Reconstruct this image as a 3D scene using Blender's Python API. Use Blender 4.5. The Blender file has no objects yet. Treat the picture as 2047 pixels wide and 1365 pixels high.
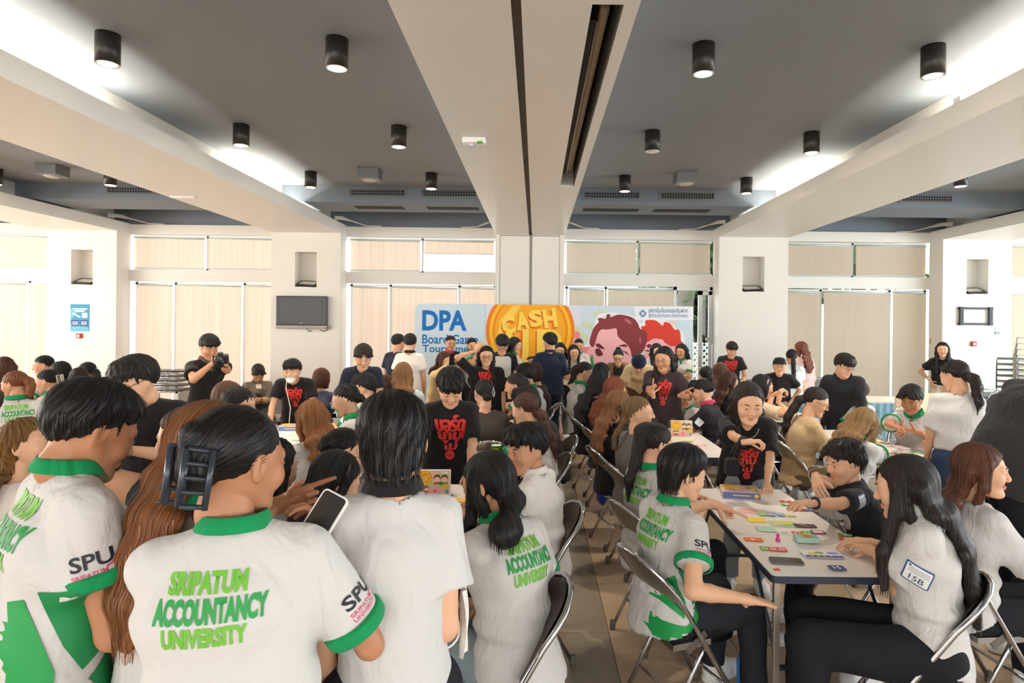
import bpy, bmesh, math, random
import numpy as np
from mathutils import Vector, Matrix
from mathutils.bvhtree import BVHTree
from mathutils.kdtree import KDTree
random.seed(7); rng = np.random.default_rng(7)
SC = bpy.context.scene; COL = SC.collection
# ------------------------------------------------------------------ camera
CAM_H, FPX, ROLL, PPX, PPY = 1.87, 1250.0, 0.0106, 1071.7, 645.0
cam_d = bpy.data.cameras.new('camera'); cam = bpy.data.objects.new('camera', cam_d); COL.objects.link(cam)
cr, sr = math.cos(ROLL), math.sin(ROLL)
CR = np.array([cr, 0, sr]); CU = np.array([-sr, 0, cr]); CF = np.array([0, 1.0, 0]); CP = np.array([0, 0, CAM_H])
cam.matrix_world = Matrix(((cr, -sr, 0, 0), (0, 0, -1, 0), (sr, cr, 0, CAM_H), (0, 0, 0, 1)))
cam_d.sensor_fit = 'HORIZONTAL'; cam_d.sensor_width = 36.0; cam_d.lens = FPX / 2047 * 36
cam_d.shift_x = (1023.5 - PPX) / 2047; cam_d.shift_y = (PPY - 682.5) / 2047
cam_d.clip_start = 0.05; cam_d.clip_end = 200
SC.camera = cam
def px(u, v, Y=None, z=None):
    d = CF * FPX + CR * (u - PPX) - CU * (v - PPY)
    if Y is not None: t = Y / d[1]
    else: t = (z - CAM_H) / d[2]
    return CP + d * t
# ------------------------------------------------------------------ world, light, exposure
SC.view_settings.view_transform = 'Standard'; SC.view_settings.look = 'None'
SC.view_settings.gamma = 1.0; SC.view_settings.use_curve_mapping = False
SC.view_settings.exposure = 0.46
W = bpy.data.worlds.new('sky'); SC.world = W; W.use_nodes = True
nt = W.node_tree; bg = nt.nodes['Background']
tc = nt.nodes.new('ShaderNodeTexCoord'); sx = nt.nodes.new('ShaderNodeSeparateXYZ'); rp = nt.nodes.new('ShaderNodeValToRGB')
nt.links.new(tc.outputs['Generated'], sx.inputs[0]); nt.links.new(sx.outputs['Z'], rp.inputs[0]); nt.links.new(rp.outputs[0], bg.inputs[0])
rp.color_ramp.elements[0].position = 0.0; rp.color_ramp.elements[0].color = (1.0, .96, .90, 1)
rp.color_ramp.elements[1].position = 0.6; rp.color_ramp.elements[1].color = (.80, .90, 1.0, 1)
bg.inputs[1].default_value = 3.3
def light(name, kind, loc, rot, energy, color, **kw):
    l = bpy.data.lights.new(name, kind); l.energy = energy; l.color = color
    for k, v in kw.items(): setattr(l, k, v)
    o = bpy.data.objects.new(name, l); o.location = loc; o.rotation_euler = rot; COL.objects.link(o); return o
R = math.radians
sun = light('sun', 'SUN', (-6, 30, 20), (R(-38), R(-28), 0), 2.2, (1, .93, .82), angle=R(1.2))
# daylight through the windows of the rear and side walls (behind the photographer)
light('rear_window_daylight', 'AREA', (-1, -5.2, 2.3), (R(90), 0, 0), 95, (1, .98, .95), shape='RECTANGLE', size=16, size_y=2.6)
light('left_window_daylight', 'AREA', (-13.2, 5, 2.2), (0, R(-90), 0), 430, (1, .88, .74), shape='RECTANGLE', size=2.4, size_y=12)
light('right_window_daylight', 'AREA', (13.2, 5, 2.2), (0, R(90), 0), 560, (.76, .92, 1), shape='RECTANGLE', size=2.4, size_y=12)
# ------------------------------------------------------------------ materials
def lin(c):
    c = [x / 255 for x in c]
    return tuple(x / 12.92 if x <= .04045 else ((x + .055) / 1.055) ** 2.4 for x in c) + (1,)
MATS = {}
def mat(name, col=(200, 200, 200), rough=.6, metal=0, spec=.5, bump=0, bscale=60, vary=0, vscale=6, emit=0, trans=0, coat=0, sheen=0):
    if name in MATS: return MATS[name]
    m = bpy.data.materials.new(name); m.use_nodes = True; n = m.node_tree.nodes; L = m.node_tree.links
    b = n['Principled BSDF']; c = lin(col)
    b.inputs['Base Color'].default_value = c; b.inputs['Roughness'].default_value = rough
    b.inputs['Metallic'].default_value = metal; b.inputs['Specular IOR Level'].default_value = spec
    if coat: b.inputs['Coat Weight'].default_value = coat
    if sheen: b.inputs['Sheen Weight'].default_value = sheen
    if emit:
        b.inputs['Emission Color'].default_value = c; b.inputs['Emission Strength'].default_value = emit
    if trans: b.inputs['Transmission Weight'].default_value = trans
    if bump or vary:
        t = n.new('ShaderNodeTexCoord')
        if bump:
            no = n.new('ShaderNodeTexNoise'); no.inputs['Scale'].default_value = bscale; no.inputs['Detail'].default_value = 3
            bu = n.new('ShaderNodeBump'); bu.inputs['Strength'].default_value = bump; bu.inputs['Distance'].default_value = .01
            L.new(t.outputs['Object'], no.inputs['Vector']); L.new(no.outputs[0], bu.inputs['Height']); L.new(bu.outputs[0], b.inputs['Normal'])
        if vary:
            n2 = n.new('ShaderNodeTexNoise'); n2.inputs['Scale'].default_value = vscale; n2.inputs['Detail'].default_value = 4
            mx = n.new('ShaderNodeMix'); mx.data_type = 'RGBA'
            mx.inputs['A'].default_value = tuple(x * (1 - vary) for x in c[:3]) + (1,); mx.inputs['B'].default_value = tuple(min(1, x * (1 + vary)) for x in c[:3]) + (1,)
            L.new(t.outputs['Object'], n2.inputs['Vector']); L.new(n2.outputs[0], mx.inputs['Factor']); L.new(mx.outputs['Result'], b.inputs['Base Color'])
    MATS[name] = m; return m
def hexname(c): return '%02x%02x%02x' % tuple(int(x) for x in c)
def cloth(c, kind='cloth'):
    nm = '%s_%s' % (kind, hexname(c))
    if nm in MATS: return MATS[nm]
    m = mat(nm, c, .88, spec=.2, bump=.10, bscale=420, sheen=.1); n = m.node_tree.nodes; L = m.node_tree.links
    b0 = next(x for x in n if x.type == 'BUMP'); t = next(x for x in n if x.type == 'TEX_COORD'); no = n.new('ShaderNodeTexNoise'); no.inputs['Scale'].default_value = 5.5; no.inputs['Detail'].default_value = 2.5; no.inputs['Distortion'].default_value = 1.6
    mp = n.new('ShaderNodeMapping'); mp.inputs['Scale'].default_value = (1.5, 1.5, .75); b1 = n.new('ShaderNodeBump'); b1.inputs['Strength'].default_value = .55; b1.inputs['Distance'].default_value = .035
    L.new(t.outputs['Object'], mp.inputs[0]); L.new(mp.outputs[0], no.inputs['Vector']); L.new(no.outputs[0], b1.inputs['Height']); L.new(b1.outputs[0], b0.inputs['Normal'])
    return m
def paper(c): return mat('print_' + hexname(c), c, .55, spec=.3)
def skin(c):
    nm = 'skin_' + hexname(c)
    if nm in MATS: return MATS[nm]
    m = mat(nm, c, .5, spec=.35, bump=.06, bscale=220)
    n = m.node_tree.nodes; L = m.node_tree.links; b = n['Principled BSDF']
    at = n.new('ShaderNodeAttribute'); at.attribute_name = 'lip'; mx = n.new('ShaderNodeMix'); mx.data_type = 'RGBA'
    l = lin(c); mx.inputs['A'].default_value = l; mx.inputs['B'].default_value = (l[0] * .86, l[1] * .60, l[2] * .60, 1)
    L.new(at.outputs['Fac'], mx.inputs['Factor']); L.new(mx.outputs['Result'], b.inputs['Base Color'])
    b.inputs['Subsurface Weight'].default_value = 0.0
    return m
def hairmat(c, c2=None):
    nm = 'hair_' + hexname(c) + (hexname(c2) if c2 else '')
    if nm in MATS: return MATS[nm]
    m = mat(nm, c, .42, spec=.35); n = m.node_tree.nodes; L = m.node_tree.links; b = n['Principled BSDF']
    at = n.new('ShaderNodeAttribute'); at.attribute_name = 'strand'
    no = n.new('ShaderNodeTexNoise'); no.inputs['Scale'].default_value = 26; no.inputs['Detail'].default_value = 4; no.inputs['Roughness'].default_value = .7
    L.new(at.outputs['Vector'], no.inputs['Vector'])
    rmp = n.new('ShaderNodeValToRGB'); l = lin(c); e = rmp.color_ramp.elements
    e[0].position = .36; e[0].color = tuple(x * .5 for x in l[:3]) + (1,)
    e[1].position = .68; e[1].color = (lin(c2) if c2 else tuple(min(1, x * 2.0 + .004) for x in l[:3]) + (1,))
    L.new(no.outputs[0], rmp.inputs[0]); L.new(rmp.outputs[0], b.inputs['Base Color'])
    bu = n.new('ShaderNodeBump'); bu.inputs['Strength'].default_value = 1.; bu.inputs['Distance'].default_value = .008
    L.new(no.outputs[0], bu.inputs['Height']); L.new(bu.outputs[0], b.inputs['Normal'])
    return m
CHROME = mat('chrome', (205, 205, 208), .13, 1)
STEEL = mat('steel', (150, 146, 140), .3, 1)
VINYL = mat('brown_vinyl', (66, 50, 46), .38, spec=.5, bump=.15, bscale=240)
CHBACK = mat('chair_back_steel', (150, 138, 124), .3, .75)
RUBBER = mat('rubber', (92, 84, 78), .8)
BLACK = mat('black_plastic', (26, 26, 28), .4)
DARK = mat('dark_metal', (40, 42, 46), .45, .3)
WHITEPL = mat('white_plastic', (235, 235, 232), .4)
# ------------------------------------------------------------------ mesh helpers
def mesh_np(name, V, F, m, parent=None, smooth=True, mats=None, fmat=None):
    V = np.asarray(V, np.float32); me = bpy.data.meshes.new(name)
    if isinstance(F, np.ndarray):
        n, k = F.shape; me.vertices.add(len(V)); me.vertices.foreach_set('co', V.ravel())
        me.loops.add(n * k); me.loops.foreach_set('vertex_index', F.astype(np.int32).ravel())
        me.polygons.add(n); me.polygons.foreach_set('loop_start', np.arange(0, n * k, k, dtype=np.int32)); me.polygons.foreach_set('loop_total', np.full(n, k, np.int32))
        if smooth: me.polygons.foreach_set('use_smooth', np.ones(n, bool))
        me.update(calc_edges=True)
    else:
        me.from_pydata([tuple(map(float, v)) for v in V], [], [tuple(f) for f in F])
        if smooth: me.polygons.foreach_set('use_smooth', np.ones(len(F), bool))
    for mm in (mats or [m]): me.materials.append(mm)
    if fmat is not None: me.polygons.foreach_set('material_index', np.asarray(fmat, np.int32))
    return link(name, me, parent)
def link(name, me, parent=None):
    o = bpy.data.objects.new(name, me); COL.objects.link(o)
    if parent is not None: o.parent = parent
    return o
def tag(o, label=None, cat=None, group=None, kind=None):
    if label: o['label'] = label
    if cat: o['category'] = cat
    if group: o['group'] = group
    if kind: o['kind'] = kind
    return o
def empty(name, loc, rz=0, label=None, cat=None, group=None):
    o = bpy.data.objects.new(name, None); o.empty_display_size = .05; o.location = tuple(map(float, loc)); o.rotation_euler = (0, 0, rz); COL.objects.link(o)
    return tag(o, label, cat, group)
class MB:
    """collects simple shapes of ONE part"""
    def __init__(s): s.V = []; s.F = []; s.S = []
    def add(s, V, F, sm=False):
        n = len(s.V); s.V += [tuple(map(float, v)) for v in V]; s.F += [tuple(i + n for i in f) for f in F]; s.S += [sm] * len(F); return s
    def box(s, c, d, M=None, bev=0):
        x, y, z = d[0] / 2, d[1] / 2, d[2] / 2
        if bev:
            b = min(bev, x * .9, y * .9, z * .9); P = []
            bm = bmesh.new(); bmesh.ops.create_cube(bm, size=1)
            for v in bm.verts: v.co = Vector((v.co.x * 2 * x, v.co.y * 2 * y, v.co.z * 2 * z))
            bmesh.ops.bevel(bm, geom=list(bm.edges), offset=b, segments=2, affect='EDGES', profile=.6)
            bm.verts.index_update(); V = [tuple(v.co) for v in bm.verts]; F = [[v.index for v in f.verts] for f in bm.faces]; bm.free()
        else:
            V = [(i * x, j * y, k * z) for i in (-1, 1) for j in (-1, 1) for k in (-1, 1)]
            F = [(0, 1, 3, 2), (4, 6, 7, 5), (0, 4, 5, 1), (2, 3, 7, 6), (0, 2, 6, 4), (1, 5, 7, 3)]
        V = [Vector(v) for v in V]
        if M is not None: V = [M @ v for v in V]
        return s.add([(v.x + c[0], v.y + c[1], v.z + c[2]) for v in V], F)
    def b2(s, lo, hi, bev=0):
        return s.box([(a + b) / 2 for a, b in zip(lo, hi)], [abs(b - a) for a, b in zip(lo, hi)], None, bev)
    def tube(s, pts, r, n=10, cap=True, closed=False):
        P = [np.array(p, float) for p in pts]; m = len(P); rr = r if hasattr(r, '__len__') else [r] * m
        V = []; F = []; u = None
        for i in range(m):
            a = P[i - 1] if (i > 0 or closed) else P[i]; b = P[(i + 1) % m] if (i < m - 1 or closed) else P[i]
            t = b - a; t = t / (np.linalg.norm(t) + 1e-9)
            if u is None:
                u = np.cross(t, (0, 0, 1.0))
                if np.linalg.norm(u) < .1: u = np.cross(t, (1.0, 0, 0))
            u = u - t * (u @ t); u = u / (np.linalg.norm(u) + 1e-9); w = np.cross(t, u)
            for k in range(n):
                q = 2 * math.pi * k / n; V.append(P[i] + rr[i] * (u * math.cos(q) + w * math.sin(q)))
        for i in range(m if closed else m - 1):
            j = (i + 1) % m
            for k in range(n): F.append((i * n + k, i * n + (k + 1) % n, j * n + (k + 1) % n, j * n + k))
        if cap and not closed: F.append(tuple(range(n))[::-1]); F.append(tuple(range((m - 1) * n, m * n)))
        return s.add(V, F, True)
    def lathe(s, c, prof, n=24, axis=(0, 0, 1), cap=True):
        z = Vector(axis).normalized(); q = z.to_track_quat('Z', 'Y'); V = []; F = []
        for r, h in prof:
            for k in range(n):
                a = 2 * math.pi * k / n; v = q @ Vector((r * math.cos(a), r * math.sin(a), h)); V.append((v.x + c[0], v.y + c[1], v.z + c[2]))
        for i in range(len(prof) - 1):
            for k in range(n): F.append((i * n + k, i * n + (k + 1) % n, (i + 1) * n + (k + 1) % n, (i + 1) * n + k))
        if cap: F.append(tuple(range(n))[::-1]); F.append(tuple(range((len(prof) - 1) * n, len(prof) * n)))
        return s.add(V, F, True)
    def prism(s, poly, z0, z1, M=None):
        n = len(poly); V = [(x, y, z0) for x, y in poly] + [(x, y, z1) for x, y in poly]
        F = [tuple(range(n))[::-1], tuple(range(n, 2 * n))] + [(i, (i + 1) % n, n + (i + 1) % n, n + i) for i in range(n)]
        if M is not None: V = [tuple(M @ Vector(v)) for v in V]
        return s.add(V, F)
    def build(s, name, m, parent=None, smooth=None):
        me = bpy.data.meshes.new(name); me.from_pydata(s.V, [], s.F); me.materials.append(m)
        me.polygons.foreach_set('use_smooth', [(x if smooth is None else smooth) for x in s.S]); me.update()
        return link(name, me, parent)
def rounded(w, h, r, n=5, cx=0, cy=0):
    out = []
    for sx_, sy_, a0 in ((1, 1, 0), (-1, 1, 90), (-1, -1, 180), (1, -1, 270)):
        for i in range(n + 1):
            a = math.radians(a0 + 90 * i / n); out.append((cx + sx_ * (w / 2 - r) + r * math.cos(a), cy + sy_ * (h / 2 - r) + r * math.sin(a)))
    return out
def circle(cx, cy, r, n=24, ry=None):
    return [(cx + r * math.cos(2 * math.pi * i / n), cy + (ry or r) * math.sin(2 * math.pi * i / n)) for i in range(n)]
def copy_tree(o, parent=None):
    c = o.copy(); COL.objects.link(c)
    if parent is not None: c.parent = parent
    for ch in list(o.children): copy_tree(ch, c)
    return c
# ------------------------------------------------------------------ flat print (lettering and pictures)
def text_mesh(s, bold=0., space=1.):
    """outline text as (verts2d, faces); normalised so that width and height are known"""
    c = bpy.data.curves.new('lettering', 'FONT'); c.body = s; c.resolution_u = 3; c.offset = bold; c.space_character = space; c.align_x = 'CENTER'
    o = bpy.data.objects.new('lettering', c); COL.objects.link(o)
    me = bpy.data.meshes.new_from_object(o.evaluated_get(bpy.context.evaluated_depsgraph_get()))
    V = np.array([v.co[:2] for v in me.vertices]); F = [tuple(p.vertices) for p in me.polygons]
    bpy.data.objects.remove(o); bpy.data.curves.remove(c); bpy.data.meshes.remove(me)
    return V, F
TXT = {}
def text_fit(s, cx, cy, w=None, h=None, bold=0., warp=None):
    """fit text in a box of width w and height h centred on (cx,cy)"""
    k = (s, bold)
    if k not in TXT: TXT[k] = text_mesh(s, bold)
    V, F = TXT[k]; lo, hi = V.min(0), V.max(0); d = hi - lo
    sx_, sy_ = (w / d[0] if w else None), (h / d[1] if h else None)
    sx_ = sx_ or sy_; sy_ = sy_ or sx_
    Q = (V - (lo + hi) / 2) * (sx_, sy_) + (cx, cy)
    if warp is not None: Q = warp(Q)
    return Q, F
def flat_print(name, items, O, X, Y, m, parent, off=.0008):
    """items: list of (V2,F); laid on plane O + x X + y Y, lifted by off along the plane's normal"""
    O, X, Y = (np.array(a, float) for a in (O, X, Y)); N = np.cross(X, Y); N /= np.linalg.norm(N)
    V = []; F = []
    for v2, f in items:
        n = len(V); V += [O + p[0] * X + p[1] * Y + N * off for p in v2]; F += [tuple(i + n for i in q) for q in f]
    return mesh_np(name, np.array(V), F, m, parent, smooth=False)
def poly(pts): return np.array(pts, float), [tuple(range(len(pts)))]
def wrap_print(name, items, bvh, O, X, Y, D, m, parent, off=.0025, step=.02, maxd=.9):
    """project a print along D onto a surface (bvh); cut into a fine grid so that it follows the surface"""
    O, X, Y, D = (Vector(tuple(map(float, a))) for a in (O, X, Y, D)); D.normalize()
    bm = bmesh.new()
    for v2, f in items:
        vs = [bm.verts.new((p[0], p[1], 0)) for p in v2]
        for q in f:
            try: bm.faces.new([vs[i] for i in q])
            except ValueError: pass
    if not bm.verts: bm.free(); return None
    for ax in (0, 1):
        c = [v.co[ax] for v in bm.verts]; a, b = min(c), max(c); k = math.floor(a / step) + 1
        while k * step < b:
            co = [0, 0, 0]; no = [0, 0, 0]; co[ax] = k * step; no[ax] = 1
            bmesh.ops.bisect_plane(bm, geom=bm.verts[:] + bm.edges[:] + bm.faces[:], plane_co=co, plane_no=no); k += 1
    dead = []
    for v in bm.verts:
        p = O + X * v.co.x + Y * v.co.y; hit, nn, i, d = bvh.ray_cast(p, D, maxd)
        if hit is None: dead.append(v)
        else: v.co = hit - D * off
    bmesh.ops.delete(bm, geom=dead, context='VERTS')
    if not bm.faces: bm.free(); return None
    me = bpy.data.meshes.new(name); bm.to_mesh(me); bm.free(); me.materials.append(m); me.polygons.foreach_set('use_smooth', [True] * len(me.polygons))
    return link(name, me, parent)
# ------------------------------------------------------------------ room
ZB, ZC, YC, YW = 3.68, 4.20, 12.9, 13.35
CW = 1.4265
XC = [-.144 + (i - 2) * 4.619 for i in range(5)]
def struct(o): o['kind'] = 'structure'; return o
def marble(name, c1, c2, tiles=False):
    m = bpy.data.materials.new(name); m.use_nodes = True; n = m.node_tree.nodes; L = m.node_tree.links; b = n['Principled BSDF']
    g = n.new('ShaderNodeNewGeometry')
    no = n.new('ShaderNodeTexNoise'); no.inputs['Scale'].default_value = 1.6; no.inputs['Detail'].default_value = 9; no.inputs['Roughness'].default_value = .62; no.inputs['Distortion'].default_value = .6
    r1 = n.new('ShaderNodeValToRGB'); r1.color_ramp.elements[0].position = .3; r1.color_ramp.elements[0].color = lin(c1); r1.color_ramp.elements[1].position = .72; r1.color_ramp.elements[1].color = lin(c2)
    wv = n.new('ShaderNodeTexWave'); wv.inputs['Scale'].default_value = .7; wv.inputs['Distortion'].default_value = 9; wv.inputs['Detail'].default_value = 3; wv.inputs['Detail Scale'].default_value = 1.3; wv.bands_direction = 'DIAGONAL'
    r2 = n.new('ShaderNodeValToRGB'); r2.color_ramp.elements[0].position = .992; r2.color_ramp.elements[0].color = (0, 0, 0, 1); r2.color_ramp.elements[1].position = 1.0; r2.color_ramp.elements[1].color = (.2, .2, .2, 1)
    mx = n.new('ShaderNodeMix'); mx.data_type = 'RGBA'; mx.inputs['B'].default_value = lin((214, 196, 172))
    L.new(g.outputs['Position'], no.inputs['Vector']); L.new(g.outputs['Position'], wv.inputs['Vector']); L.new(no.outputs[0], r1.inputs[0]); L.new(wv.outputs[1], r2.inputs[0])
    L.new(r2.outputs[0], mx.inputs['Factor']); L.new(r1.outputs[0], mx.inputs['A'])
    L.new(mx.outputs['Result'], b.inputs['Base Color'])
    b.inputs['Roughness'].default_value = .24; b.inputs['Specular IOR Level'].default_value = .5
    return m
TILE_L = marble('floor_marble', (160, 136, 110), (196, 172, 144)); TILE_D = marble('floor_marble_dark', (126, 114, 98), (154, 141, 122))
GROUT = mat('floor_grout', (128, 106, 84), .5)
fl = struct(MB().b2((-13.5, -5.5, -.03), (13.5, 13.4, -.012)).build('floor', TILE_L))
TP, TX0, TY0 = .715, .46, 3.78
tm = {}
for k_, mm in (('l', TILE_L), ('d', TILE_D)):
    t = MB().box((0, 0, -.006), (TP - .004, TP - .004, .012), None, .0015).build('tile', mm, fl, smooth=False); tm[k_] = t
first = {'l': True, 'd': True}
for i in range(-5, 9):
    for j in range(-3, 14):
        k_ = 'd' if i == -1 else 'l'
        if first[k_]: o = tm[k_]; first[k_] = False
        else: o = tm[k_].copy(); COL.objects.link(o)
        o.location = (TX0 + (i + .5) * TP, TY0 + (j + .5) * TP, 0)
WALLM = mat('white_wall_paint', (228, 224, 216), .42, bump=.03, bscale=30, vary=.02, vscale=1.5)
BEAMM = mat('white_beam_paint', (222, 219, 212), .33, vary=.02, vscale=2)
CEILM = mat('grey_ceiling_paint', (138, 144, 152), .8, bump=.08, bscale=90, vary=.05, vscale=.7)
SOFM = mat('blue_grey_soffit_paint', (118, 128, 140), .7, vary=.04, vscale=1)
struct(MB().b2((-13.5, -5.5, ZC), (13.5, 13.5, ZC + .1)).build('ceiling', CEILM))
# rear and side walls (with window openings where the daylight comes in)
m = MB(); m.b2((-13.5, -5.6, 0), (13.5, -5.5, .9)).b2((-13.5, -5.6, 3.7), (13.5, -5.5, ZC))
for x in (-13.4, -9, -4.5, 0, 4.5, 9, 13.4): m.b2((x - .25, -5.6, .9), (x + .25, -5.5, 3.7))
struct(m.build('wall_rear', WALLM))
for sx_, nm in ((-1, 'wall_left'), (1, 'wall_right')):
    m = MB(); X0, X1 = sx_ * 13.5, sx_ * 13.6
    m.b2((X0, -5.5, 0), (X1, 13.5, .8)).b2((X0, -5.5, 3.6), (X1, 13.5, ZC))
    for y in (-5.2, -1, 3, 7, 11, 13.3): m.b2((X0, y - .2, .8), (X1, y + .2, 3.6))
    struct(m.build(nm, WALLM))
# columns with a niche
NW, NZ0, NZ1 = .45, 2.56, 3.28
for i, x in enumerate(XC):
    m = MB(); a, b = x - CW / 2, x + CW / 2
    if i == 2:
        m.b2((a, YC, 0), (x - .0, YW, ZB)) if False else None
        m.b2((a, YC, 0), (x - .01, YW, ZB)).b2((x + .05, YC, 0), (b, YW, ZB)).b2((x - .01, YC + .05, 0), (x + .05, YW, ZB))
        o = struct(m.build('column', WALLM))
        s_ = MB().b2((x - .01, YC + .012, 0), (x + .05, YC + .05, ZB)).build('joint_strip', mat('joint_grey', (150, 148, 142), .6), o)
        k = MB()
        for xx in (a + .1, b - .1): k.b2((xx - .004, YC - .003, 0), (xx + .004, YC + .01, ZB - .02))
        k.b2((a + .1, YC - .003, ZB - .025), (b - .1, YC + .01, ZB - .012)); k.build('panel_joint', mat('joint_dark', (96, 96, 94), .7), o)
    else:
        p, q = x - NW / 2, x + NW / 2
        m.b2((a, YC, 0), (p, YW, ZB)).b2((q, YC, 0), (b, YW, ZB)).b2((p, YC, 0), (q, YW, NZ0)).b2((p, YC, NZ1), (q, YW, ZB)).b2((p, YC + .33, NZ0), (q, YW, NZ1))
        struct(m.build('column', WALLM))
# beams: hollow troughs with cove lips, the centre one split by an expansion joint and with a slot for the screen
for i, x in enumerate(XC):
    a, b = x - CW / 2, x + CW / 2; m = MB(); y0, y1 = -5.4, YW
    if i == 2:
        m.b2((a, y0, ZB), (x - .02, y1, ZC)); sx0, sx1, sy0, sy1 = .30, .48, 3.55, 8.3
        m.b2((x + .04, y0, ZB), (sx0, y1, ZC)).b2((sx1, y0, ZB), (b, y1, ZC)).b2((sx0, y0, ZB), (sx1, sy0, ZC)).b2((sx0, sy1, ZB), (sx1, y1, ZC)).b2((sx0, sy0, ZC - .12), (sx1, sy1, ZC)).b2((x - .02, y0, ZB + .06), (x + .04, y1, ZC))
        o = struct(m.build('beam', BEAMM))
        MB().b2((x - .02, y0, ZB + .03), (x + .04, y1, ZB + .06)).build('joint_strip', mat('joint_brown', (84, 74, 64), .7), o)
        k = MB(); k.b2((sx0 + .002, sy0 + .002, ZB + .03), (sx0 + .006, sy1 - .002, ZC - .13)).b2((sx1 - .006, sy0 + .002, ZB + .002), (sx1 - .002, sy1 - .002, ZC - .13)).b2((sx0, sy0 + .002, ZC - .135), (sx1, sy1, ZC - .122)); k.build('slot_lining', mat('slot_lining', (70, 64, 58), .8), o)
    else:
        m.b2((a, y0, ZB), (b, y1, ZB + .05)).b2((a, y0, ZB + .05), (a + .04, y1, ZB + .21)).b2((b - .04, y0, ZB + .05), (b, y1, ZB + .21)).b2((a + .36, y0, ZB + .05), (b - .36, y1, ZC))
        struct(m.build('beam', BEAMM))
# rear soffit with the air ducts, wall above the windows, header and transom bars
SY0, SY1, SZ = 10.8, 11.75, 3.92
for n_, (x0, x1) in enumerate([(-13.4, XC[0] - CW / 2 + .36)] + [(XC[i] + CW / 2 - (.36 if i != 2 else 0), XC[i + 1] - CW / 2 + (.36 if i != 1 else 0)) for i in range(4)] + [(XC[4] + CW / 2 - .36, 13.4)]):
    struct(MB().b2((x0, SY0, SZ), (x1, SY1, ZC)).build('trim_%d' % (n_ + 1), SOFM))
struct(MB().b2((-13.5, YW, 3.87), (13.5, YW + .15, ZC)).build('wall_back', SOFM))
struct(MB().b2((-13.5, YW - .06, 3.66), (13.5, YW + .15, 3.87)).build('trim_11', WALLM))
struct(MB().b2((-13.5, YW - .04, 2.67), (13.5, YW + .15, 2.91)).build('trim_12', WALLM))
# ------------------------------------------------------------------ windows, glass and blinds
glm = bpy.data.materials.new('window_glass'); glm.use_nodes = True; n = glm.node_tree.nodes; L = glm.node_tree.links; n.remove(n['Principled BSDF'])
tr = n.new('ShaderNodeBsdfTransparent'); tr.inputs[0].default_value = (.93, .97, .96, 1); gl = n.new('ShaderNodeBsdfGlossy'); gl.inputs['Roughness'].default_value = .02
fr = n.new('ShaderNodeFresnel'); ms = n.new('ShaderNodeMixShader'); L.new(fr.outputs[0], ms.inputs[0]); L.new(tr.outputs[0], ms.inputs[1]); L.new(gl.outputs[0], ms.inputs[2]); L.new(ms.outputs[0], n['Material Output'].inputs[0])
def blind_mat(name, c, t, streak):
    m = bpy.data.materials.new(name); m.use_nodes = True; n = m.node_tree.nodes; L = m.node_tree.links; n.remove(n['Principled BSDF'])
    tc = n.new('ShaderNodeNewGeometry'); mp = n.new('ShaderNodeMapping'); mp.inputs['Scale'].default_value = (28, 1, .5)
    no = n.new('ShaderNodeTexNoise'); no.inputs['Scale'].default_value = 1.0; no.inputs['Detail'].default_value = 3
    L.new(tc.outputs['Position'], mp.inputs[0]); L.new(mp.outputs[0], no.inputs['Vector'])
    rp = n.new('ShaderNodeValToRGB'); e = rp.color_ramp.elements; l = lin(c)
    e[0].position = .35; e[0].color = tuple(x * (1 - streak) for x in l[:3]) + (1,); e[1].position = .65; e[1].color = l
    L.new(no.outputs[0], rp.inputs[0])
    td = n.new('ShaderNodeBsdfTranslucent'); df = n.new('ShaderNodeBsdfDiffuse'); ms = n.new('ShaderNodeMixShader'); ms.inputs[0].default_value = t
    L.new(rp.outputs[0], td.inputs[0]); L.new(rp.outputs[0], df.inputs[0]); L.new(df.outputs[0], ms.inputs[1]); L.new(td.outputs[0], ms.inputs[2]); L.new(ms.outputs[0], n['Material Output'].inputs[0])
    return m
BL_W = blind_mat('blind_fabric_sunlit_tone', (248, 222, 204), .44, .10); BL_G = blind_mat('blind_fabric_shaded_tone', (222, 206, 186), .30, .04)  # one blind fabric; sun glow on the left, shade on the right, put into its colour
BAYS = [(-13.4, XC[0] - CW / 2, 'window bay left of the poster column', BL_W), (XC[0] + CW / 2, XC[1] - CW / 2, 'window bay between poster column and television column', BL_W), (XC[1] + CW / 2, XC[2] - CW / 2, 'window bay right of the television column', BL_W),
        (XC[2] + CW / 2, XC[3] - CW / 2, 'window bay above the backdrop right half', BL_G), (XC[3] + CW / 2, XC[4] - CW / 2, 'window bay left of the bracket column', BL_G), (XC[4] + CW / 2, 13.4, 'window bay right of the bracket column', BL_G)]
FRM = mat('window_frame_white', (222, 224, 224), .4); RAIL = mat('blind_rail', (196, 204, 200), .4)
def blind(x0, x1, z0, z1, y, mm, label, grp):
    e = empty('roller_blind', ((x0 + x1) / 2, y, z0), 0, label, 'blind', grp); w = x1 - x0; h = z1 - z0
    nx = 9; V = [(-w / 2 + w * i / (nx - 1), .004 * math.sin(i * 1.9 + x0), zz) for zz in (0, h) for i in range(nx)]
    mesh_np('fabric', V, [(i, i + 1, nx + i + 1, nx + i) for i in range(nx - 1)], mm, e, smooth=True)
    MB().box((0, 0, -.008), (w, .016, .018)).build('bottom_rail', RAIL, e)
    MB().tube([(-w / 2, .0, h + .02), (w / 2, .0, h + .005)], .018, 8).build('roller', RAIL, e)
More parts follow.
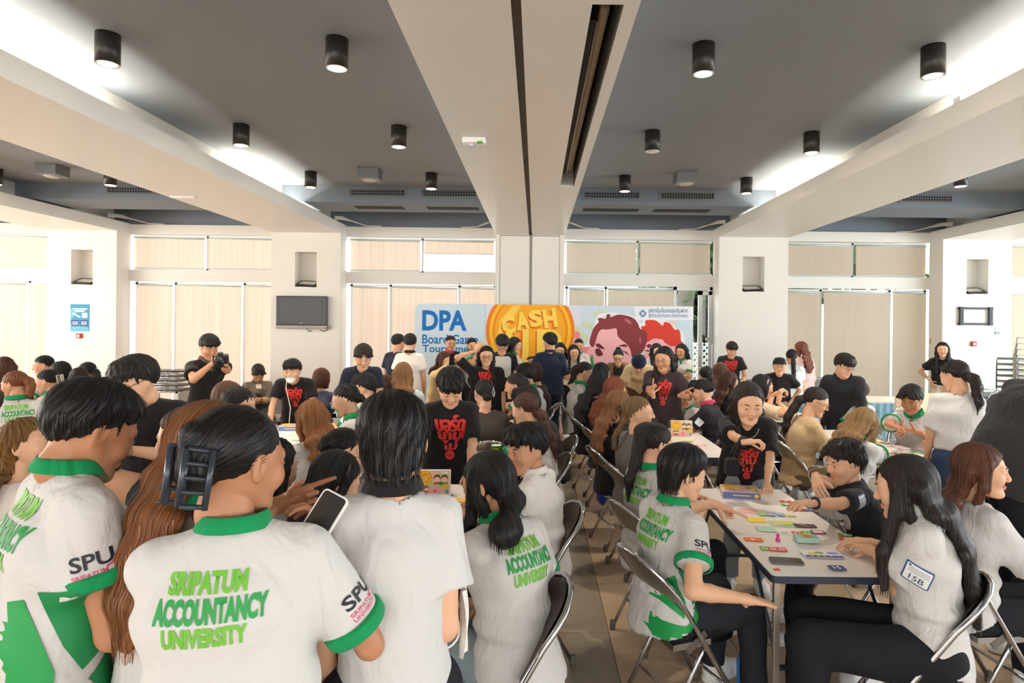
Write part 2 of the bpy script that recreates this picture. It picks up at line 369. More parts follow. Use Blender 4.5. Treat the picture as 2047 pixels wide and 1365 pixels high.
for bi, (x0, x1, bn, bm_) in enumerate(BAYS):
    wn = empty('window_%d' % (bi + 1), ((x0 + x1) / 2, YW, 0)); wn['kind'] = 'structure'
    if bi == 0: xs = [x1 - 3.19, x1]
    elif bi == 5: xs = [x0, x0 + 3.19]
    else: xs = [x0, x1]
    cuts = [xs[0] + .08, xs[0] + .92, xs[0] + 2.4, xs[1]]
    f = MB(); cx = (x0 + x1) / 2
    for c_ in cuts[:3] + [xs[1] - .03]: f.b2((c_ - cx - .025, .09, 0), (c_ - cx + .025, .13, 2.67))
    for zz in (.02, 2.63, 2.93, 3.63): f.b2((xs[0] - cx, .09, zz - .02), (xs[1] - cx, .13, zz + .02))
    f.b2(((xs[0] + xs[1]) / 2 - cx - .02, .09, 2.91), ((xs[0] + xs[1]) / 2 - cx + .02, .13, 3.66)); f.build('frame', FRM, wn)
    for k in range(3):
        if bi == 3 and k == 2: continue
        MB().b2((cuts[k] - cx + .025, .105, .04), (cuts[k + 1] - cx - .025, .111, 2.61)).build('pane', glm, wn)
    mid = (xs[0] + xs[1]) / 2
    for a, b in ((xs[0] + .02, mid - .02), (mid + .02, xs[1] - .02)): MB().b2((a - cx, .105, 2.95), (b - cx, .111, 3.61)).build('pane', glm, wn)
    nm3 = ('left narrow', 'middle wide', 'right narrow')
    for k in range(3):
        if bi == 3 and k == 2: continue
        a, b = cuts[k] + (.04 if k else .05), cuts[k + 1] - .04
        if bi == 0 and k == 0: a = cuts[0]
        blind(a, b, .75 if bi == 3 else .12, 2.575, YW + .03, bm_, 'lower %s roller blind, %s' % (nm3[k], bn), 'lower roller blinds')
    for k, (a, b) in enumerate(((xs[0] + .06, mid - .045), (mid + .045, xs[1] - .06))):
        half = bi == 2 and k == 1
        blind(a, b, 3.33 if half else 2.96, 3.58, YW + .03, bm_, 'upper %s roller blind%s, %s' % (('left', 'right')[k], ' drawn half up' if half else '', bn), 'upper roller blinds')
# open sliding door at the right end of the bay behind the backdrop
dx0, dx1 = 2.95, XC[3] - CW / 2
d = empty('door_1', ((dx0 + dx1) / 2, YW, 0)); d['kind'] = 'structure'; w = dx1 - dx0
f = MB().b2((-w / 2, .02, 0), (-w / 2 + .05, .14, 2.67)).b2((w / 2 - .05, .02, 0), (w / 2, .14, 2.67)).b2((-w / 2, .02, 2.6), (w / 2, .14, 2.67)); f.build('door_frame', FRM, d)
lf = MB(); lx = w / 2 - .30
lf.b2((lx, .0, .02), (lx + .09, .05, 2.58)).b2((lx + .22, .0, .02), (lx + .29, .05, 2.58)).b2((lx, .0, .02), (lx + .29, .05, .14)).b2((lx, .0, 2.5), (lx + .29, .05, 2.58)); lf.build('door_leaf', FRM, d)
MB().b2((lx + .09, .02, .14), (lx + .22, .026, 2.5)).build('pane', glm, d)
MB().box((lx + .045, -.02, 1.08), (.03, .04, .22), None, .008).build('door_handle', STEEL, d)
# ------------------------------------------------------------------ outside
gm = mat('outdoor_paving', (200, 192, 180), .9, vary=.08, vscale=1)
struct(MB().b2((-40, 13.5, -.1), (40, 60, -.02)).build('outdoor_ground', gm))
tr_ = empty('tree', (3.9, 16.4, 0), 0, 'grey tree trunk outside the open door', 'tree')
MB().tube([(0, 0, -.03), (.05, 0, 1), (-.04, .1, 2), (.1, .1, 3), (.3, .2, 4.6)], [.34, .27, .24, .22, .16], 12).build('trunk', mat('bark', (116, 112, 100), .95, bump=.8, bscale=18, vary=.3, vscale=9), tr_)
V = []; F = []
for k in range(2600):
    c_ = np.array([2.4, 2.2, 4.0]) + rng.normal(0, 1, 3) * (1.5, 1.0, .7); a = rng.normal(0, 1, (2, 3)) * .14
    n_ = len(V); V += [c_ - a[0] - a[1], c_ + a[0] - a[1], c_ + a[0] + a[1], c_ - a[0] + a[1]]; F.append((n_, n_ + 1, n_ + 2, n_ + 3))
o = mesh_np('foliage', np.array(V), np.array(F), mat('leaf', (74, 98, 56), .7, vary=.4, vscale=3), tr_, smooth=False); o['kind'] = 'stuff'
lt = empty('lattice_panel', (3.5, 14.3, 0), 0, 'white wooden lattice panel outside the open door', 'lattice')
s_ = MB(); s2 = MB()
for k in range(14):
    z0 = -.6 + k * .14
    for q, mm in ((1, s_), (-1, s2)):
        p0, p1 = (-.6, z0), (.6, z0 + 1.2)
        if q < 0: p0, p1 = (.6, z0), (-.6, z0 + 1.2)
        lo, hi = 0.02, 1.45; t0 = max(0, (lo - p0[1]) / 1.2); t1 = min(1, (hi - p0[1]) / 1.2)
        if t1 <= t0: continue
        A = (p0[0] + (p1[0] - p0[0]) * t0, p0[1] + 1.2 * t0); B = (p0[0] + (p1[0] - p0[0]) * t1, p0[1] + 1.2 * t1)
        mb = MB(); mb.tube([(A[0], .02 * q, A[1]), (B[0], .02 * q, B[1])], .022, 4); mb.build('slat', WHITEPL, lt)
hd = empty('hedge', (5.45, 21, 0), 0, 'dark green hedge in the garden beyond the door', 'hedge'); V = []; F = []
for k in range(1500):
    c_ = np.array([rng.uniform(-.9, .9), rng.uniform(-.4, .4), rng.uniform(0.1, 2.9)]); a = rng.normal(0, 1, (2, 3)) * .12
    n_ = len(V); V += [c_ - a[0] - a[1], c_ + a[0] - a[1], c_ + a[0] + a[1], c_ - a[0] + a[1]]; F.append((n_, n_ + 1, n_ + 2, n_ + 3))
o = mesh_np('foliage', np.array(V), np.array(F), mat('leaf_dark', (60, 78, 58), .8, vary=.4, vscale=3), hd, smooth=False); o['kind'] = 'stuff'
# ------------------------------------------------------------------ ceiling fittings
LAMP = mat('lamp_glow', (255, 226, 178), .5, emit=14)
DL = [(215, 127, 'nearest on the left, beside the left beam'), (673, 136, 'nearest on the left of the centre beam'), (482, 290, 'in the middle row beside the left beam'), (797, 293, 'in the middle row left of the centre beam'),
      (621, 374, 'in the far row beside the left beam'), (862, 377, 'in the far row left of the centre beam'), (1406, 147, 'nearest on the right of the centre beam'), (1865, 151, 'nearest on the right, beside the right beam'),
      (1304, 302, 'in the middle row right of the centre beam, switched off'), (1622, 305, 'in the middle row beside the right beam'), (1249, 382, 'in the far row right of the centre beam'), (1492, 386, 'in the far row beside the right beam'),
      (221, 370, 'beyond the left beam, half hidden'), (-8, 368, 'beyond the left beam at the picture edge'), (1920, 372, 'beyond the right beam, half hidden')]
BODY = mat('downlight_black', (44, 40, 38), .38); REFL = mat('reflector', (220, 220, 220), .15, 1)
for u, v, lb in DL:
    p = px(u, v, z=3.96); e = empty('ceiling_downlight', (p[0], p[1], 3.955), 0, 'black cylinder downlight ' + lb, 'lamp', 'cylinder downlights on the dark ceiling'); off = 'off' in lb
    MB().lathe((0, 0, 0), [(.084, .02), (.086, 0), (.092, 0), (.092, ZC - 3.955)], 24).build('housing', BODY, e)
    MB().lathe((0, 0, 0), [(.084, -.001), (.087, -.001), (.087, .004), (.078, .010)], 20).build('reflector', REFL, e)
    MB().lathe((0, 0, 0), [(.078, .0), (.05, -.004)], 18).build('bulb', REFL if off else LAMP, e)
    if not off: light('downlight_beam', 'SPOT', (p[0], p[1], 3.93), (0, 0, 0), 150, (1, .89, .75), spot_size=R(88), spot_blend=.6, shadow_soft_size=.07)
# cove tubes in the beam troughs beside the middle bays (one stretch in each is out)
TUBE = mat('cove_tube', (255, 240, 214), .5, emit=7)
for x, s in ((XC[1] + CW / 2 - .2, 'left beam'), (XC[3] - CW / 2 + .2, 'right beam')):
    for y0, y1 in ((1.2, 6.3), (8.6, 11.6)):
        e = empty('cove_light', (x, (y0 + y1) / 2, ZB + .085), 0, 'hidden fluorescent cove tube on the %s, %s stretch' % (s, 'near' if y0 < 5 else 'far'), 'lamp', 'cove tubes')
        l = (y1 - y0) / 2
        MB().box((0, 0, -.02), (.05, 2 * l, .03)).build('batten', WHITEPL, e); MB().tube([(0, -l + .05, .012), (0, l - .05, .012)], .013, 8).build('tube', TUBE, e)
        light('cove_glow', 'AREA', (x, (y0 + y1) / 2, ZB + .12), (R(180), 0, 0), 17 * l, (1, .93, .80), shape='RECTANGLE', size=.05, size_y=2 * l)
GRM = mat('grille_grey', (118, 122, 128), .5); GRD = mat('grille_inside', (36, 38, 42), .9)
def grille(u0, u1, v0, v1, face, lb):
    if face == 'f':
        a, b = px(u0, v0, Y=SY0), px(u1, v1, Y=SY0); w, h = abs(b[0] - a[0]), .17; e = empty('air_grille', ((a[0] + b[0]) / 2, SY0, SZ + .08), 0, lb, 'vent', 'air grilles in the rear soffit'); M = Matrix.Identity(3)
    else:
        a, b = px(u0, v0, z=SZ), px(u1, v1, z=SZ); w, h = abs(b[0] - a[0]), .36; e = empty('air_grille', ((a[0] + b[0]) / 2, 11.3, SZ - .001), 0, lb, 'vent', 'air grilles in the rear soffit'); M = Matrix.Rotation(R(-90), 3, 'X')
    f = MB(); t = .03
    bx = lambda mb, x, z, w_, h_, y, d_: mb.box(M @ Vector((x, y, z + (h / 2 if face == 'f' else 0))), [abs(q) for q in (M @ Vector((w_, d_, h_)))])
    bx(f, 0, h / 2 - t / 2, w, t, -.008, .014); bx(f, 0, -h / 2 + t / 2, w, t, -.008, .014); bx(f, w / 2 - t / 2, 0, t, h - 2 * t, -.008, .014); bx(f, -w / 2 + t / 2, 0, t, h - 2 * t, -.008, .014); f.build('frame', GRM, e)
    bk = MB(); bx(bk, 0, 0, w - 2 * t, h - 2 * t, -.002, .003); bk.build('duct_opening', GRD, e)
    g = MB()
    for k in range(int((w - .06) / .045)): bx(g, -w / 2 + .05 + k * .045, 0, .009, h - 2 * t, -.007, .006)
    for k in range(1, 4): bx(g, 0, -h / 2 + h * k / 4, w - 2 * t, .009, -.008, .006)
    o = g.build('bars', GRM, e); o['kind'] = 'stuff'
for u0, u1, v0, v1, f, lb in [(697, 812, 373, 390, 'f', 'long grey air grille left of the far speaker box'), (841, 954, 375, 392, 'f', 'long grey air grille just left of the centre beam'), (1165, 1281, 376, 393, 'f', 'long grey air grille just right of the centre beam'), (1317, 1430, 378, 394, 'f', 'long grey air grille right of the right speaker box'),
                              (212, 316, 368, 385, 'f', 'long grey air grille beyond the left beam'), (1797, 1905, 384, 402, 'f', 'long grey air grille beyond the right beam'),
                              (718, 826, 421, 428, 'b', 'flat grille under the soffit, left one before the centre beam'), (855, 966, 421, 428, 'b', 'flat grille under the soffit next to the centre beam'), (1159, 1268, 425, 433, 'b', 'flat grille under the soffit right of the centre beam'), (1297, 1404, 425, 433, 'b', 'flat grille under the soffit near the right beam')]:
    grille(u0, u1, v0, v1, f, lb)
SPK = mat('speaker_grey', (122, 126, 132), .5)
for u, v, lb in ((105, 352, 'grey ceiling speaker box beyond the left beam'), (740, 360, 'grey ceiling speaker box left of the centre beam'), (1370, 367, 'grey ceiling speaker box right of the centre beam')):
    p = px(u, v, z=4.04); e = empty('ceiling_speaker', (p[0], p[1], 4.04), 0, lb, 'speaker', 'ceiling speaker boxes')
    MB().box((0, 0, .08), (.32, .3, .16), None, .01).build('cabinet', SPK, e); MB().lathe((0, 0, -.03), [(.02, 0), (.09, .012), (.12, .03)], 20).build('grille', mat('speaker_dome', (196, 192, 184), .6), e)
p = px(948, 276, z=ZB); e = empty('emergency_light', (p[0], p[1], ZB - .06), 0, 'white emergency light with green label under the centre beam', 'emergency light')
MB().box((0, 0, .03), (.23, .12, .06), None, .02).build('body', WHITEPL, e); MB().box((.06, -.05, .005), (.05, .03, .02)).build('green_label', mat('green_sticker', (70, 170, 60), .5), e); MB().lathe((-.03, 0, -.012), [(.02, 0), (.024, .02)], 12).build('lamp_window', mat('led_lens', (210, 215, 240), .2), e)
p = px(367, 393, z=ZB); o = MB().box((p[0], p[1], ZB - .012), (.36, .1, .025), None, .008).build('beam_sensor', WHITEPL); tag(o, 'flat white sensor plate under the left beam', 'sensor')
p = px(200, 182, z=ZC); e = empty('ceiling_hatch', (p[0], p[1], ZC - .012), 0, 'small square hatch in the lit ceiling strip', 'hatch')
MB().b2((-.075, -.06, 0), (.075, -.05, .012)).b2((-.075, .05, 0), (.075, .06, .012)).b2((-.075, -.05, 0), (-.065, .05, .012)).b2((.065, -.05, 0), (.075, .05, .012)).build('rim', DARK, e); MB().b2((-.065, -.05, .004), (.065, .05, .012)).build('lid', WHITEPL, e)
p = px(1925, 205, z=ZB + .21); o = MB().box((p[0], p[1], ZB + .235), (.12, .1, .05), None, .01).build('junction_box', WHITEPL); tag(o, 'small white junction box on top of the right beam lip', 'box')
# screen in the beam slot
e = empty('projection_screen', (.385, 5.9, ZB + .1), 0, 'retracted projection screen with beige casing in the centre beam slot', 'screen')
MB().b2((-.005, -2.0, .06), (.06, 2.2, .26), .02).build('casing', mat('screen_casing', (206, 184, 152), .5), e)
MB().b2((-.06, -1.9, .03), (-.02, 2.2, .14)).build('screen_roll', mat('screen_black', (24, 24, 26), .6), e); MB().b2((-.018, -1.9, .02), (-.008, 2.2, .09)).build('weight_bar', STEEL, e)
mb = MB()
for k in range(5): mb.tube([(.0 + .012 * k, -2.05, .2), (-.02 + .02 * k, -2.15, .1 + .03 * math.sin(k * 2)), (.03, -2.22 - .02 * k, .14), (.02 * k, -2.1, .22)], .005, 6)
mb.build('wires', BLACK, e)
# bundles of white conduit where the beams meet the wall
for i, sgn, lb in ((0, 1, 'right of the poster column'), (1, 1, 'right of the television column'), (3, -1, 'left of the pillar by the door'), (4, -1, 'left of the bracket column'), (2, -1, 'left of the centre beam'), (2, 1, 'right of the centre beam')):
    x = XC[i] + sgn * CW / 2; e = empty('conduit_bundle', (x, 13.0, 3.8), 0, 'white cable conduits bending over the window header ' + lb, 'conduit', 'conduit bundles')
    for k in range(4):
        MB().tube([(sgn * -.06, -.3, .13 + .02 * k), (sgn * .02, -.1 + .03 * k, .16 + .02 * k), (sgn * .2, .1 + .04 * k, .15), (sgn * .42, .26, .09), (sgn * (.6 + .05 * k), .27, .08)], .012, 6).build('conduit', mat('conduit_white', (214, 208, 196), .5), e)
# ------------------------------------------------------------------ things on the columns
for i, lb in ((0, 'poster column'), (1, 'television column'), (3, 'pillar by the door'), (4, 'bracket column')):
    t = -1 if i < 2 else 1
    e = empty('floodlight', (XC[i], YC + .02, NZ0), 0, 'black framed floodlight lying in the niche of the ' + lb, 'floodlight', 'floodlights in the pillar niches')
    M = Matrix.Rotation(R(24), 3, 'X') @ Matrix.Rotation(R(t * 8), 3, 'Z')
    f = MB()
    for c_, d_ in (((0, -.005, .0), (.40, .035, .04)), ((0, .21, .0), (.36, .03, .04)), ((-.19, .1, 0), (.03, .22, .04)), ((.19, .1, 0), (.03, .22, .04))): f.box(M @ Vector(c_) + Vector((0, 0, .03)), d_, M)
    f.box(M @ Vector((0, .12, -.02)) + Vector((0, 0, .03)), (.37, .2, .02), M); f.build('housing', BLACK, e)
    MB().box(M @ Vector((0, .1, .012)) + Vector((0, 0, .03)), (.35, .19, .006), M).build('glass', mat('floodlight_glass', (206, 206, 190), .12), e)
def on_col(u, v): return px(u, v, Y=YC)
p = on_col(606, 624); e = empty('television', (p[0], YC, p[2]), 0, 'black flat television with silver speaker bar on the left column', 'television')
MB().box((0, -.07, .03), (1.04, .08, .60), None, .015).build('bezel', mat('tv_black', (18, 18, 20), .18), e)
MB().box((0, -.113, .035), (.86, .006, .47)).build('screen', mat('tv_screen', (46, 46, 46), .22), e)
MB().box((0, -.075, -.305), (1.04, .07, .075), None, .01).build('speaker_bar', mat('tv_silver', (150, 144, 140), .4, .3), e)
MB().box((0, -.02, 0), (.5, .05, .4)).build('wall_mount', DARK, e)
MB().tube([(.08, -.06, -.34), (.14, -.07, -.36), (.12, -.07, -.40), (.2, -.04, -.38)], .008, 6).tube([(.36, -.05, -.36), (.45, -.04, -.39), (.54, -.02, -.34), (.56, -.01, -.28)], .008, 6).build('cable', BLACK, e)
MB().box((.56, -.015, -.31), (.06, .03, .07)).build('socket', mat('socket_grey', (190, 180, 165), .5), e)
V2 = text_fit('▪▪▪▪▪', 0, 0, w=.06); flat_print('maker_mark', [poly(rounded(.06, .012, .004))], (0, -.1105, -.225), (1, 0, 0), (0, 0, 1), mat('tv_silver', ()), e)
p = on_col(160, 635); e = empty('poster', (p[0], YC - .004, p[2]), 0, 'blue notice poster on the left column above the red call point', 'poster')
MB().box((0, 0, 0), (.39, .006, .56)).build('sheet', paper((70, 150, 186)), e)
def pp(c, polys, o=.004): flat_print('print', [poly(q) if not isinstance(q, tuple) else q for q in polys], (0, -.003, 0), (1, 0, 0), (0, 0, 1), paper(c), e, o)
pp((104, 186, 206), [[(-.19, -.05), (-.05, .12), (-.19, .2)], [(-.19, -.27), (.19, -.27), (.19, -.2), (-.19, -.1)]], .0012)
pp((232, 236, 240), [rounded(.30, .03, .012, 4, 0, .18), rounded(.2, .03, .012, 4, 0, .135), [(-.16, .08), (.0, .0), (.02, .025), (-.14, .105)], rounded(.11, .1, .01, 3, .1, .05)], .002)
pp((44, 84, 158), [rounded(.16, .13, .01, 3, -.09, -.11), rounded(.16, .13, .01, 3, .09, -.11)], .002)
pp((236, 240, 244), [rounded(.12, .008, .003, 2, x, z) for x in (-.09, .09) for z in (-.08, -.1, -.12, -.14)], .003)
for u, v, lb in ((160, 671, 'red fire call point below the blue poster'), (1945, 687, 'red fire call point on the bracket column')):
    p = on_col(u, v); e = empty('fire_call_point', (p[0], YC, p[2]), 0, lb, 'fire alarm', 'red call points')
    MB().box((0, -.025, 0), (.095, .05, .105), None, .008).build('housing', mat('alarm_red', (178, 40, 44), .4), e); MB().box((0, -.052, -.005), (.04, .006, .045)).build('push_plate', WHITEPL, e)
p = on_col(1948, 632); e = empty('wall_bracket', (p[0], YC, p[2]), 0, 'empty dark steel television bracket on the right column', 'bracket')
m1 = MB(); m1.box((0, -.03, .16), (.72, .02, .045)).box((0, -.03, -.16), (.72, .02, .045)); m1.build('rail', DARK, e)
MB().box((-.3, -.045, 0), (.07, .04, .38)).build('upright', DARK, e); MB().box((.3, -.045, 0), (.07, .04, .38)).build('upright', DARK, e)
p = on_col(1993, 661); e = empty('light_switch', (p[0], YC, p[2]), 0, 'pale switch plates above the red call point, right column', 'switch')
MB().box((0, -.008, .04), (.1, .016, .07), None, .004).build('upper_plate', WHITEPL, e); MB().box((0, -.008, -.045), (.1, .016, .06), None, .004).build('lower_plate', mat('switch_grey', (150, 160, 168), .5), e)
p = px(1862, 682, Y=YW - .02); e = empty('lock_box', (p[0], YW - .06, p[2]), 0, 'small brass lock box beside the right window', 'lock box')
MB().box((0, 0, 0), (.12, .05, .1), None, .006).build('case', mat('brass', (196, 166, 96), .4, .4), e); MB().lathe((-.03, -.026, 0), [(.012, 0), (.01, -.012)], 10, (0, 1, 0)).build('knob', DARK, e)
o = MB().box((px(1414, 678, Y=13.3)[0], 13.3, px(1414, 678, Y=13.3)[2]), (.07, .05, .07), None, .01).build('door_latch', STEEL); tag(o, 'small steel latch on the white door post', 'latch')
# ------------------------------------------------------------------ backdrop board
BY = 12.5
a_, b_ = px(830, 607, Y=BY), px(1386, 612, Y=BY); bw, bz0, bz1 = b_[0] - a_[0], .08, (a_[2] + b_[2]) / 2
bd = empty('backdrop', ((a_[0] + b_[0]) / 2, BY, 0), 0, 'wide printed event backdrop with blue lettering and a big golden coin', 'backdrop')
BCX = (a_[0] + b_[0]) / 2
hw = bw / 2; r_ = .14
outline = [(-hw, bz0), (hw, bz0)] + [(hw - r_ + r_ * math.cos(q), bz1 - r_ + r_ * math.sin(q)) for q in np.linspace(0, math.pi / 2, 7)] + [(-hw + r_ + r_ * math.cos(q), bz1 - r_ + r_ * math.sin(q)) for q in np.linspace(math.pi / 2, math.pi, 7)]
MX = Matrix(((1, 0, 0, 0), (0, 0, 1, 0), (0, 1, 0, 0), (0, 0, 0, 1)))
MB().prism(outline, 0, .09, MX).build('board', mat('backdrop_pale_blue', (206, 224, 236), .5), bd, smooth=False)
fb = MB()
for x in (-2.4, -1.2, 0, 1.2, 2.4): fb.box((x, .05, bz0 / 2), (.06, .3, bz0))
fb.build('foot', DARK, bd)
def bp(pts): return [((q := px(u, v, Y=BY))[0] - BCX, min(q[2], bz1 - .002)) for u, v in pts]
Z8 = lambda pts: bp([(1120 + x / 5.25, 600 + y / 5.25) for x, y in pts])
Z5 = lambda pts: bp([(780 + x / 4.875, 600 + y / 4.875) for x, y in pts])
def bprint(nm, c, items, lay): flat_print(nm, [poly(i) if not isinstance(i, tuple) else i for i in items], (0, 0, 0), (1, 0, 0), (0, 0, 1), paper(c), bd, .001 + .0012 * lay)
def smooth_poly(p, n=5):
    p = np.array(p, float); m = len(p); out = []
    for i in range(m):
        a, b, c, d = p[i - 1], p[i], p[(i + 1) % m], p[(i + 2) % m]
        for t in np.arange(n) / n: out.append(.5 * (2 * b + (c - a) * t + (2 * a - 5 * b + 4 * c - d) * t * t + (3 * b - a - 3 * c + d) * t ** 3))
    return [tuple(x) for x in out]
def disc(u, v, r, ry=None, n=56): return bp(circle(u, v, r, n, ry))
bprint('print_panel_tint', (226, 226, 240), [bp([(972, 608), (830 + 330, 608), (1160, 818), (972, 818)])], 0)
bprint('print_coin_rim', (240, 130, 40), [disc(1060, 662, 89, 91)], 1)
bprint('print_coin_yellow', (252, 196, 40), [disc(1060, 662, 82, 84)], 2)
bprint('print_coin_ring', (240, 136, 40), [disc(1060, 662, 75, 78)], 3)
bprint('print_coin_face', (250, 176, 38), [disc(1060, 662, 71, 74)], 4)
bprint('print_coin_shine', (252, 210, 90), [bp([(1000, 640), (1025, 612), (1042, 609), (1003, 672), (996, 665)]), bp([(1070, 730), (1112, 705), (1119, 690), (1085, 733)])], 5)
bprint('print_coin_base', (244, 150, 40), [smooth_poly(bp([(1020, 725), (1105, 725), (1125, 760), (1120, 800), (1015, 800), (1005, 760)]))], .5)
ca, sa = math.cos(.16), math.sin(.16); cc = bp([(1059, 641)])[0]; rotw = lambda q: np.stack([cc[0] + (q[:, 0] - cc[0]) * ca - (q[:, 1] - cc[1]) * sa, cc[1] + (q[:, 0] - cc[0]) * sa + (q[:, 1] - cc[1]) * ca], 1)
for dx, dz, c, l, bo in ((-.025, -.035, (226, 110, 34), 6, .075), (0, 0, (255, 218, 92), 7, .055)):
    its = []
    for ch, ox, oz, s in (('C', -.43, -.02, .36), ('A', -.145, .02, .35), ('S', .125, .03, .34), ('H', .41, -.01, .38)): its.append(text_fit(ch, cc[0] + ox + dx, cc[1] + oz + dz, .27, s, bo, rotw))
    bprint('print_coin_word', c, its, l)
    c2 = bp([(1068, 698)])[0]
    bprint('print_coin_second_word', c, [text_fit(ch, c2[0] + ox + dx, c2[1] + dz, w_, .80, bo * .8) for ch, ox, w_ in (('U', -.34, .46), ('P', .30, .50))], l + 2.5)
bprint('print_blue_title', (16, 112, 192), [text_fit('DPA', *bp([(888.5, 640.5)])[0], .89, .41, .035)], 2)
bprint('print_blue_lines', (24, 120, 192), [text_fit('Board Game', *bp([(900, 678)])[0], 1.12, .19, .018), text_fit('Tournament', *bp([(900, 697)])[0], 1.11, .15, .018)], 2)
PINK, PINK2, BRN, RED = (250, 186, 190), (240, 140, 146), (140, 58, 64), (222, 66, 48)
bprint('print_pink_shape', (236, 120, 146), [smooth_poly(bp([(1130, 745), (1160, 740), (1170, 790), (1150, 814), (1124, 814), (1124, 780)]))], 1)
bprint('print_green_notes', (208, 222, 192), [Z8(q) for q in ([(330, 150), (420, 105), (490, 125), (400, 190)], [(230, 265), (275, 205), (360, 255), (300, 320)], [(165, 270), (220, 285), (250, 350), (205, 390), (160, 340)], [(245, 350), (300, 370), (250, 480), (200, 440)])], 1)
bprint('print_white_outline', (244, 244, 246), [smooth_poly(Z8([(290, 430), (310, 360), (350, 270), (400, 150), (530, 130), (620, 140), (770, 170), (850, 240), (885, 200), (1000, 200), (1140, 225), (1210, 295), (1280, 330), (1310, 460), (1240, 560), (300, 560)]))], 2)
bprint('print_ear', PINK2, [smooth_poly(Z8([(150, 350), (200, 340), (230, 480), (330, 500), (340, 660), (260, 700), (200, 560)]))], 3)
bprint('print_face', PINK, [smooth_poly(Z8([(330, 480), (430, 310), (590, 290), (700, 450), (760, 560), (830, 640), (820, 760), (400, 780), (340, 640), (270, 560)])), smooth_poly(Z8([(900, 440), (1000, 390), (1160, 470), (1230, 500), (1180, 680), (930, 700), (880, 560)]))], 4)
bprint('print_brown_hair', BRN, [smooth_poly(Z8([(305, 440), (320, 370), (350, 290), (405, 228), (392, 195), (430, 185), (475, 195), (488, 152), (525, 150), (525, 178), (600, 152), (690, 160), (770, 190), (815, 245), (838, 300), (900, 330), (912, 410), (890, 490), (862, 545), (830, 565), (780, 605), (748, 590), (735, 520), (690, 455), (640, 415), (600, 370), (590, 298), (535, 302), (490, 308), (430, 308), (392, 360), (372, 430), (350, 488), (320, 482)]), 3)], 5)
bprint('print_red_hair', RED, [smooth_poly(Z8([(850, 275), (892, 268), (895, 212), (1000, 212), (1075, 268), (1088, 232), (1145, 240), (1200, 308), (1240, 305), (1262, 352), (1265, 425), (1292, 455), (1240, 530), (1198, 482), (1160, 485), (1090, 440), (1075, 415), (1000, 402), (960, 412), (910, 440), (905, 375), (862, 325)]), 3)], 4.5)
bprint('print_hair_shine', (190, 104, 108), [smooth_poly(Z8([(672, 195), (720, 205), (748, 245), (730, 250), (690, 225)])), smooth_poly(Z8([(830, 390), (850, 400), (845, 450), (832, 440)]))], 6)
bprint('print_eye', (110, 42, 52), [smooth_poly(Z8([(372, 515), (410, 508), (448, 570), (400, 588), (372, 560)])), smooth_poly(Z8([(370, 470), (400, 452), (450, 490), (458, 515), (400, 498)])), smooth_poly(Z8([(610, 478), (680, 462), (700, 490), (650, 486)])), Z8([(640, 520), (700, 545), (722, 580), (690, 560)]), smooth_poly(Z8([(902, 480), (930, 460), (955, 470), (935, 500)])), Z8([(880, 525), (925, 520), (940, 545), (905, 535)])], 6)
bprint('print_leaf', (72, 150, 84), [smooth_poly(Z8([(300, 665), (335, 570), (352, 660), (380, 700), (350, 730), (320, 728)]))], 6)
bprint('print_peach_panel', (232, 214, 206), [Z8([(1130, 212), (1215, 215), (1215, 300), (1160, 260)])], 3)
bprint('print_logo_panel', (240, 243, 248), [bp([(1266, 612), (1386, 612), (1386, 640), (1272, 640)])], 3)
bprint('print_badge_ring', (196, 214, 232), [Z8(circle(865, 140, 42, 28))], 4); bprint('print_badge', (40, 110, 170), [Z8([(865, 102), (903, 140), (865, 178), (827, 140)])], 5); bprint('print_badge_core', (240, 243, 248), [Z8([(865, 118), (888, 140), (865, 162), (842, 140)])], 6); bprint('print_badge_dot', (230, 200, 120), [Z8(circle(865, 140, 10, 12))], 7)
bprint('print_thai_title', (60, 116, 180), [text_fit('สถาบันคุ้มครองเงินฝาก', *Z8([(1137, 112)])[0], .76, .13, .008), Z8([(930, 92), (935, 92), (935, 188), (930, 188)])], 5)
bprint('print_thai_line', (96, 140, 192), [text_fit('พร้อมคุ้มครอง เคียงข้างคุณ', *Z8([(1137, 163)])[0], .76, .115, .004)], 5)
for x in (-1.38, .9): MB().box((x, -.0005, (bz0 + bz1) / 2), (.006, .002, bz1 - bz0)).build('panel_seam', mat('seam_grey', (176, 190, 200), .6), bd)
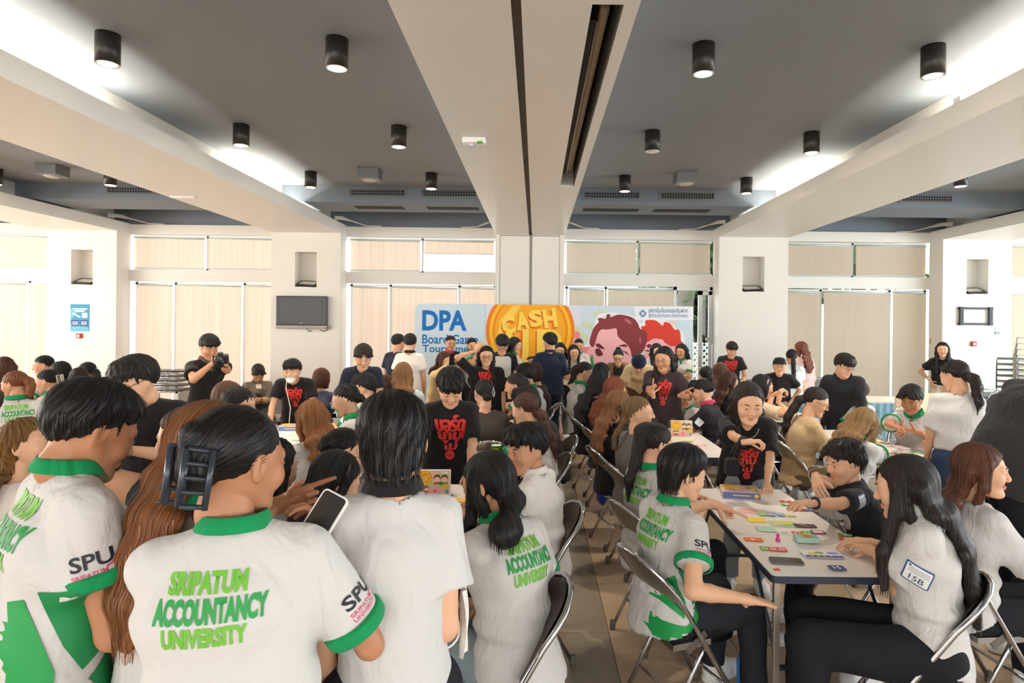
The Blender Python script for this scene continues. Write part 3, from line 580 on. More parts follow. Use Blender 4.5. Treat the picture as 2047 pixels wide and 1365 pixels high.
# ------------------------------------------------------------------ folding chairs and tables
def arc(c, r, a0, a1, n, f): return [f(c[0] + r * math.cos(math.radians(a0 + (a1 - a0) * i / n)), c[1] + r * math.sin(math.radians(a0 + (a1 - a0) * i / n))) for i in range(n + 1)]
def make_chair():
    """faces +y, origin on the floor below the seat centre"""
    e = empty('folding_chair', (0, 0, 0)); hw = .205
    prof = lambda z: .25 - .50 * z / .80           # the long side tubes lean back from the front feet to the top of the back
    pts = [(-hw, prof(.03), .03), (-hw, prof(.4), .4), (-hw, prof(.62) , .62)]
    for q in range(0, 181, 18):
        a = math.radians(180 - q); z = .66 + .17 * math.sin(a) ** .8; pts.append((hw * math.cos(a), prof(z) - .045 * math.sin(a), z))
    pts += [(hw, prof(.62), .62), (hw, prof(.4), .4), (hw, prof(.03), .03)]
    MB().tube(pts, .0125, 9).build('front_frame', CHROME, e)
    for s in (-1, 1):
        MB().tube([(s * (hw - .03), -.21, .03), (s * (hw - .03), -.02, .36), (s * (hw - .03), .015, .42)], .011, 8).build('rear_leg', CHROME, e)
        MB().box((s * (hw - .015), -.055, .44), (.012, .12, .035), Matrix.Rotation(R(35), 3, 'X')).build('hinge_plate', STEEL, e)
        for y, x in ((prof(.02), hw), (-.222, hw - .03)): MB().lathe((s * x, y, 0), [(.017, 0), (.019, .02), (.016, .055)], 10).build('rubber_foot', RUBBER, e)
    MB().tube([(-hw, prof(.2), .2), (hw, prof(.2), .2)], .007, 6).build('crossbar', CHROME, e); MB().tube([(-hw + .03, -.13, .17), (hw - .03, -.13, .17)], .007, 6).build('crossbar', CHROME, e)
    sp = [(-.185, -.17), (.185, -.17)] + [(.19 * 1.0, .02)] + [(.185 * math.cos(math.radians(t)) , .08 + .135 * math.sin(math.radians(t)) ** .7) for t in range(8, 173, 15)] + [(-.19, .02)]
    m = MB(); m.prism([(x * 1.04, y * 1.04) for x, y in sp], .418, .446); m.build('seat_rim', CHROME, e, smooth=False)
    bm = bmesh.new(); vs = [bm.verts.new((x, y, .43)) for x, y in sp]; f = bm.faces.new(vs); bmesh.ops.recalc_face_normals(bm, faces=bm.faces[:])
    if f.normal.z < 0: f.normal_flip()
    r_ = bmesh.ops.inset_region(bm, faces=[f], thickness=.03, depth=0)
    top = f; bmesh.ops.translate(bm, verts=[v for v in top.verts], vec=(0, 0, .034))
    ex = [ed for ed in bm.edges if all(abs(v.co.z - .43) < 1e-4 for v in ed.verts)]
    rr = bmesh.ops.extrude_edge_only(bm, edges=ex); bmesh.ops.translate(bm, verts=[g for g in rr['geom'] if isinstance(g, bmesh.types.BMVert)], vec=(0, 0, -.008))
    me = bpy.data.meshes.new('seat'); bm.to_mesh(me); bm.free(); me.materials.append(VINYL); me.polygons.foreach_set('use_smooth', [True] * len(me.polygons)); link('seat', me, e)
    # backrest: vinyl front, steel back, curved
    V = []; nx, nz = 11, 8
    for face in (0, 1):
        for j in range(nz):
            for i in range(nx):
                t = -1 + 2 * i / (nx - 1); a = math.acos(max(-1, min(1, t))); zt = .655 + .165 * math.sin(a) ** .8; zb = .53 + .0 * t; z = zb + (zt - zb) * j / (nz - 1)
                V.append((t * (hw - .008), prof(z) - .045 * (1 - t * t) + (.012 if face == 0 else -.008), z))
    F0 = [(j * nx + i, j * nx + i + 1, (j + 1) * nx + i + 1, (j + 1) * nx + i) for j in range(nz - 1) for i in range(nx - 1)]; n0 = nx * nz
    mesh_np('backrest_pad', V[:n0], F0, VINYL, e); mesh_np('backrest_panel', V[n0:], F0, CHBACK, e)
    for s in (-.09, .09):
        for z in (.57, .65): MB().lathe((s, prof(z) - .05 + .09 * abs(s) - .003, z), [(.011, 0), (.007, -.006)], 8, (0, 1, 0)).build('rivet', CHROME, e)
    return e
CH0 = make_chair(); CH_USED = False
def chair(x, y, face, label, group='brown folding chairs round the game tables'):
    """face: azimuth the sitter looks at (0 = away from the camera, 90 = to the right)"""
    global CH_USED
    o = CH0 if not CH_USED else copy_tree(CH0); CH_USED = True
    o.location = (x, y, 0); o.rotation_euler = (0, 0, -math.radians(face)); tag(o, label, 'chair', group); return o
LAM = mat('white_laminate', (240, 233, 225), .28, vary=.02, vscale=3); EDGE = mat('table_edge_navy', (42, 46, 66), .4); LEGM = mat('table_leg', (176, 162, 146), .35, .5)
TZ = .74
def table(x0, x1, y0, y1, label, tagno=None):
    e = empty('folding_table', ((x0 + x1) / 2, (y0 + y1) / 2, 0), 0, label, 'table', 'white folding game tables'); w, l = x1 - x0, y1 - y0
    MB().prism(rounded(w, l, .02, 3), TZ - .026, TZ - .0, None).build('tabletop', LAM, e, smooth=False)
    m = MB(); o_ = rounded(w + .012, l + .012, .024, 3); i_ = rounded(w + .001, l + .001, .02, 3); n = len(o_)
    m.add([(a, b, TZ - .032) for a, b in o_] + [(a, b, TZ - .001) for a, b in o_] + [(a, b, TZ - .001) for a, b in i_] + [(a, b, TZ - .032) for a, b in i_], [(k, (k + 1) % n, n + (k + 1) % n, n + k) for k in range(n)] + [(n + k, n + (k + 1) % n, 2 * n + (k + 1) % n, 2 * n + k) for k in range(n)] + [(3 * n + k, 3 * n + (k + 1) % n, (k + 1) % n, k) for k in range(n)])
    m.build('edge_band', EDGE, e, smooth=False)
    for sx_ in (-1, 1):
        for sy_ in (-1, 1):
            px_, py_ = sx_ * (w / 2 - .035), sy_ * (l / 2 - .05)
            MB().box((px_, py_, (TZ - .03) / 2 + .01), (.028, .028, TZ - .05), None, .003).build('leg', LEGM, e)
            MB().box((px_, py_, .01), (.034, .034, .02)).build('leg_cap', BLACK, e)
            MB().tube([(px_, py_ - sy_ * .01, .36), (px_, py_ - sy_ * .30, TZ - .035)], .009, 6).build('brace', EDGE, e)
    for sy_ in (-1, 1): MB().box((0, sy_ * (l / 2 - .05), .30), (w - .1, .018, .018)).build('crossbar', EDGE, e)
    MB().box((0, 0, TZ - .045), (w - .08, l - .12, .03)).build('underframe', EDGE, e)
    return e
TABLES = {'R1': (1.08, 1.69, 2.82, 4.31), 'R2': (1.08, 1.70, 5.32, 6.80), 'R3': (1.08, 1.70, 7.45, 8.6), 'S1': (2.82, 3.43, 2.82, 4.31), 'S2': (2.82, 3.43, 5.32, 6.80), 'S3': (2.82, 3.43, 7.3, 8.72),
          'L1': (-1.02, -.41, 2.85, 4.35), 'L2': (-1.02, -.41, 5.2, 6.7), 'L3': (-.95, -.35, 7.95, 8.6), 'M2': (-2.70, -2.09, 5.0, 6.5), 'M3': (-2.7, -2.09, 7.6, 9.1)}
TLAB = {'R1': 'white folding game table with number tag 15 at front right', 'R2': 'white folding table before the long-haired man with glasses', 'R3': 'white folding table under the bending person in navy beret', 'S1': 'white folding table at the right picture edge',
        'S2': 'white folding table with pink cards before the polo boy', 'S3': 'white folding table under the leaning man in black polo', 'L1': 'white folding table with upright game box, front centre left', 'L2': 'white folding table with green snack cup',
        'L3': 'white folding table in the third row left of the aisle', 'M1': 'white folding table hidden behind the front standing group', 'M2': 'white folding table under the masked man leaning over', 'M3': 'white folding table in front of the navy tee man', 'N2': 'white folding table among the far left polo group', 'N3': 'white folding table behind the far left polo group'}
for k_, t_ in TABLES.items(): table(*t_, TLAB[k_])
# far right: long table with blue skirt, table with paper box and bag, banquet chairs
def banquet_chair(x, y, rz, label, z=0, group='grey banquet chairs by the wall'):
    e = empty('banquet_chair', (x, y, z), rz, label, 'chair', group); G = mat('grey_fabric', (138, 142, 138), .8, bump=.2, bscale=200)
    for s in (-1, 1):
        MB().tube([(s * .2, .22, .01), (s * .2, .2, .42)], .011, 6).build('leg', CHROME, e)
    MB().tube([(-.2, -.26, .01), (-.2, -.2, .44), (-.2, -.27, .84), (-.15, -.285, .92), (.15, -.285, .92), (.2, -.27, .84), (.2, -.2, .44), (.2, -.26, .01)], .012, 8).build('back_frame', CHROME, e)
    MB().box((0, .01, .45), (.41, .42, .07), None, .025).build('seat', G, e); MB().box((0, -.255, .72), (.35, .04, .34), Matrix.Rotation(R(12), 3, 'X'), .018).build('backrest', G, e)
    return e
q = px(1775, 772, Y=8.6)
e = empty('skirted_table', (4.75, 9.3, 0), 0, 'long table with a pale blue cloth skirt below the right window', 'table')
MB().box((0, 0, .78), (2.5, .7, .03), None, .01).build('tabletop', LAM, e)
V = []; n_ = 120
for z in (.02, .765):
    for i in range(n_ + 1): t = i / n_; V.append((-1.24 + 2.48 * t, -.34 - .018 * math.sin(i * 1.3) * (1 if z < .5 else .3), z))
mesh_np('skirt', V, [(i, i + 1, n_ + 2 + i, n_ + 1 + i) for i in range(n_)], cloth((150, 196, 222)), e)
for s in (-1, 1): MB().box((s * 1.2, .3, .38), (.04, .04, .76)).build('leg', STEEL, e)
tq = px(1870, 780, Y=8.0)
e = empty('folding_table', (5.75, 8.0, 0), 0, 'white folding table with paper box and black bag, far right', 'table', 'white folding game tables'); MB().box((0, 0, .76), (2.0, .6, .03), None, .008).build('tabletop', LAM, e)
for sx_ in (-1, 1):
    for sy_ in (-1, 1): MB().box((sx_ * .92, sy_ * .24, .375), (.035, .035, .75)).build('leg', mat('leg_blue_grey', (150, 170, 184), .4, .3), e)
    MB().box((sx_ * .92, 0, .2), (.03, .5, .03)).build('crossbar', STEEL, e)
for u, v, Y, rz, lb in ((1760, 800, 7.6, .5, 'grey banquet chair standing alone before the blue skirted table'), (1487, 750, 10.6, 2.8, 'grey banquet chair against the pillar behind the leaning man'), (1640, 752, 11.2, 3.1, 'grey banquet chair under the window left of the skirted table'), (1965, 765, 9.3, 3.14, 'grey banquet chair behind the black bag'), (2008, 768, 9.3, 3.2, 'grey banquet chair with a second one pushed against it, right edge'), (2040, 775, 9.0, 3.2, 'grey banquet chair at the very right edge')):
    p = px(u, v, Y=Y); banquet_chair(p[0], Y, rz, lb)
p = px(2003, 765, Y=9.0); banquet_chair(p[0] + .05, 8.8, 3.14, 'front grey banquet chair of the pair at right edge')
p = px(2030, 740, Y=11.5)
for k in range(9):
    e = empty('stacked_chair', (p[0], 11.5, k * .105), 0, ['lowest', 'second', 'third', 'fourth', 'middle', 'sixth', 'seventh', 'eighth', 'topmost'][k] + ' chrome chair in the tall stack at the right edge', 'chair', 'stacked chairs at the right edge')
    MB().tube([(-.2, .2, .02), (-.2, .2, .44), (-.2, -.2, .46), (-.2, -.3, .85), (.2, -.3, .85), (.2, -.2, .46), (.2, .2, .44), (.2, .2, .02)], .012, 6).build('frame', CHROME, e); MB().box((0, 0, .46), (.4, .4, .03), None, .01).build('seat', mat('grey_fabric', ()), e)
p = px(1838, 766, Y=8.0); e = empty('paper_box', (p[0], 8.05, .775), 0, 'open cream paper box on the far right table', 'box'); CR_ = mat('cream_card', (236, 214, 178), .8)
for s in (-1, 1): MB().box((s * .12, 0, .12), (.26, .012, .24), Matrix.Rotation(R(20 * s), 3, 'Z')).build('panel', CR_, e)
MB().box((0, .14, .1), (.4, .012, .2)).build('panel', CR_, e)
p = px(1965, 772, Y=7.9); e = empty('handbag', (p[0], 7.9, .775), 0, 'black handbag on the far right table', 'bag'); m = MB(); m.prism([(-.17, 0), (.17, 0), (.12, .17), (-.12, .15)], -.06, .06, MX); m.build('bag_body', cloth((30, 30, 32)), e, smooth=False); MB().tube([(-.08, 0, .15), (-.04, 0, .2), (.05, 0, .21), (.1, 0, .17)], .008, 6).build('handle', BLACK, e)
# ------------------------------------------------------------------ implicit surfaces -> one continuous mesh
class Field:
    def __init__(s, lo, hi, h):
        s.lo = np.array(lo, float); s.h = h; n = np.maximum(4, np.ceil((np.array(hi) - s.lo) / h).astype(int) + 1)
        s.ax = [(s.lo[i] + h * np.arange(n[i])).astype(np.float32) for i in range(3)]; s.D = np.full(n, .25, np.float32)
    def sub(s, lo, hi):
        sl = []
        for i in range(3):
            a = int(max(0, math.floor((lo[i] - s.lo[i]) / s.h))); b = int(min(len(s.ax[i]), math.ceil((hi[i] - s.lo[i]) / s.h) + 1))
            if b <= a: return None
            sl.append(slice(a, b))
        return tuple(sl), s.ax[0][sl[0]][:, None, None], s.ax[1][sl[1]][None, :, None], s.ax[2][sl[2]][None, None, :]
    def put(s, sl, d, k, op):
        A = s.D[sl]
        if op == 'u':
            if k <= 0: s.D[sl] = np.minimum(A, d)
            else:
                h = np.clip(.5 + .5 * (A - d) / k, 0, 1); s.D[sl] = A + (d - A) * h - k * h * (1 - h)
        else:  # smooth cut
            h = np.clip(.5 - .5 * (A + d) / max(k, 1e-4), 0, 1); s.D[sl] = A + (-d - A) * h + k * h * (1 - h)
    def cone(s, a, b, r1, r2, k=.02, xa=None, wf=1., op='u'):
        a, b = np.asarray(a, float), np.asarray(b, float); Rm = max(r1, r2) * max(wf, 1) + k + 2.5 * s.h + (.0 if op == 'u' else .02)
        g = s.sub(np.minimum(a, b) - Rm, np.maximum(a, b) + Rm)
        if g is None: return
        sl, X, Y, Z = g; ba = b - a; L2 = float(ba @ ba) + 1e-9
        px_, py_, pz_ = X - np.float32(a[0]), Y - np.float32(a[1]), Z - np.float32(a[2])
        h = np.clip((px_ * np.float32(ba[0]) + py_ * np.float32(ba[1]) + pz_ * np.float32(ba[2])) / np.float32(L2), 0, 1)
        qx, qy, qz = px_ - h * np.float32(ba[0]), py_ - h * np.float32(ba[1]), pz_ - h * np.float32(ba[2])
        q2 = qx * qx + qy * qy + qz * qz
        if xa is not None and wf != 1:
            t = qx * np.float32(xa[0]) + qy * np.float32(xa[1]) + qz * np.float32(xa[2]); q2 = q2 - t * t * np.float32(1 - 1 / wf ** 2)
        d = np.sqrt(np.maximum(q2, 1e-12)) - (np.float32(r1) + h * np.float32(r2 - r1)); s.put(sl, d, k, op)
    def ell(s, c, r, k=.02, op='u', Q=None):
        c = np.asarray(c, float); r = np.asarray(r, float); Rm = r.max() + k + 2.5 * s.h + .01; g = s.sub(c - Rm, c + Rm)
        if g is None: return
        sl, X, Y, Z = g; X = X - np.float32(c[0]); Y = Y - np.float32(c[1]); Z = Z - np.float32(c[2])
        if Q is not None: X, Y, Z = (np.float32(Q[i][0]) * X + np.float32(Q[i][1]) * Y + np.float32(Q[i][2]) * Z for i in range(3))
        X, Y, Z = X / np.float32(r[0]), Y / np.float32(r[1]), Z / np.float32(r[2]); k0 = np.sqrt(X * X + Y * Y + Z * Z + 1e-9)
        k1 = np.sqrt((X / r[0]) ** 2 + (Y / r[1]) ** 2 + (Z / r[2]) ** 2 + 1e-9).astype(np.float32); s.put(sl, k0 * (k0 - 1) / k1, k, op)
    def grid(s): return s.ax[0][:, None, None], s.ax[1][None, :, None], s.ax[2][None, None, :]
    def mesh(s):
        D = s.D; S = D < 0; n = np.array(D.shape) - 1
        cs = [(i, j, k) for i in (0, 1) for j in (0, 1) for k in (0, 1)]
        cnt = np.zeros(n, np.int8)
        for i, j, k in cs: cnt += S[i:i + n[0], j:j + n[1], k:k + n[2]]
        m = (cnt > 0) & (cnt < 8); I = np.argwhere(m)
        if len(I) == 0: return np.zeros((0, 3)), np.zeros((0, 4), int)
        idx = np.full(n, -1, np.int32); idx[m] = np.arange(len(I))
        v = np.stack([D[I[:, 0] + i, I[:, 1] + j, I[:, 2] + k] for i, j, k in cs], 1)
        P = np.zeros((len(I), 3)); C = np.zeros(len(I)); ca = np.array(cs, float)
        for a in range(8):
            for b in range(a + 1, 8):
                if bin(a ^ b).count('1') != 1: continue
                va, vb = v[:, a], v[:, b]; x = (va < 0) != (vb < 0); t = np.where(x, va / np.where(x, va - vb, 1), 0)
                P += np.where(x[:, None], ca[a] + (ca[b] - ca[a]) * t[:, None], 0); C += x
        V = s.lo + s.h * (I + P / C[:, None]); F = []
        for ax in range(3):
            o1, o2 = [(1, 2), (2, 0), (0, 1)][ax]; s0 = [slice(1, n[q]) for q in range(3)]; s0[ax] = slice(0, n[ax]); s1 = list(s0); s1[ax] = slice(1, n[ax] + 1)
            A, B = S[tuple(s0)], S[tuple(s1)]; E = np.argwhere(A != B)
            if len(E) == 0: continue
            flip = A[tuple(E.T)]; E = E + [0 if q == ax else 1 for q in range(3)]
            def cell(d1, d2):
                q = E.copy(); q[:, o1] -= d1; q[:, o2] -= d2; return idx[q[:, 0], q[:, 1], q[:, 2]]
            f = np.stack([cell(1, 1), cell(0, 1), cell(0, 0), cell(1, 0)], 1); f[~flip] = f[~flip][:, ::-1]; F.append(f)
        return V, np.concatenate(F)
def nz(v): v = np.asarray(v, float); return v / (np.linalg.norm(v) + 1e-9)
def rotm(ax, deg): return np.array(Matrix.Rotation(R(deg), 3, Vector(tuple(map(float, ax)))))
# ------------------------------------------------------------------ heads, hands, shoes (kept and reused)
CACHE = {}
def head_mesh(h, sex, var):
    k = ('head', round(h, 4), sex, var)
    if k in CACHE: return CACHE[k]
    f = Field((-.105, -.14, -.16), (.105, .15, .15), h); w = [1., .97, 1.04][var]; j = 1. if sex == 'm' else .93
    f.ell((0, -.016, .03), (.077 * w, .096, .086), 0)
    f.cone((0, .018, .0), (0, .040, -.070), .066 * w, .044 * j, .035, (1, 0, 0), 1.04)
    for s in (-1, 1):
        f.cone((s * .05 * j * w, .0, -.035), (s * .028 * j, .055, -.088), .022, .018, .03)
        f.ell((s * .040, .060, -.026), (.027, .024, .026), .03)
        f.cone((s * .016, .087, .022), (s * .048, .068, .024), .009, .008, .016)
    f.ell((0, .076, -.097), (.022 * j, .018, .016), .025)
    f.cone((0, .084, .018), (0, .104, -.022), .007, .0105, .014)
    for s in (-1, 1): f.ell((s * .011, .098, -.027), (.008, .011, .008), .008)
    for s in (-1, 1):
        f.ell((s * .032, .099, .004), (.018, .014, .011), .014, 'c'); f.ell((s * .032, .0765, .003), (.0165, .0135, .0125), .004)
    f.ell((0, .0905, -.0570), (.0195, .0075, .0045), .007); f.ell((0, .0890, -.0660), (.0165, .0078, .0055), .007)
    f.cone((-.019, .098, -.0612), (.019, .098, -.0612), .0022, .0022, .003, op='c')
    for s in (-1, 1):
        Q = rotm((0, 0, 1), s * -18); f.ell((s * .078 * w, -.012, -.004), (.008, .019, .031), .010, Q=Q); f.ell((s * .088 * w, -.006, .002), (.008, .010, .017), .006, 'c')
    f.cone((0, -.022, -.05), (0, -.032, -.105), .050 * j, .050 * j, .03)
    V, F = f.mesh(); lip = np.clip(1.6 - np.minimum(np.sqrt((V[:, 0] / .0205) ** 2 + ((V[:, 2] + .0570) / .0050) ** 2), np.sqrt((V[:, 0] / .0175) ** 2 + ((V[:, 2] + .0660) / .0060) ** 2)) * 1.1, 0, 1) * (V[:, 1] > .082)
    CACHE[k] = (V, F, lip); return CACHE[k]
def hand_mesh(h, pose):
    """right hand: fingers along +y, palm towards -z, thumb side -x"""
    k = ('hand', round(h, 4), pose)
    if k in CACHE: return CACHE[k]
    f = Field((-.11, -.06, -.14), (.075, .24, .07), h); kn = [(-.030, .088), (-.010, .093), (.011, .089), (.029, .080)]
    f.cone((0, -.045, 0), (0, .012, 0), .023, .024, .01, (1, 0, 0), 1.25)
    for x, y in kn: f.cone((x * .55, .01, 0), (x, y - .008, 0), .0145, .0105, .016)
    cur = {'relax': (18, 26, 18), 'flat': (3, 6, 4), 'fist': (78, 95, 60), 'grip': (48, 55, 35), 'point': (72, 95, 60), 'hold': (35, 40, 25)}[pose]; ln = [(.040, .025, .021), (.044, .028, .022), (.041, .026, .021), (.032, .020, .019)]
    for i, (x, y) in enumerate(kn):
        p = np.array([x, y - .006, 0]); a = 0.; sp = (i - 1.5) * -.06; c3 = cur
        if pose == 'point' and i == 0: c3 = (4, 6, 4)
        for q in range(3):
            a += c3[q]; d = np.array([-math.sin(sp) * .9, math.cos(R(a)), -math.sin(R(a))]); d = nz(d); n_ = p + d * ln[i][q]
            f.cone(p, n_, .0092 - .001 * q, .0082 - .001 * q, .0035); p = n_
    tb = {'flat': 30, 'relax': 26, 'grip': 14, 'hold': 18, 'fist': 8, 'point': 10}[pose]; p = np.array([-.016, .012, -.006])
    for q, (l_, r1, r2) in enumerate(((.042, .014, .0115), (.032, .011, .0098), (.026, .0096, .0082))):
        d = nz((-math.sin(R(52 - q * 16)) , math.cos(R(52 - q * 16)), -.35 - .02 * (40 - tb))) ; n_ = p + d * l_; f.cone(p, n_, r1, r2, .007); p = n_
    CACHE[k] = f.mesh(); return CACHE[k]
def shoe_parts():
    if 'shoe' in CACHE: return CACHE['shoe']
    h = .009; f = Field((-.08, -.12, -.02), (.08, .22, .14), h)
    f.cone((0, -.05, .045), (0, .05, .05), .042, .045, .02); f.cone((0, .05, .045), (0, .15, .03), .045, .033, .03, (1, 0, 0), 1.15); f.cone((0, -.045, .06), (0, -.05, .105), .042, .04, .02); f.cone((0, -.04, .105), (0, -.045, .16), .03, .03, .003, op='c')
    X, Y, Z = f.grid(); f.D = np.maximum(f.D, .022 - Z); U = f.mesh()
    g = Field((-.08, -.12, -.02), (.08, .22, .06), h); g.cone((0, -.05, .02), (0, .06, .02), .048, .048, .01, (1, 0, 0), 1.); g.cone((0, .06, .02), (0, .155, .02), .05, .04, .02, (1, 0, 0), 1.1)
    X, Y, Z = g.grid(); g.D = np.maximum(np.maximum(g.D, Z - .03), -Z + .0); CACHE['shoe'] = (U, g.mesh()); return CACHE['shoe']
def ik(a, b, l1, l2, pole):
    """middle joint between a and b"""
    d = b - a; L = np.linalg.norm(d); u = d / (L + 1e-9)
    if L > (l1 + l2) * .995: b = a + u * (l1 + l2) * .995; L = (l1 + l2) * .995
    x = (L * L + l1 * l1 - l2 * l2) / (2 * L); y = math.sqrt(max(l1 * l1 - x * x, 0)); p = pole - u * (pole @ u); p = nz(p)
    return a + u * x + p * y, b
# ------------------------------------------------------------------ people
def cut_cone(f, a, b, r1, r2, k, wf=1, xa=None):
    """tapered tube from a, cut flat at b"""
    a, b = np.asarray(a, float), np.asarray(b, float); Rm = max(r1, r2) * max(1, wf) + .05; u = nz(b - a)
    g = f.sub(np.minimum(a, b) - Rm, np.maximum(a, b) + Rm)
    if g is None: return
    sl, X, Y, Z = g; L = np.linalg.norm(b - a); p = [X - a[0], Y - a[1], Z - a[2]]; t = p[0] * u[0] + p[1] * u[1] + p[2] * u[2]; tc = np.clip(t, 0, L + .05)
    q = [p[i] - tc * u[i] for i in range(3)]; q2 = sum(x * x for x in q)
    d = np.sqrt(q2) - (r1 + (r2 - r1) * tc / L); f.put(sl, np.maximum(d, t - L).astype(np.float32), k, 'u')
def wrinkle(f, amp, fr=1., seed=0.):
    X, Y, Z = f.grid(); m = np.abs(f.D) < .06
    w = np.sin(31 * fr * Z + 12 * fr * X + 2.2 * np.sin(15 * fr * Y + 9 * fr * X + seed) + seed) * .6 + np.sin(21 * fr * X - 17 * fr * Y + 13 * fr * Z + 1.8 * np.sin(19 * fr * Z + seed * 2)) * .5
    f.D += np.where(m, amp * w, 0).astype(np.float32)
def hair_field(style, h, o, world):
    """hair in the head's own frame; world(p) turns a scene point into it"""
    L = o.get('len', .3); low = -.2
    pts = [world(p) for p in o.get('path', [])]; lo = np.array([-.15, -.17, -.17]); hi = np.array([.15, .15, .19])
    for p in pts: lo = np.minimum(lo, p - .09); hi = np.maximum(hi, p + .09)
    f = Field(lo, hi, h); v = o.get('vol', 0.)
    tight = style in ('pony', 'bun', 'braid', 'clip'); e = -.004 if tight else 0
    f.ell((0, -.020, .036), (.087 + e + v * .6, .105 + e + v * .6, .093 + e + v), 0)
    if style in ('short', 'mullet', 'curly', 'buzz'): f.ell((0, .006, .072), (.070 + v, .082 + v, .050 + v), .03); f.ell((0, -.06, .03), (.07, .06, .07), .03)
    X, Y, Z = f.grid(); hl = o.get('line', .078)
    d1 = (hl + 1.45 * (Y - .072) - Z) / 1.76
    if style in ('short', 'curly', 'buzz'): d2 = (.016 + .86 * np.minimum(Y, .03) - Z) / 1.32
    elif style == 'mullet': d2 = np.where(Y > -.035, (.0 + .4 * Y - Z), (-.105 + .5 * np.abs(X) - Z))
    elif style == 'bob': d2 = (-.125 - Z) + 0 * Y
    else: d2 = (-.05 + .75 * np.minimum(Y, .02) - Z) / 1.25 if tight else (-.10 - Z) + 0 * Y
    if style == 'bob': f.ell((0, -.035, -.03), (.093, .085, .10), .03); f.cone((-.07, .0, .0), (-.075, .012, -.09), .03, .022, .03); f.cone((.07, .0, .0), (.075, .012, -.09), .03, .022, .03)
    if style == 'mullet': f.ell((0, -.055, -.04), (.070, .050, .078), .03)
    D = np.maximum(f.D, d1 if style != 'bob' else np.minimum(d1, np.maximum(d1, 0) * 0 + (Y - .045)) if False else d1)
    if style == 'bob': D = np.where(Y < .03, f.D, np.maximum(f.D, d1))
    f.D = np.maximum(D, d2).astype(np.float32)
    r_ = random.Random(o.get('seed', 1))
    if style in ('short', 'curly') :
        for s in (-1, 1): f.cone((s * .074, .022, .03), (s * .073, .024, -.006), .009, .004, .010)
    fr = o.get('fringe')
    if fr:
        n = 11
        for i in range(n):
            x = -.068 + .136 * i / (n - 1); yf = .088 * math.sqrt(max(0, 1 - (x / .088) ** 2)) + .010; ze = fr + r_.uniform(-.008, .008) + abs(x) * .12 * (-1)
            if o.get('part') and abs(x) < .022: continue
            sw = o.get('sweep', 0) + (x * .35 if o.get('part') else 0)
            f.cone((x * .7 - sw * .3, yf - .035, .108), (x * .95, yf - .004, .078), .022, .015, .012); f.cone((x * .95, yf - .004, .078), (x * 1.05 + sw, yf + .003 - abs(sw) * .3, ze), .015, .007, .010)
    if style in ('long', 'half'):
        w = o.get('w', .085)
        f.cone((0, -.06, .0), (0, -.075, -.10), .045, .035, .04, (1, 0, 0), w / .037)
        for a, b, k in zip(pts[:-1], pts[1:], range(9)):
            n_ = len(pts) - 1; ra, rb = (.034 - .006 * k / n_), (.034 - .006 * (k + 1) / n_ if k < n_ - 1 else .015); xa = nz(world(o['xa'] + o['hc']) - world(o['hc']))
            f.cone(a, b, ra, rb, .03, xa, (w + .012) / .034)
        for s in (-1, 1):
            if o.get('side', 1): f.cone((s * .076, .012, .045), (s * .086, .002, -.06), .018, .020, .02); f.cone((s * .086, .002, -.06), (s * .088, -.02, -.15), .020, .018, .02)
        for ch in o.get('front', []):
            q = [np.array((ch * .078, .014, .02))] + [world(p) for p in o['fpath'][ch]]
            for a, b in zip(q[:-1], q[1:]): f.cone(a, b, .024, .021, .02)
    if style in ('pony', 'half', 'braid') and o.get('tail'):
        t0 = np.array(o.get('tie', (0, -.106, .03))); q = [t0 + (0, .03, 0), t0 + (0, -.012, 0)] + [world(p) for p in o['tail']]; n_ = len(q) - 1
        for k, (a, b) in enumerate(zip(q[:-1], q[1:])):
            if style == 'braid' and k >= 1:
                for j in range(4): c_ = a + (b - a) * (j + .5) / 4; f.ell(c_, (.019, .019, .022), .006)
            else:
                ra, rb = [.020 + .016 * math.sin(math.pi * min(1, (kk + .2) / (n_ + .2)) ** .8) for kk in (k, k + 1)]; f.cone(a, b, ra, rb if k < n_ - 1 else .008, .02)
    if style in ('bun', 'clip'): f.ell(o.get('bun', (0, -.108, .012)), (.046, .036, .044), .012)
    if style == 'clip':
        f.cone((0, -.1, -.02), (.0, -.12, .06), .034, .026, .02)
    az = np.arctan2(X, Y + .02); amp = o.get('tex', .003)
    fa = 1.8 if style == 'curly' else 1.
    zw = 0. if amp < .0017 else (.35 if style in ('long', 'half', 'pony') and amp < .0025 else 1.)
    f.D += (amp * np.sin(az * 19 + 5 * zw * np.sin(Z * 24 * fa) + 3) + amp * .7 * np.sin(az * 37 + 40 * zw * Z * (fa - .6) + 8 * zw * np.sin(Z * 11))).astype(np.float32) * (np.abs(f.D) < .05)
    if style == 'curly': f.D += (.006 * np.sin(X * 90 + 2) * np.sin(Y * 84) * np.sin(Z * 88 + 1)).astype(np.float32)
    return f
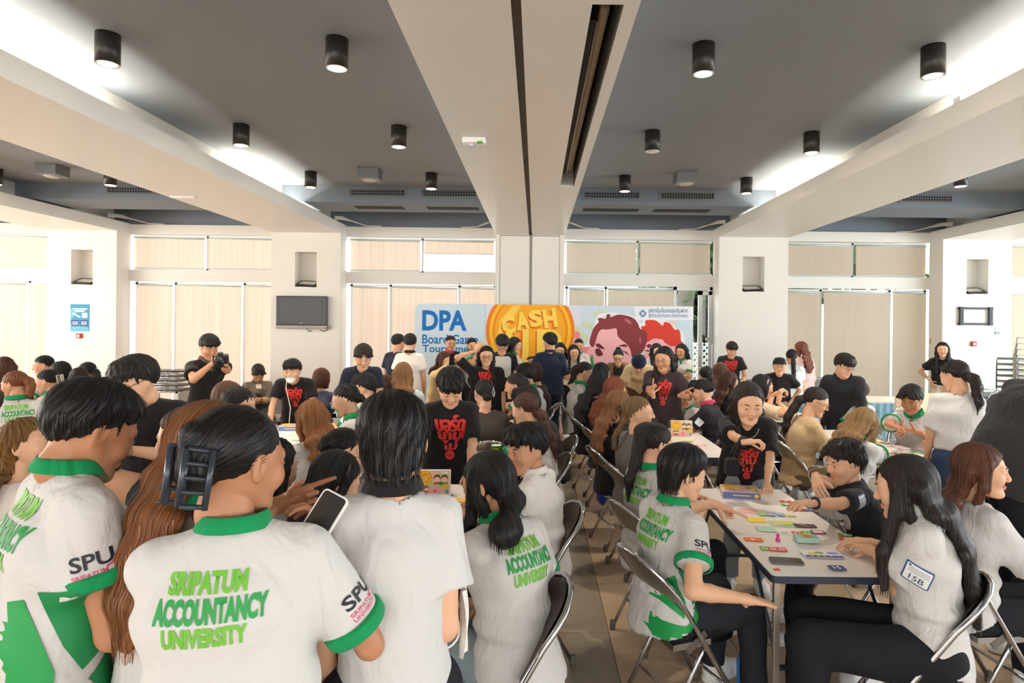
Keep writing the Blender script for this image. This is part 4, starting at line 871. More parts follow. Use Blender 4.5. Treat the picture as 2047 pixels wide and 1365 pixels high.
def strand_ribbons(V, F, n, step, k, flow, width, seed, down, drip=True):
    """loose strands lying just above the hair surface"""
    rg = np.random.default_rng(seed); A, B, C = V[F[:, 0]], V[F[:, 1]], V[F[:, 2]]; fn = np.cross(B - A, C - A); N = np.zeros_like(V)
    for j in range(4): np.add.at(N, F[:, j], fn)
    N /= np.linalg.norm(N, axis=1, keepdims=True) + 1e-12
    kd = KDTree(len(V))
    for i, p in enumerate(V): kd.insert(p, i)
    kd.balance(); RV = []; RF = []; az = []
    zq = np.quantile(V @ down, .55); lowv = np.nonzero(V @ down > zq)[0]
    for s in range(n):
        lock = s % 4 == 0 and drip; i = int(lowv[rg.integers(len(lowv))]) if lock else int(rg.integers(len(V)))
        if V[i][1] > .02 and V[i][2] < .085 and not drip: continue
        if V[i][1] > .0 and -.12 < V[i][2] < .07 and lock: continue
        i0 = i; nfree = 0; p = V[i] + N[i] * .002; off = rg.uniform(.001, .0045); wd = width * (rg.uniform(1.3, 2.4) if lock else 1); kk = k if not lock else k - 3; free = False
        for j in range(kk):
            _, i, d = kd.find(p); nn = N[i]; fl = flow(p); free = free or (nn @ down > .45) or d > .03; nfree += free; t = fl if free else fl - nn * (fl @ nn)
            if np.linalg.norm(t) < 1e-3: t = fl
            if nfree > 4 or free and (not drip or (p[1] > .03 and p[2] > -.12)): break
            t = nz(t + rg.normal(0, .06, 3)); q = p - V[i]
            if not free: p = V[i] + (q - nn * (q @ nn)) + nn * off
            tp = (1 - j / (kk - 1)) ** .7 if lock else (1 - .7 * abs(2 * j / (kk - 1) - 1))
            wv = nz(np.cross(nn, t)) * wd * max(tp, .08)
            RV += [p - wv, p + wv]; az += [i0, i0]
            if j: b_ = len(RV); RF.append((b_ - 4, b_ - 3, b_ - 1, b_ - 2))
            p = p + t * step * (.55 if free else 1)
            if free and j > kk - 4 and not lock: pass
    return np.array(RV), np.array(RF), np.array(az)
WHITE, GREEN, BLK, NAVY = (208, 204, 200), (22, 142, 84), (34, 32, 33), (34, 38, 54)
POLO = ('polo', WHITE, GREEN); REDTEE = ('tee', BLK); HBLK, HDK, HBR, HAU, HLB = (22, 18, 18), (38, 29, 25), (84, 52, 36), (128, 74, 40), (150, 104, 62)
SK = [(222, 172, 138), (206, 152, 116), (184, 128, 94)]
PEOPLE = {}; SEED = [10]
def person(key, c, u, v, Y=None, mode='sit', body=0, head=None, lean=8, hp=12, hr=0, sex='f', hair=('long', HDK, {}), top=('tee', WHITE), bot=('long', (36, 36, 42)), L='t', Rr='t',
           zh=None, sk=0, bw=1., hs=1.03, side=0, seat=None, prints=(), wear=(), eyes=.0036, feet=None, tuck=False, chairlab=True, chairoff=.13, sl=.62, shoe=(232, 230, 226), strands=0, twist=0, legs=None, H=None, nkl=.145, cf=None):
    SEED[0] += 1; seed = SEED[0]; rnd = random.Random(seed); head = body if head is None else head
    zh = zh or (1.19 if sex == 'f' else 1.23); hw = px(u, v, Y=Y) if Y is not None else px(u, v, z=zh)
    D = hw[1]; va = math.degrees(math.atan2(hw[0], hw[1])); fb, fh = math.radians(va + body), math.radians(va + head)
    f = np.array([math.sin(fb), math.cos(fb), 0]); r = np.array([math.cos(fb), -math.sin(fb), 0]); up = np.array([0, 0, 1.])
    an = [math.radians(lean * q) for q in (.55, .9, 1.1)] + [math.radians(lean * .75 + 8 + max(0, hp) * .55)]; ln = [.13, .19, .17, nkl]
    dz = sum(l * math.cos(a) for l, a in zip(ln, an))
    if mode == 'stand': s = float(np.clip(hw[2] / (.94 + dz), .78, 1.12))
    else: s = float(np.clip((hw[2] - .53) / dz, .80, 1.16))
    ds = [f * math.sin(a) + up * math.cos(a) + r * math.sin(math.radians(side)) * .7 for a in an]
    P0 = hw - s * sum(l * d for l, d in zip(ln, ds)); zmin = .94 * s if mode == 'stand' else .53
    P0[2] = max(P0[2], zmin) if mode == 'stand' else P0[2]
    P1 = P0 + s * ln[0] * ds[0]; P2 = P1 + s * ln[1] * ds[1]; P3 = P2 + s * ln[2] * ds[2]
    nf = f * math.cos(an[1]) - up * math.sin(an[1]); nb = f * math.cos(an[0]) - up * math.sin(an[0])
    rt = r if not twist else rotm(up, -twist) @ r
    wm = (.155 if sex == 'm' else .144) * s * bw; C = P2 + (P3 - P2) * .57
    hwm = .088 * s
    e = empty('person', (P0[0], P0[1], 0)); base = np.array([P0[0], P0[1], 0])
    hb = float(np.clip(.0032 * D, .0095, .017)); sk_c = SK[sk]
    # joints -------------------------------------------------------------
    J = {}
    for sg, spec in ((-1, L), (1, Rr)):
        sh = C + rt * sg * wm; q = spec if isinstance(spec, dict) else {'t': spec}; t = q['t']; hd = q.get('hd'); pn = q.get('pn'); pole = -up * .7 + rt * sg * .55 - f * .45; hand = q.get('hand', 'relax')
        if t == 'd': w = sh + rt * sg * .05 * s - up * .515 * s + f * (.05 + .3 * math.sin(an[1]) * .2); pole = -f + rt * sg * .4; pn = -rt * sg if pn is None else pn
        elif t == 't': w = sh + f * .36 * s - rt * sg * .04; w[2] = TZ + .035; pn = -up if pn is None else pn
        elif t == 'l': w = P0 + f * .27 * s + rt * sg * .08; w[2] = P0[2] + .09; pn = -up if pn is None else pn
        elif t == 'x': w = P2 + nf * .20 * s - rt * sg * .07 - up * (.10 + .02 * sg); hd = -rt * sg + f * .05; pn = -nf if pn is None else pn; pole = -up + rt * sg * .8
        elif t == 'h': w = P0 + rt * sg * .165 * s + up * .07 + f * .03; pole = rt * sg - f * .5; pn = -rt * sg; hd = f * .6 - up * .6 - rt * sg * .3
        elif t[0] == 'w': w = np.array(t[1:], float)
        elif t[0] == 'p': w = px(t[1], t[2], Y=t[3])
        elif t[0] == 'z': w = px(t[1], t[2], z=t[3])
        elif t[0] == 'r': w = sh + f * t[1] * s + rt * sg * t[2] * s + up * t[3] * s
        if 'pole' in q: pp_ = q['pole']; pole = f * pp_[0] + rt * sg * pp_[1] + up * pp_[2]
        el, w = ik(sh, w, .285 * s, .245 * s, pole); fd = nz(w - el)
        if hd is None: hd = fd if t not in ('t', 'l') else nz(fd * (1, 1, .15))
        elif len(hd) == 3 and q.get('hd') is not None: hd = f * hd[0] + rt * sg * hd[1] + up * hd[2]
        if pn is None: pn = -up
        elif q.get('pn') is not None: pn = f * q['pn'][0] + rt * sg * q['pn'][1] + up * q['pn'][2]
        J[sg] = (sh, el, w, nz(hd), np.array(pn, float), hand)
    lg = {}
    for sg in (-1, 1):
        hp_ = P0 + r * sg * hwm - up * .03
        if mode == 'stand':
            ft = np.array([P0[0], P0[1], 0]) + r * sg * .10 + f * ((.03 if not feet else feet[(sg + 1) // 2]) + .12 * math.sin(an[0])); an_ = ft + up * .085; kn, an_ = ik(hp_, an_, .44 * s, .43 * s, f)
        else:
            ko = (legs or {}).get(sg, (.43, .09, .47, .06, .12)); kn = P0 + f * ko[0] * s + r * sg * (hwm + ko[1] * .4); kn[2] = ko[2] + .02; an_ = kn + f * (ko[3] - .05) + r * sg * ko[4] * .2; an_[2] = ko[5] if len(ko) > 5 else .09
        lg[sg] = (hp_, kn, an_)
    allp = [P0, P3, hw] + [x for q in J.values() for x in q[:3]] + [x for q in lg.values() for x in q]
    lo = np.min(allp, 0) - .17; hi = np.max(allp, 0) + .17; hi[2] = max(P3[2], max(q[i][2] for q in J.values() for i in range(3))) + .12
    # body (skin) ----------------------------------------------------------
    B = Field(lo, hi, hb); wt = 1.42 * bw; k1 = .03
    B.cone(P0, P1, .092 * s, .082 * s, 0, r, wt); B.cone(P1, P2, .082 * s, .094 * s, k1, r, wt); B.cone(P2, C, .094 * s, .058 * s, k1, rt, 1.6 * bw); B.cone(C - rt * wm * .8, C + rt * wm * .8, .042 * s, .042 * s, k1)
    nk = hw + (hw - P3) * -.35; fh_ = math.radians(va + head); Rq = np.stack([np.array([math.cos(fh_), -math.sin(fh_), 0]), np.array([math.sin(fh_), math.cos(fh_), 0]), up], 1) @ rotm((1, 0, 0), -hp); B.cone(P3 - (P3 - P2) * .1, hw + Rq @ np.array((0, -.026, -.02)), .055 * s * (1 if sex == 'm' else .88), .050 * s * (1 if sex == 'm' else .9), .03)
    for sg in (-1, 1):
        sh, el, w = J[sg][:3]; ml = 1. if sex == 'm' else .88
        B.cone(sh, el, .047 * s * ml, .037 * s * ml, .03); B.cone(el, el + (w - el) * .35, .038 * s * ml, .037 * s * ml, .012); B.cone(el + (w - el) * .35, w, .037 * s * ml, .0245 * s * ml, .012)
        a, b, d = lg[sg]; B.cone(a, b, .078 * s, .053 * s, .03); B.cone(b, b + (d - b) * .35, .052 * s, .052 * s, .02); B.cone(b + (d - b) * .35, d, .052 * s, .036 * s, .02)
    V, F = B.mesh(); Vs = [V]; Fs = [F]; lips = [np.zeros(len(V))]
    # head and hands, same mesh ---------------------------------------------
    fhd = np.array([math.sin(fh), math.cos(fh), 0]); rh = np.array([math.cos(fh), -math.sin(fh), 0]); M0 = np.stack([rh, fhd, up], 1)
    Rh = M0 @ rotm((1, 0, 0), -hp) @ rotm((0, 1, 0), hr); S = hs * (1 + (s - 1) * .35)
    hh = .0034 if D < 5 else (.0044 if D < 8 else .0056); Hv, Hf, hl = head_mesh(hh, sex, seed % 3)
    def put(V_, F_, l_): n = sum(len(x) for x in Vs); Vs.append(V_); Fs.append(F_ + n); lips.append(l_)
    put(hw + S * Hv @ Rh.T, Hf, hl)
    for sg in (-1, 1):
        sh, el, w, hd, pn, hand = J[sg]; hv, hf = hand_mesh(.0036 if D < 4.6 else .005, hand); ym = hd; zm = -nz(pn - ym * (pn @ ym)); xm = np.cross(ym, zm); hv = hv.copy(); ff = hf
        if sg < 0: hv[:, 0] *= -1; ff = hf[:, ::-1]
        sz = s * (.98 if sex == 'm' else .9); put(w + ym * .03 * s + sz * (hv[:, :1] * xm + hv[:, 1:2] * ym + hv[:, 2:] * zm), ff, np.zeros(len(hv)))
    sm_ = skin(sk_c); ob = mesh_np('body', np.concatenate(Vs) - base, np.concatenate(Fs), sm_, e)
    at = ob.data.attributes.new('lip', 'FLOAT', 'POINT'); at.data.foreach_set('value', np.concatenate(lips).astype(np.float32))
    HL = lambda p: hw + S * (Rh @ np.asarray(p, float)) - base
    inv = lambda p: Rh.T @ (np.asarray(p, float) - hw) / S
    # top -------------------------------------------------------------------
    kind, tcol = top[0], top[1]; o_ = .013 * s; hem = -.02 if tuck else (.13 if mode == 'stand' else .10)
    T = Field(lo - .02, hi + .02, hb); rr = lambda x: x * s + o_
    T.cone(P0 - ds[0] * .17, P1, rr(.103 if tuck else .130), rr(.098), 0, r, wt * 1.03); T.cone(P1, P2, rr(.096), rr(.106), k1, r, wt * .97); T.cone(P2, C, rr(.106), rr(.066), k1, rt, 1.56 * bw); T.cone(C - rt * wm * .80, C + rt * wm * .80, rr(.038), rr(.038), k1)
    for sg in (-1, 1): T.cone(P3 - ds[2] * .03 * s, C + rt * sg * wm * .85, .050 * s, rr(.034), .04)
    if sex == 'f':
        for sg in (-1, 1): T.ell(P2 + nf * .082 * s + r * sg * .062 * s - ds[1] * .01, np.array((.062, .055, .058)) * s, .04)
    else: T.ell(P2 + nf * .05 * s + ds[1] * .03, np.array((.12, .07, .09)) * s, .04)
    hp0 = P0 - ds[0] * hem * s; X, Yg, Z = T.grid(); hn = ds[0] if (mode == 'stand' or tuck) else nz(ds[0] * .24 - nb * .13)
    if mode == 'sit' and not tuck: hp0 = P0 - ds[0] * .035 * s
    pl = -((X - hp0[0]) * hn[0] + (Yg - hp0[1]) * hn[1] + (Z - hp0[2]) * hn[2]); T.D = np.maximum(T.D, pl.astype(np.float32))
    sle = {}
    for sg in (-1, 1):
        sh, el, w = J[sg][:3]
        if kind in ('long', 'jacket', 'hoodie'):
            T.cone(sh, el, rr(.056), rr(.048), .035); cut_cone(T, el, el + (w - el) * .96, rr(.050), rr(.036), .02)
        elif kind != 'tank':
            fl = .066 if sex == 'm' else .058; b_ = sh + (el - sh) * sl; cut_cone(T, sh, b_, rr(.042), rr(fl), .035); sle[sg] = (sh, el, b_)
    wrinkle(T, (.0042 if kind != 'jacket' else .006) * (1.7 if D < 2.5 else 1), .7 if D < 2.5 else 1., seed)
    if mode == 'sit': # folds gather at the waist
        m_ = np.abs((X - P1[0]) * ds[0][0] + (Yg - P1[1]) * ds[0][1] + (Z - P1[2]) * ds[0][2]); T.D += (.007 * np.exp(-(m_ / .09) ** 2) * np.sin(70 * Z + 14 * X * r[0] + 9 * Yg)).astype(np.float32)
    T.cone(P3 - ds[2] * .035 * s, P3 + ds[3] * .14, (.056 if kind != 'vneck' else .07) * s, .080 * s, .014, op='c')
    if kind == 'vneck': T.cone(P3 + nf * .09 - ds[2] * .10, P3 + nf * .05, .012, .05, .01, op='c')
    TV, TF = T.mesh()
    nmT = {'tee': 'tshirt', 'vneck': 'tshirt', 'polo': 'polo_shirt', 'long': 'shirt', 'jacket': 'jacket', 'hoodie': 'hooded_jacket', 'shirt': 'shirt', 'tank': 'vest'}[kind]
    bvh = None
    tm_ = cloth(tcol)
    ot = mesh_np(nmT, TV - base, TF, tm_, e)
    def getb():
        nonlocal bvh
        if bvh is None: bvh = BVHTree.FromPolygons((TV - base).tolist(), TF.tolist())
        return bvh
    if kind == 'polo':
        cm = cloth(top[2])
        for sg in (sle if top[-1] != 'nocuff' else ()):
            sh, el, b_ = (x - base for x in sle[sg]); ax = nz(el - sh); ro = rr(.066 if sex == 'm' else .058) + .0055; q = b_ - ax * .032
            MB().lathe(q, [(ro - .012, 0), (ro - .003, .002), (ro, .006), (ro + .0005, .030), (ro - .003, .035), (ro - .012, .034)], 28, tuple(ax), False).build('sleeve_cuff', cm, ot)
    if kind in ('polo', 'shirt', 'jacket'): # collar
        cc = top[2] if kind == 'polo' else tcol; ax = nz(ds[2] * .8 + nz(hw - P3) * .35 - f * .12); c0 = P3 - base + ax * .009 * s; xr = nz(rt - ax * (rt @ ax)); yf = np.cross(ax, xr); V_ = []; n_ = 26
        gap = R(9); pr = [(1.27, -.004), (1.20, .010), (1.08, .028), (1.0, .030), (.98, -.012)]
        for i in range(n_ + 1):
            a = math.pi / 2 + gap + (2 * math.pi - 2 * gap) * i / n_
            for q, z in pr: dr = abs(math.sin(a)) if math.sin(a) > 0 else 0; V_.append(c0 + s * (.066 * q * (xr * math.cos(a) + yf * math.sin(a) * 1.02) + ax * (z - dr ** 3 * .034)))
        m_ = len(pr); Fc = [(i * m_ + k, i * m_ + k + 1, (i + 1) * m_ + k + 1, (i + 1) * m_ + k) for i in range(n_) for k in range(m_ - 1)]
        mesh_np('collar', np.array(V_), Fc, cloth(cc), ot)
        if kind == 'polo' and abs(((body + 180) % 360) - 180) > 70:
            wrap_print('placket', [poly([(-.016, -.13), (.016, -.13), (.016, .02), (-.016, .02)])], getb(), P3 - base + f * .4, -rt, ds[1], -nf, cm, ot)
    if kind == 'hoodie':
        mb = MB(); ax = nz(ds[2] - f * .5); c0 = P3 - base - f * .02; xr = rt; yf = np.cross(ax, xr)
        mb.tube([c0 + s * (xr * .085 * math.cos(a) + yf * .080 * math.sin(a)) + ax * .008 for a in np.linspace(math.pi * .6, math.pi * 2.4, 20)], .024 * s, 10); mb.build('hood', tm_, ot)
    # trousers / skirt ----------------------------------------------------
    bk, bc = bot[0], bot[1]; G = Field(lo - .02, hi + .02, hb); g_ = .010 * s
    G.cone(P0 - ds[0] * .02, P0 + ds[0] * .08, .096 * s + g_ * .4, .090 * s + g_ * .2, 0, r, wt)
    tp = P0 + ds[0] * (.10 if tuck else -.01) * s; X, Yg, Z = G.grid(); G.D = np.maximum(G.D, ((X - tp[0]) * ds[0][0] + (Yg - tp[1]) * ds[0][1] + (Z - tp[2]) * ds[0][2]).astype(np.float32))
    if bk == 'skirt':
        for sg in (-1, 1): a, b, d = lg[sg]; G.cone(a, b, .095 * s, .085 * s, .05)
        if mode == 'stand': G.cone(P0 - up * .05, (lg[-1][1] + lg[1][1]) / 2 - up * .02, .12 * s, .15 * s, .05, r, 1.25)
    else:
        wl = {'long': 1., 'wide': 1.22, 'slim': .9, 'shorts': 1.12}[bk]
        for sg in (-1, 1):
            a, b, d = lg[sg]; G.cone(a, b, .088 * s * min(wl, 1.1) + g_, .060 * s * wl + g_, .03)
            if bk == 'shorts': pass
            else: cut_cone(G, b, b + (d - b) * .97, .060 * s * wl + g_, .050 * s * wl + g_, .02)
    wrinkle(G, .005, .8, seed + 3); GV, GF = G.mesh()
    mesh_np({'skirt': 'skirt', 'shorts': 'shorts'}.get(bk, 'trousers'), GV - base, GF, mat('cloth_' + hexname(bc), bc, .85, spec=.2, bump=.3, bscale=140), e)
    (UV_, UF_), (OV, OF) = shoe_parts()
    for sg in (-1, 1):
        d = lg[sg][2]; fl = nz(f + r * sg * .18); xr = np.array([fl[1], -fl[0], 0]); q = np.array([d[0], d[1], max(0., d[2] - .09)]) - base + fl * .03
        tf = lambda V_: q + s * (V_[:, :1] * xr * (1 if sg > 0 else -1) + V_[:, 1:2] * fl + V_[:, 2:] * up)
        sh_o = mesh_np('shoe', tf(UV_), UF_ if sg > 0 else UF_[:, ::-1], mat('shoe_' + hexname(shoe), shoe, .6), e); mesh_np('sole', tf(OV), OF if sg > 0 else OF[:, ::-1], mat('sole_rubber', (226, 222, 212), .7), sh_o)
    # hair ------------------------------------------------------------------
    st, hc_ = hair[0], hair[1]; ho = dict(hair[2]) if len(hair) > 2 else {}; Lh = ho.get('len', .3)
    bkp = lambda t: P3 + (P2 - P3) * min(t, 1) * 1. + (P1 - P2) * max(0, t - 1) - nf * (.105 + .045 * min(t, 1)) * s  # points just behind the back
    if st in ('long', 'half'):
        ts = np.linspace(.05, max(.2, (Lh - .10) / .18), 4); ho['path'] = [hw + S * Rh @ np.array((0, -.082, -.09))] + [bkp(t) + rt * ho.get('pdx', 0) for t in ts]; ho['xa'] = rh * .6 + rt * .4; ho['hc'] = hw
        fp = {}
        for ch in (-1, 1): fp[ch] = [P3 + rt * ch * .085 * s + nf * .075 * s + up * .01, P2 + (C - P2) * .4 + rt * ch * .085 * s + nf * .135 * s, P2 - ds[1] * .10 + rt * ch * .08 * s + nf * .155 * s]
        ho['fpath'] = fp
    if st in ('pony', 'braid', 'half') and ho.get('tl', .3):
        t0 = np.array(ho.get('tie', (0, -.106, .03))); w0 = hw + S * Rh @ (t0 + (0, -.035, -.02)); bk_ = -(Rh @ np.array((0, 1., 0))); tl = ho.get('tl', .3); q = [w0]; p = w0
        for i in range(4):
            p = p - up * tl / 4 + bk_ * (.012 - .008 * i); dpt = (p - P2) @ -nf; lim = (.135 + (0 if p[2] < P3[2] else -.04)) * s
            if dpt < lim and p[2] < P3[2] + .06: p = p - nf * (lim - dpt)
            q.append(p.copy())
        ho['tail'] = q; ho['path'] = ho.get('path', []) + q
    ho.setdefault('seed', seed); hv_ = .0052 if D < 2.5 else (.0062 if D < 5 else .0085)
    if st != 'none':
        fld = hair_field(st, hv_, ho, inv); HV, HF = fld.mesh(); az = np.arctan2(HV[:, 0], HV[:, 1] + .02); strand = np.stack([np.sin(az) * 2, np.cos(az) * 2, HV[:, 2] * .14 + seed], 1)
        if strands:
            tie = np.array(ho.get('tie', ho.get('bun', (0, -.108, .012)))); pulled = st in ('pony', 'bun', 'clip', 'braid'); gd = Rh.T @ np.array((0, 0, -1.))
            def flow(p):
                if pulled and p[2] > -.06 and p[1] > -.10: return nz(tie - p)
                if p[2] > .02: return nz(np.array((p[0] * 5, (p[1] + .03) * 5, -.35)))
                return gd
            RV, RF, ra = strand_ribbons(HV, HF, strands, .013, 10, flow, .0010 if D < 3 else .0015, seed, gd, st in ('mullet', 'long', 'half', 'curly', 'pony')); n0 = len(HV); HV = np.concatenate([HV, RV]); HF = np.concatenate([HF, RF + n0]); strand = np.concatenate([strand, strand[ra] + np.random.default_rng(seed).normal(0, .02, (len(ra), 3)).repeat(1, 0) * 0])
        hm = hairmat(hc_, ho.get('c2')); oh = mesh_np('hair', hw + S * HV @ Rh.T - base, HF, hm, e)
        at = oh.data.attributes.new('strand', 'FLOAT_VECTOR', 'POINT'); at.data.foreach_set('vector', strand.astype(np.float32).ravel())
    # face ------------------------------------------------------------------
    rel = abs(((head + 180) % 360) - 180)
    if rel > 40:
        nn_ = 14 if D < 5 else 8; V_ = []; F_ = []; fm = []
        def blob(c_, r_, mi):
            n0 = len(V_)
            for i in range(nn_ // 2 + 1):
                for j in range(nn_):
                    a, b = math.pi * i / (nn_ // 2), 2 * math.pi * j / nn_; V_.append(HL(np.array(c_) + np.array(r_) * (math.sin(a) * math.cos(b), math.cos(a), math.sin(a) * math.sin(b))))
            for i in range(nn_ // 2):
                for j in range(nn_): F_.append((n0 + i * nn_ + j, n0 + i * nn_ + (j + 1) % nn_, n0 + (i + 1) * nn_ + (j + 1) % nn_, n0 + (i + 1) * nn_ + j)); fm.append(mi)
        for sg in (-1, 1):
            V_.clear(); F_.clear(); fm.clear(); ez = eyes
            blob((sg * .032, .0848, .0028), (.0128, .0064, ez), 0); blob((sg * .0315, .0878, .0026), (.0054, .0045, min(.0052, ez * 1.08)), 1); blob((sg * .0325, .0862, .0030 + ez * .9), (.0140, .0055, .0012), 1)
            mesh_np('eye', np.array(V_), np.array(F_), None, e, mats=[mat('eye_white', (226, 218, 210), .25), mat('eye_dark', (28, 20, 18), .2)], fmat=fm)
            MB().tube([HL((sg * .014, .0935, .0255)), HL((sg * .030, .0900, .0310)), HL((sg * .0475, .0765, .0270))], [.0026 * S, .0034 * S, .0014 * S], 6).build('eyebrow', hairmat(HBLK if hc_[0] < 60 else hc_), e)
    info = dict(e=e, base=base, f=f, r=rt, up=up, P=(P0, P1, P2, P3), C=C, ds=ds, nf=nf, J=J, lg=lg, HL=HL, Rh=Rh, S=S, hw=hw, s=s, getb=getb, top=ot, D=D, sle=sle, wm=wm); PEOPLE[key] = info
    # label, chair -----------------------------------------------------------
    e['label'] = c; e['category'] = 'person'
    if mode == 'sit' and chairlab:
        fa = math.degrees(math.atan2(f[0], f[1])) if cf is None else cf; cd = np.array([math.sin(R(fa)), math.cos(R(fa)), 0]); ct = P0 + cd * (chairoff - .02); ch_ = seat or 'folding'
        lab = chairlab if isinstance(chairlab, str) else 'chrome folding chair with brown vinyl seat under the ' + c.split(',')[0]
        if isinstance(seat, (int, float)): pass
        chair(ct[0], ct[1], fa, ' '.join(lab.split()[:16]))
    for w_ in wear: WEAR[w_ if isinstance(w_, str) else w_[0]](info, *(w_[1:] if not isinstance(w_, str) else ()))
    for p_ in prints: PRINT[p_ if isinstance(p_, str) else p_[0]](info, *(p_[1:] if not isinstance(p_, str) else ()))
    return info
# ---- worn things
def w_glasses(I, c=(40, 38, 40), r_=.0017):
    H = I['HL']; g = MB(); t = max(r_, .00027 * I['D'])
    for s in (-1, 1):
        g.tube([H((s * .033 + .023 * math.cos(a), .103 - .006 * abs(math.cos(a)), .0 + .019 * math.sin(a))) for a in np.linspace(0, 2 * math.pi, 17)[:-1]], t, 6, closed=True)
        g.tube([H((s * .056, .098, .004)), H((s * .074, .05, .006)), H((s * .083, -.01, .008))], t, 6)
    g.tube([H((-.011, .106, .004)), H((0, .108, .007)), H((.011, .106, .004))], t, 6); g.build('glasses', mat('glasses_' + hexname(c), c, .3, .4), I['e'])
def w_mask(I, c=(232, 238, 240), chin=False, strap=True):
    HV, HF, _ = head_mesh(.0044, 'f', 0); V = HV * I['S'] @ I['Rh'].T + I['hw'] - I['base']; bv = BVHTree.FromPolygons(V.tolist(), HF.tolist()); R_ = I['Rh']; O = I['HL']((0, .3, 0)); z = -.03 if chin else 0
    pl = [(-.052, -.035 + z), (-.045, -.085 + z), (-.02, -.112 + z * .5), (.02, -.112 + z * .5), (.045, -.085 + z), (.052, -.035 + z), (.02, -.014 + z), (-.02, -.014 + z)]
    o = wrap_print('face_mask', [poly([(x * I['S'], y * I['S']) for x, y in pl])], bv, O, R_[:, 0], R_[:, 2], -R_[:, 1], mat('mask_' + hexname(c), c, .8), I['e'], .006, .012)
    H = I['HL']
    for s in (-1, 1): MB().tube([H((s * .052, .062, -.04 + z)), H((s * .072, .02, -.015)), H((s * .084, -.012, .02))], .0014 + .0002 * I['D'], 5).build('mask_loop', WHITEPL, I['e'])
def w_band(I, c=(214, 176, 90)):
    H = I['HL']; MB().tube([H((.089 * math.cos(a), .02, .045 + .09 * math.sin(a))) for a in np.linspace(0, math.pi, 15)], .007, 6).build('hair_band', mat('band_' + hexname(c), c, .5), I['e'])
def w_clip(I, c=(40, 46, 54), pos=(0, -.12, .02), sc=1.):
    H = I['HL']; m = MB(); 
    for s in (-1, 1):
        for k in range(5): m.tube([H((s * .012 * sc + pos[0], pos[1] - .022, pos[2] + (-.05 + .025 * k) * sc)), H((s * .03 * sc + pos[0], pos[1] - .04, pos[2] + (-.05 + .025 * k) * sc)), H((s * .058 * sc + pos[0], pos[1] - .006, pos[2] + (-.05 + .024 * k) * sc))], .0048 * sc, 6)
        m.tube([H((s * .055 * sc + pos[0], pos[1] - .008, pos[2] - .055 * sc)), H((s * .060 * sc + pos[0], pos[1] - .012, pos[2] + .05 * sc))], .006 * sc, 6)
        m.tube([H((s * .02 * sc + pos[0], pos[1] - .035, pos[2] - .052 * sc)), H((s * .022 * sc + pos[0], pos[1] - .04, pos[2] + .05 * sc))], .008 * sc, 6)
    m.build('claw_clip', mat('clip_' + hexname(c), c, .25), I['e'])
def w_scrunchie(I, c, tie=(0, -.112, .03), r_=.02, t=.009):
    H = I['HL']; MB().tube([H((tie[0] + r_ * math.cos(a), tie[1] + .005 * math.sin(3 * a), tie[2] + r_ * math.sin(a))) for a in np.linspace(0, 2 * math.pi, 15)[:-1]], t, 6, closed=True).build('hair_tie', mat('band_' + hexname(c), c, .6), I['e'])
def w_barrette(I, c, pos, l=.045):
    H = I['HL']; x, y, z = pos; MB().tube([H((x, y, z - l / 2)), H((x - .012, y - .004, z)), H((x, y, z + l / 2)), H((x + .012, y - .002, z))], .005, 6, closed=True).build('hair_clip', mat('band_' + hexname(c), c, .4), I['e'])
def w_necklace(I, c=(226, 206, 170), r_=.0045):
    P3, nf, rt, ds = I['P'][3] - I['base'], I['nf'], I['r'], I['ds']; m = MB(); n = 30
    for i in range(n + 1):
        a = -1.9 + 3.8 * i / n; p = P3 + rt * .075 * math.sin(a) + nf * (.045 + .06 * math.cos(a)) - ds[1] * (.035 + .075 * max(0, math.cos(a)))
        m.lathe(p - np.array((0, 0, r_)), [(r_ * .3, 0), (r_, r_), (r_ * .3, 2 * r_)], 6)
    m.build('necklace', mat('bead_' + hexname(c), c, .3), I['e'])
def w_watch(I, sg=1, c=(30, 30, 32)):
    sh, el, w = (x - I['base'] for x in I['J'][sg][:3]); a = nz(w - el); x = nz(np.cross(a, (0.1, .2, 1))); y = np.cross(a, x); rr = .031 * I['s']
    MB().tube([w - a * .02 + rr * (x * math.cos(t) + y * math.sin(t)) for t in np.linspace(0, 2 * math.pi, 17)[:-1]], .008, 6, closed=True).build('wrist_band', mat('band_' + hexname(c), c, .4), I['e'])
def w_cap(I, c=(32, 36, 56)):
    f = Field((-.13, -.16, -.05), (.13, .14, .19), .007); f.ell((0, -.015, .045), (.101, .119, .100), 0); X, Y, Z = f.grid(); f.D = np.maximum(f.D, .012 - .25 * Y - Z); V, F = f.mesh(); mesh_np('beret', I['hw'] + I['S'] * V @ I['Rh'].T - I['base'], F, cloth(c), I['e'])
def w_lanyard(I, c=(232, 226, 214)):
    P3, nf, rt, ds = I['P'][3] - I['base'], I['nf'], I['r'], I['ds']
    MB().tube([P3 + rt * .07 - nf * .02 + ds[2] * .02, P3 + rt * .06 + nf * .12, P3 + rt * .03 + nf * .16 - ds[1] * .2 + np.array((0, 0, -.05)), P3 + nf * .17 + rt * .02 - np.array((0, 0, .42))], .005, 6).build('lanyard', mat('band_' + hexname(c), c, .7), I['e'])
def w_vest(I, c=(126, 106, 72)): pass
WEAR = dict(glasses=w_glasses, mask=w_mask, band=w_band, clip=w_clip, scrunchie=w_scrunchie, barrette=w_barrette, necklace=w_necklace, watch=w_watch, cap=w_cap, lanyard=w_lanyard)
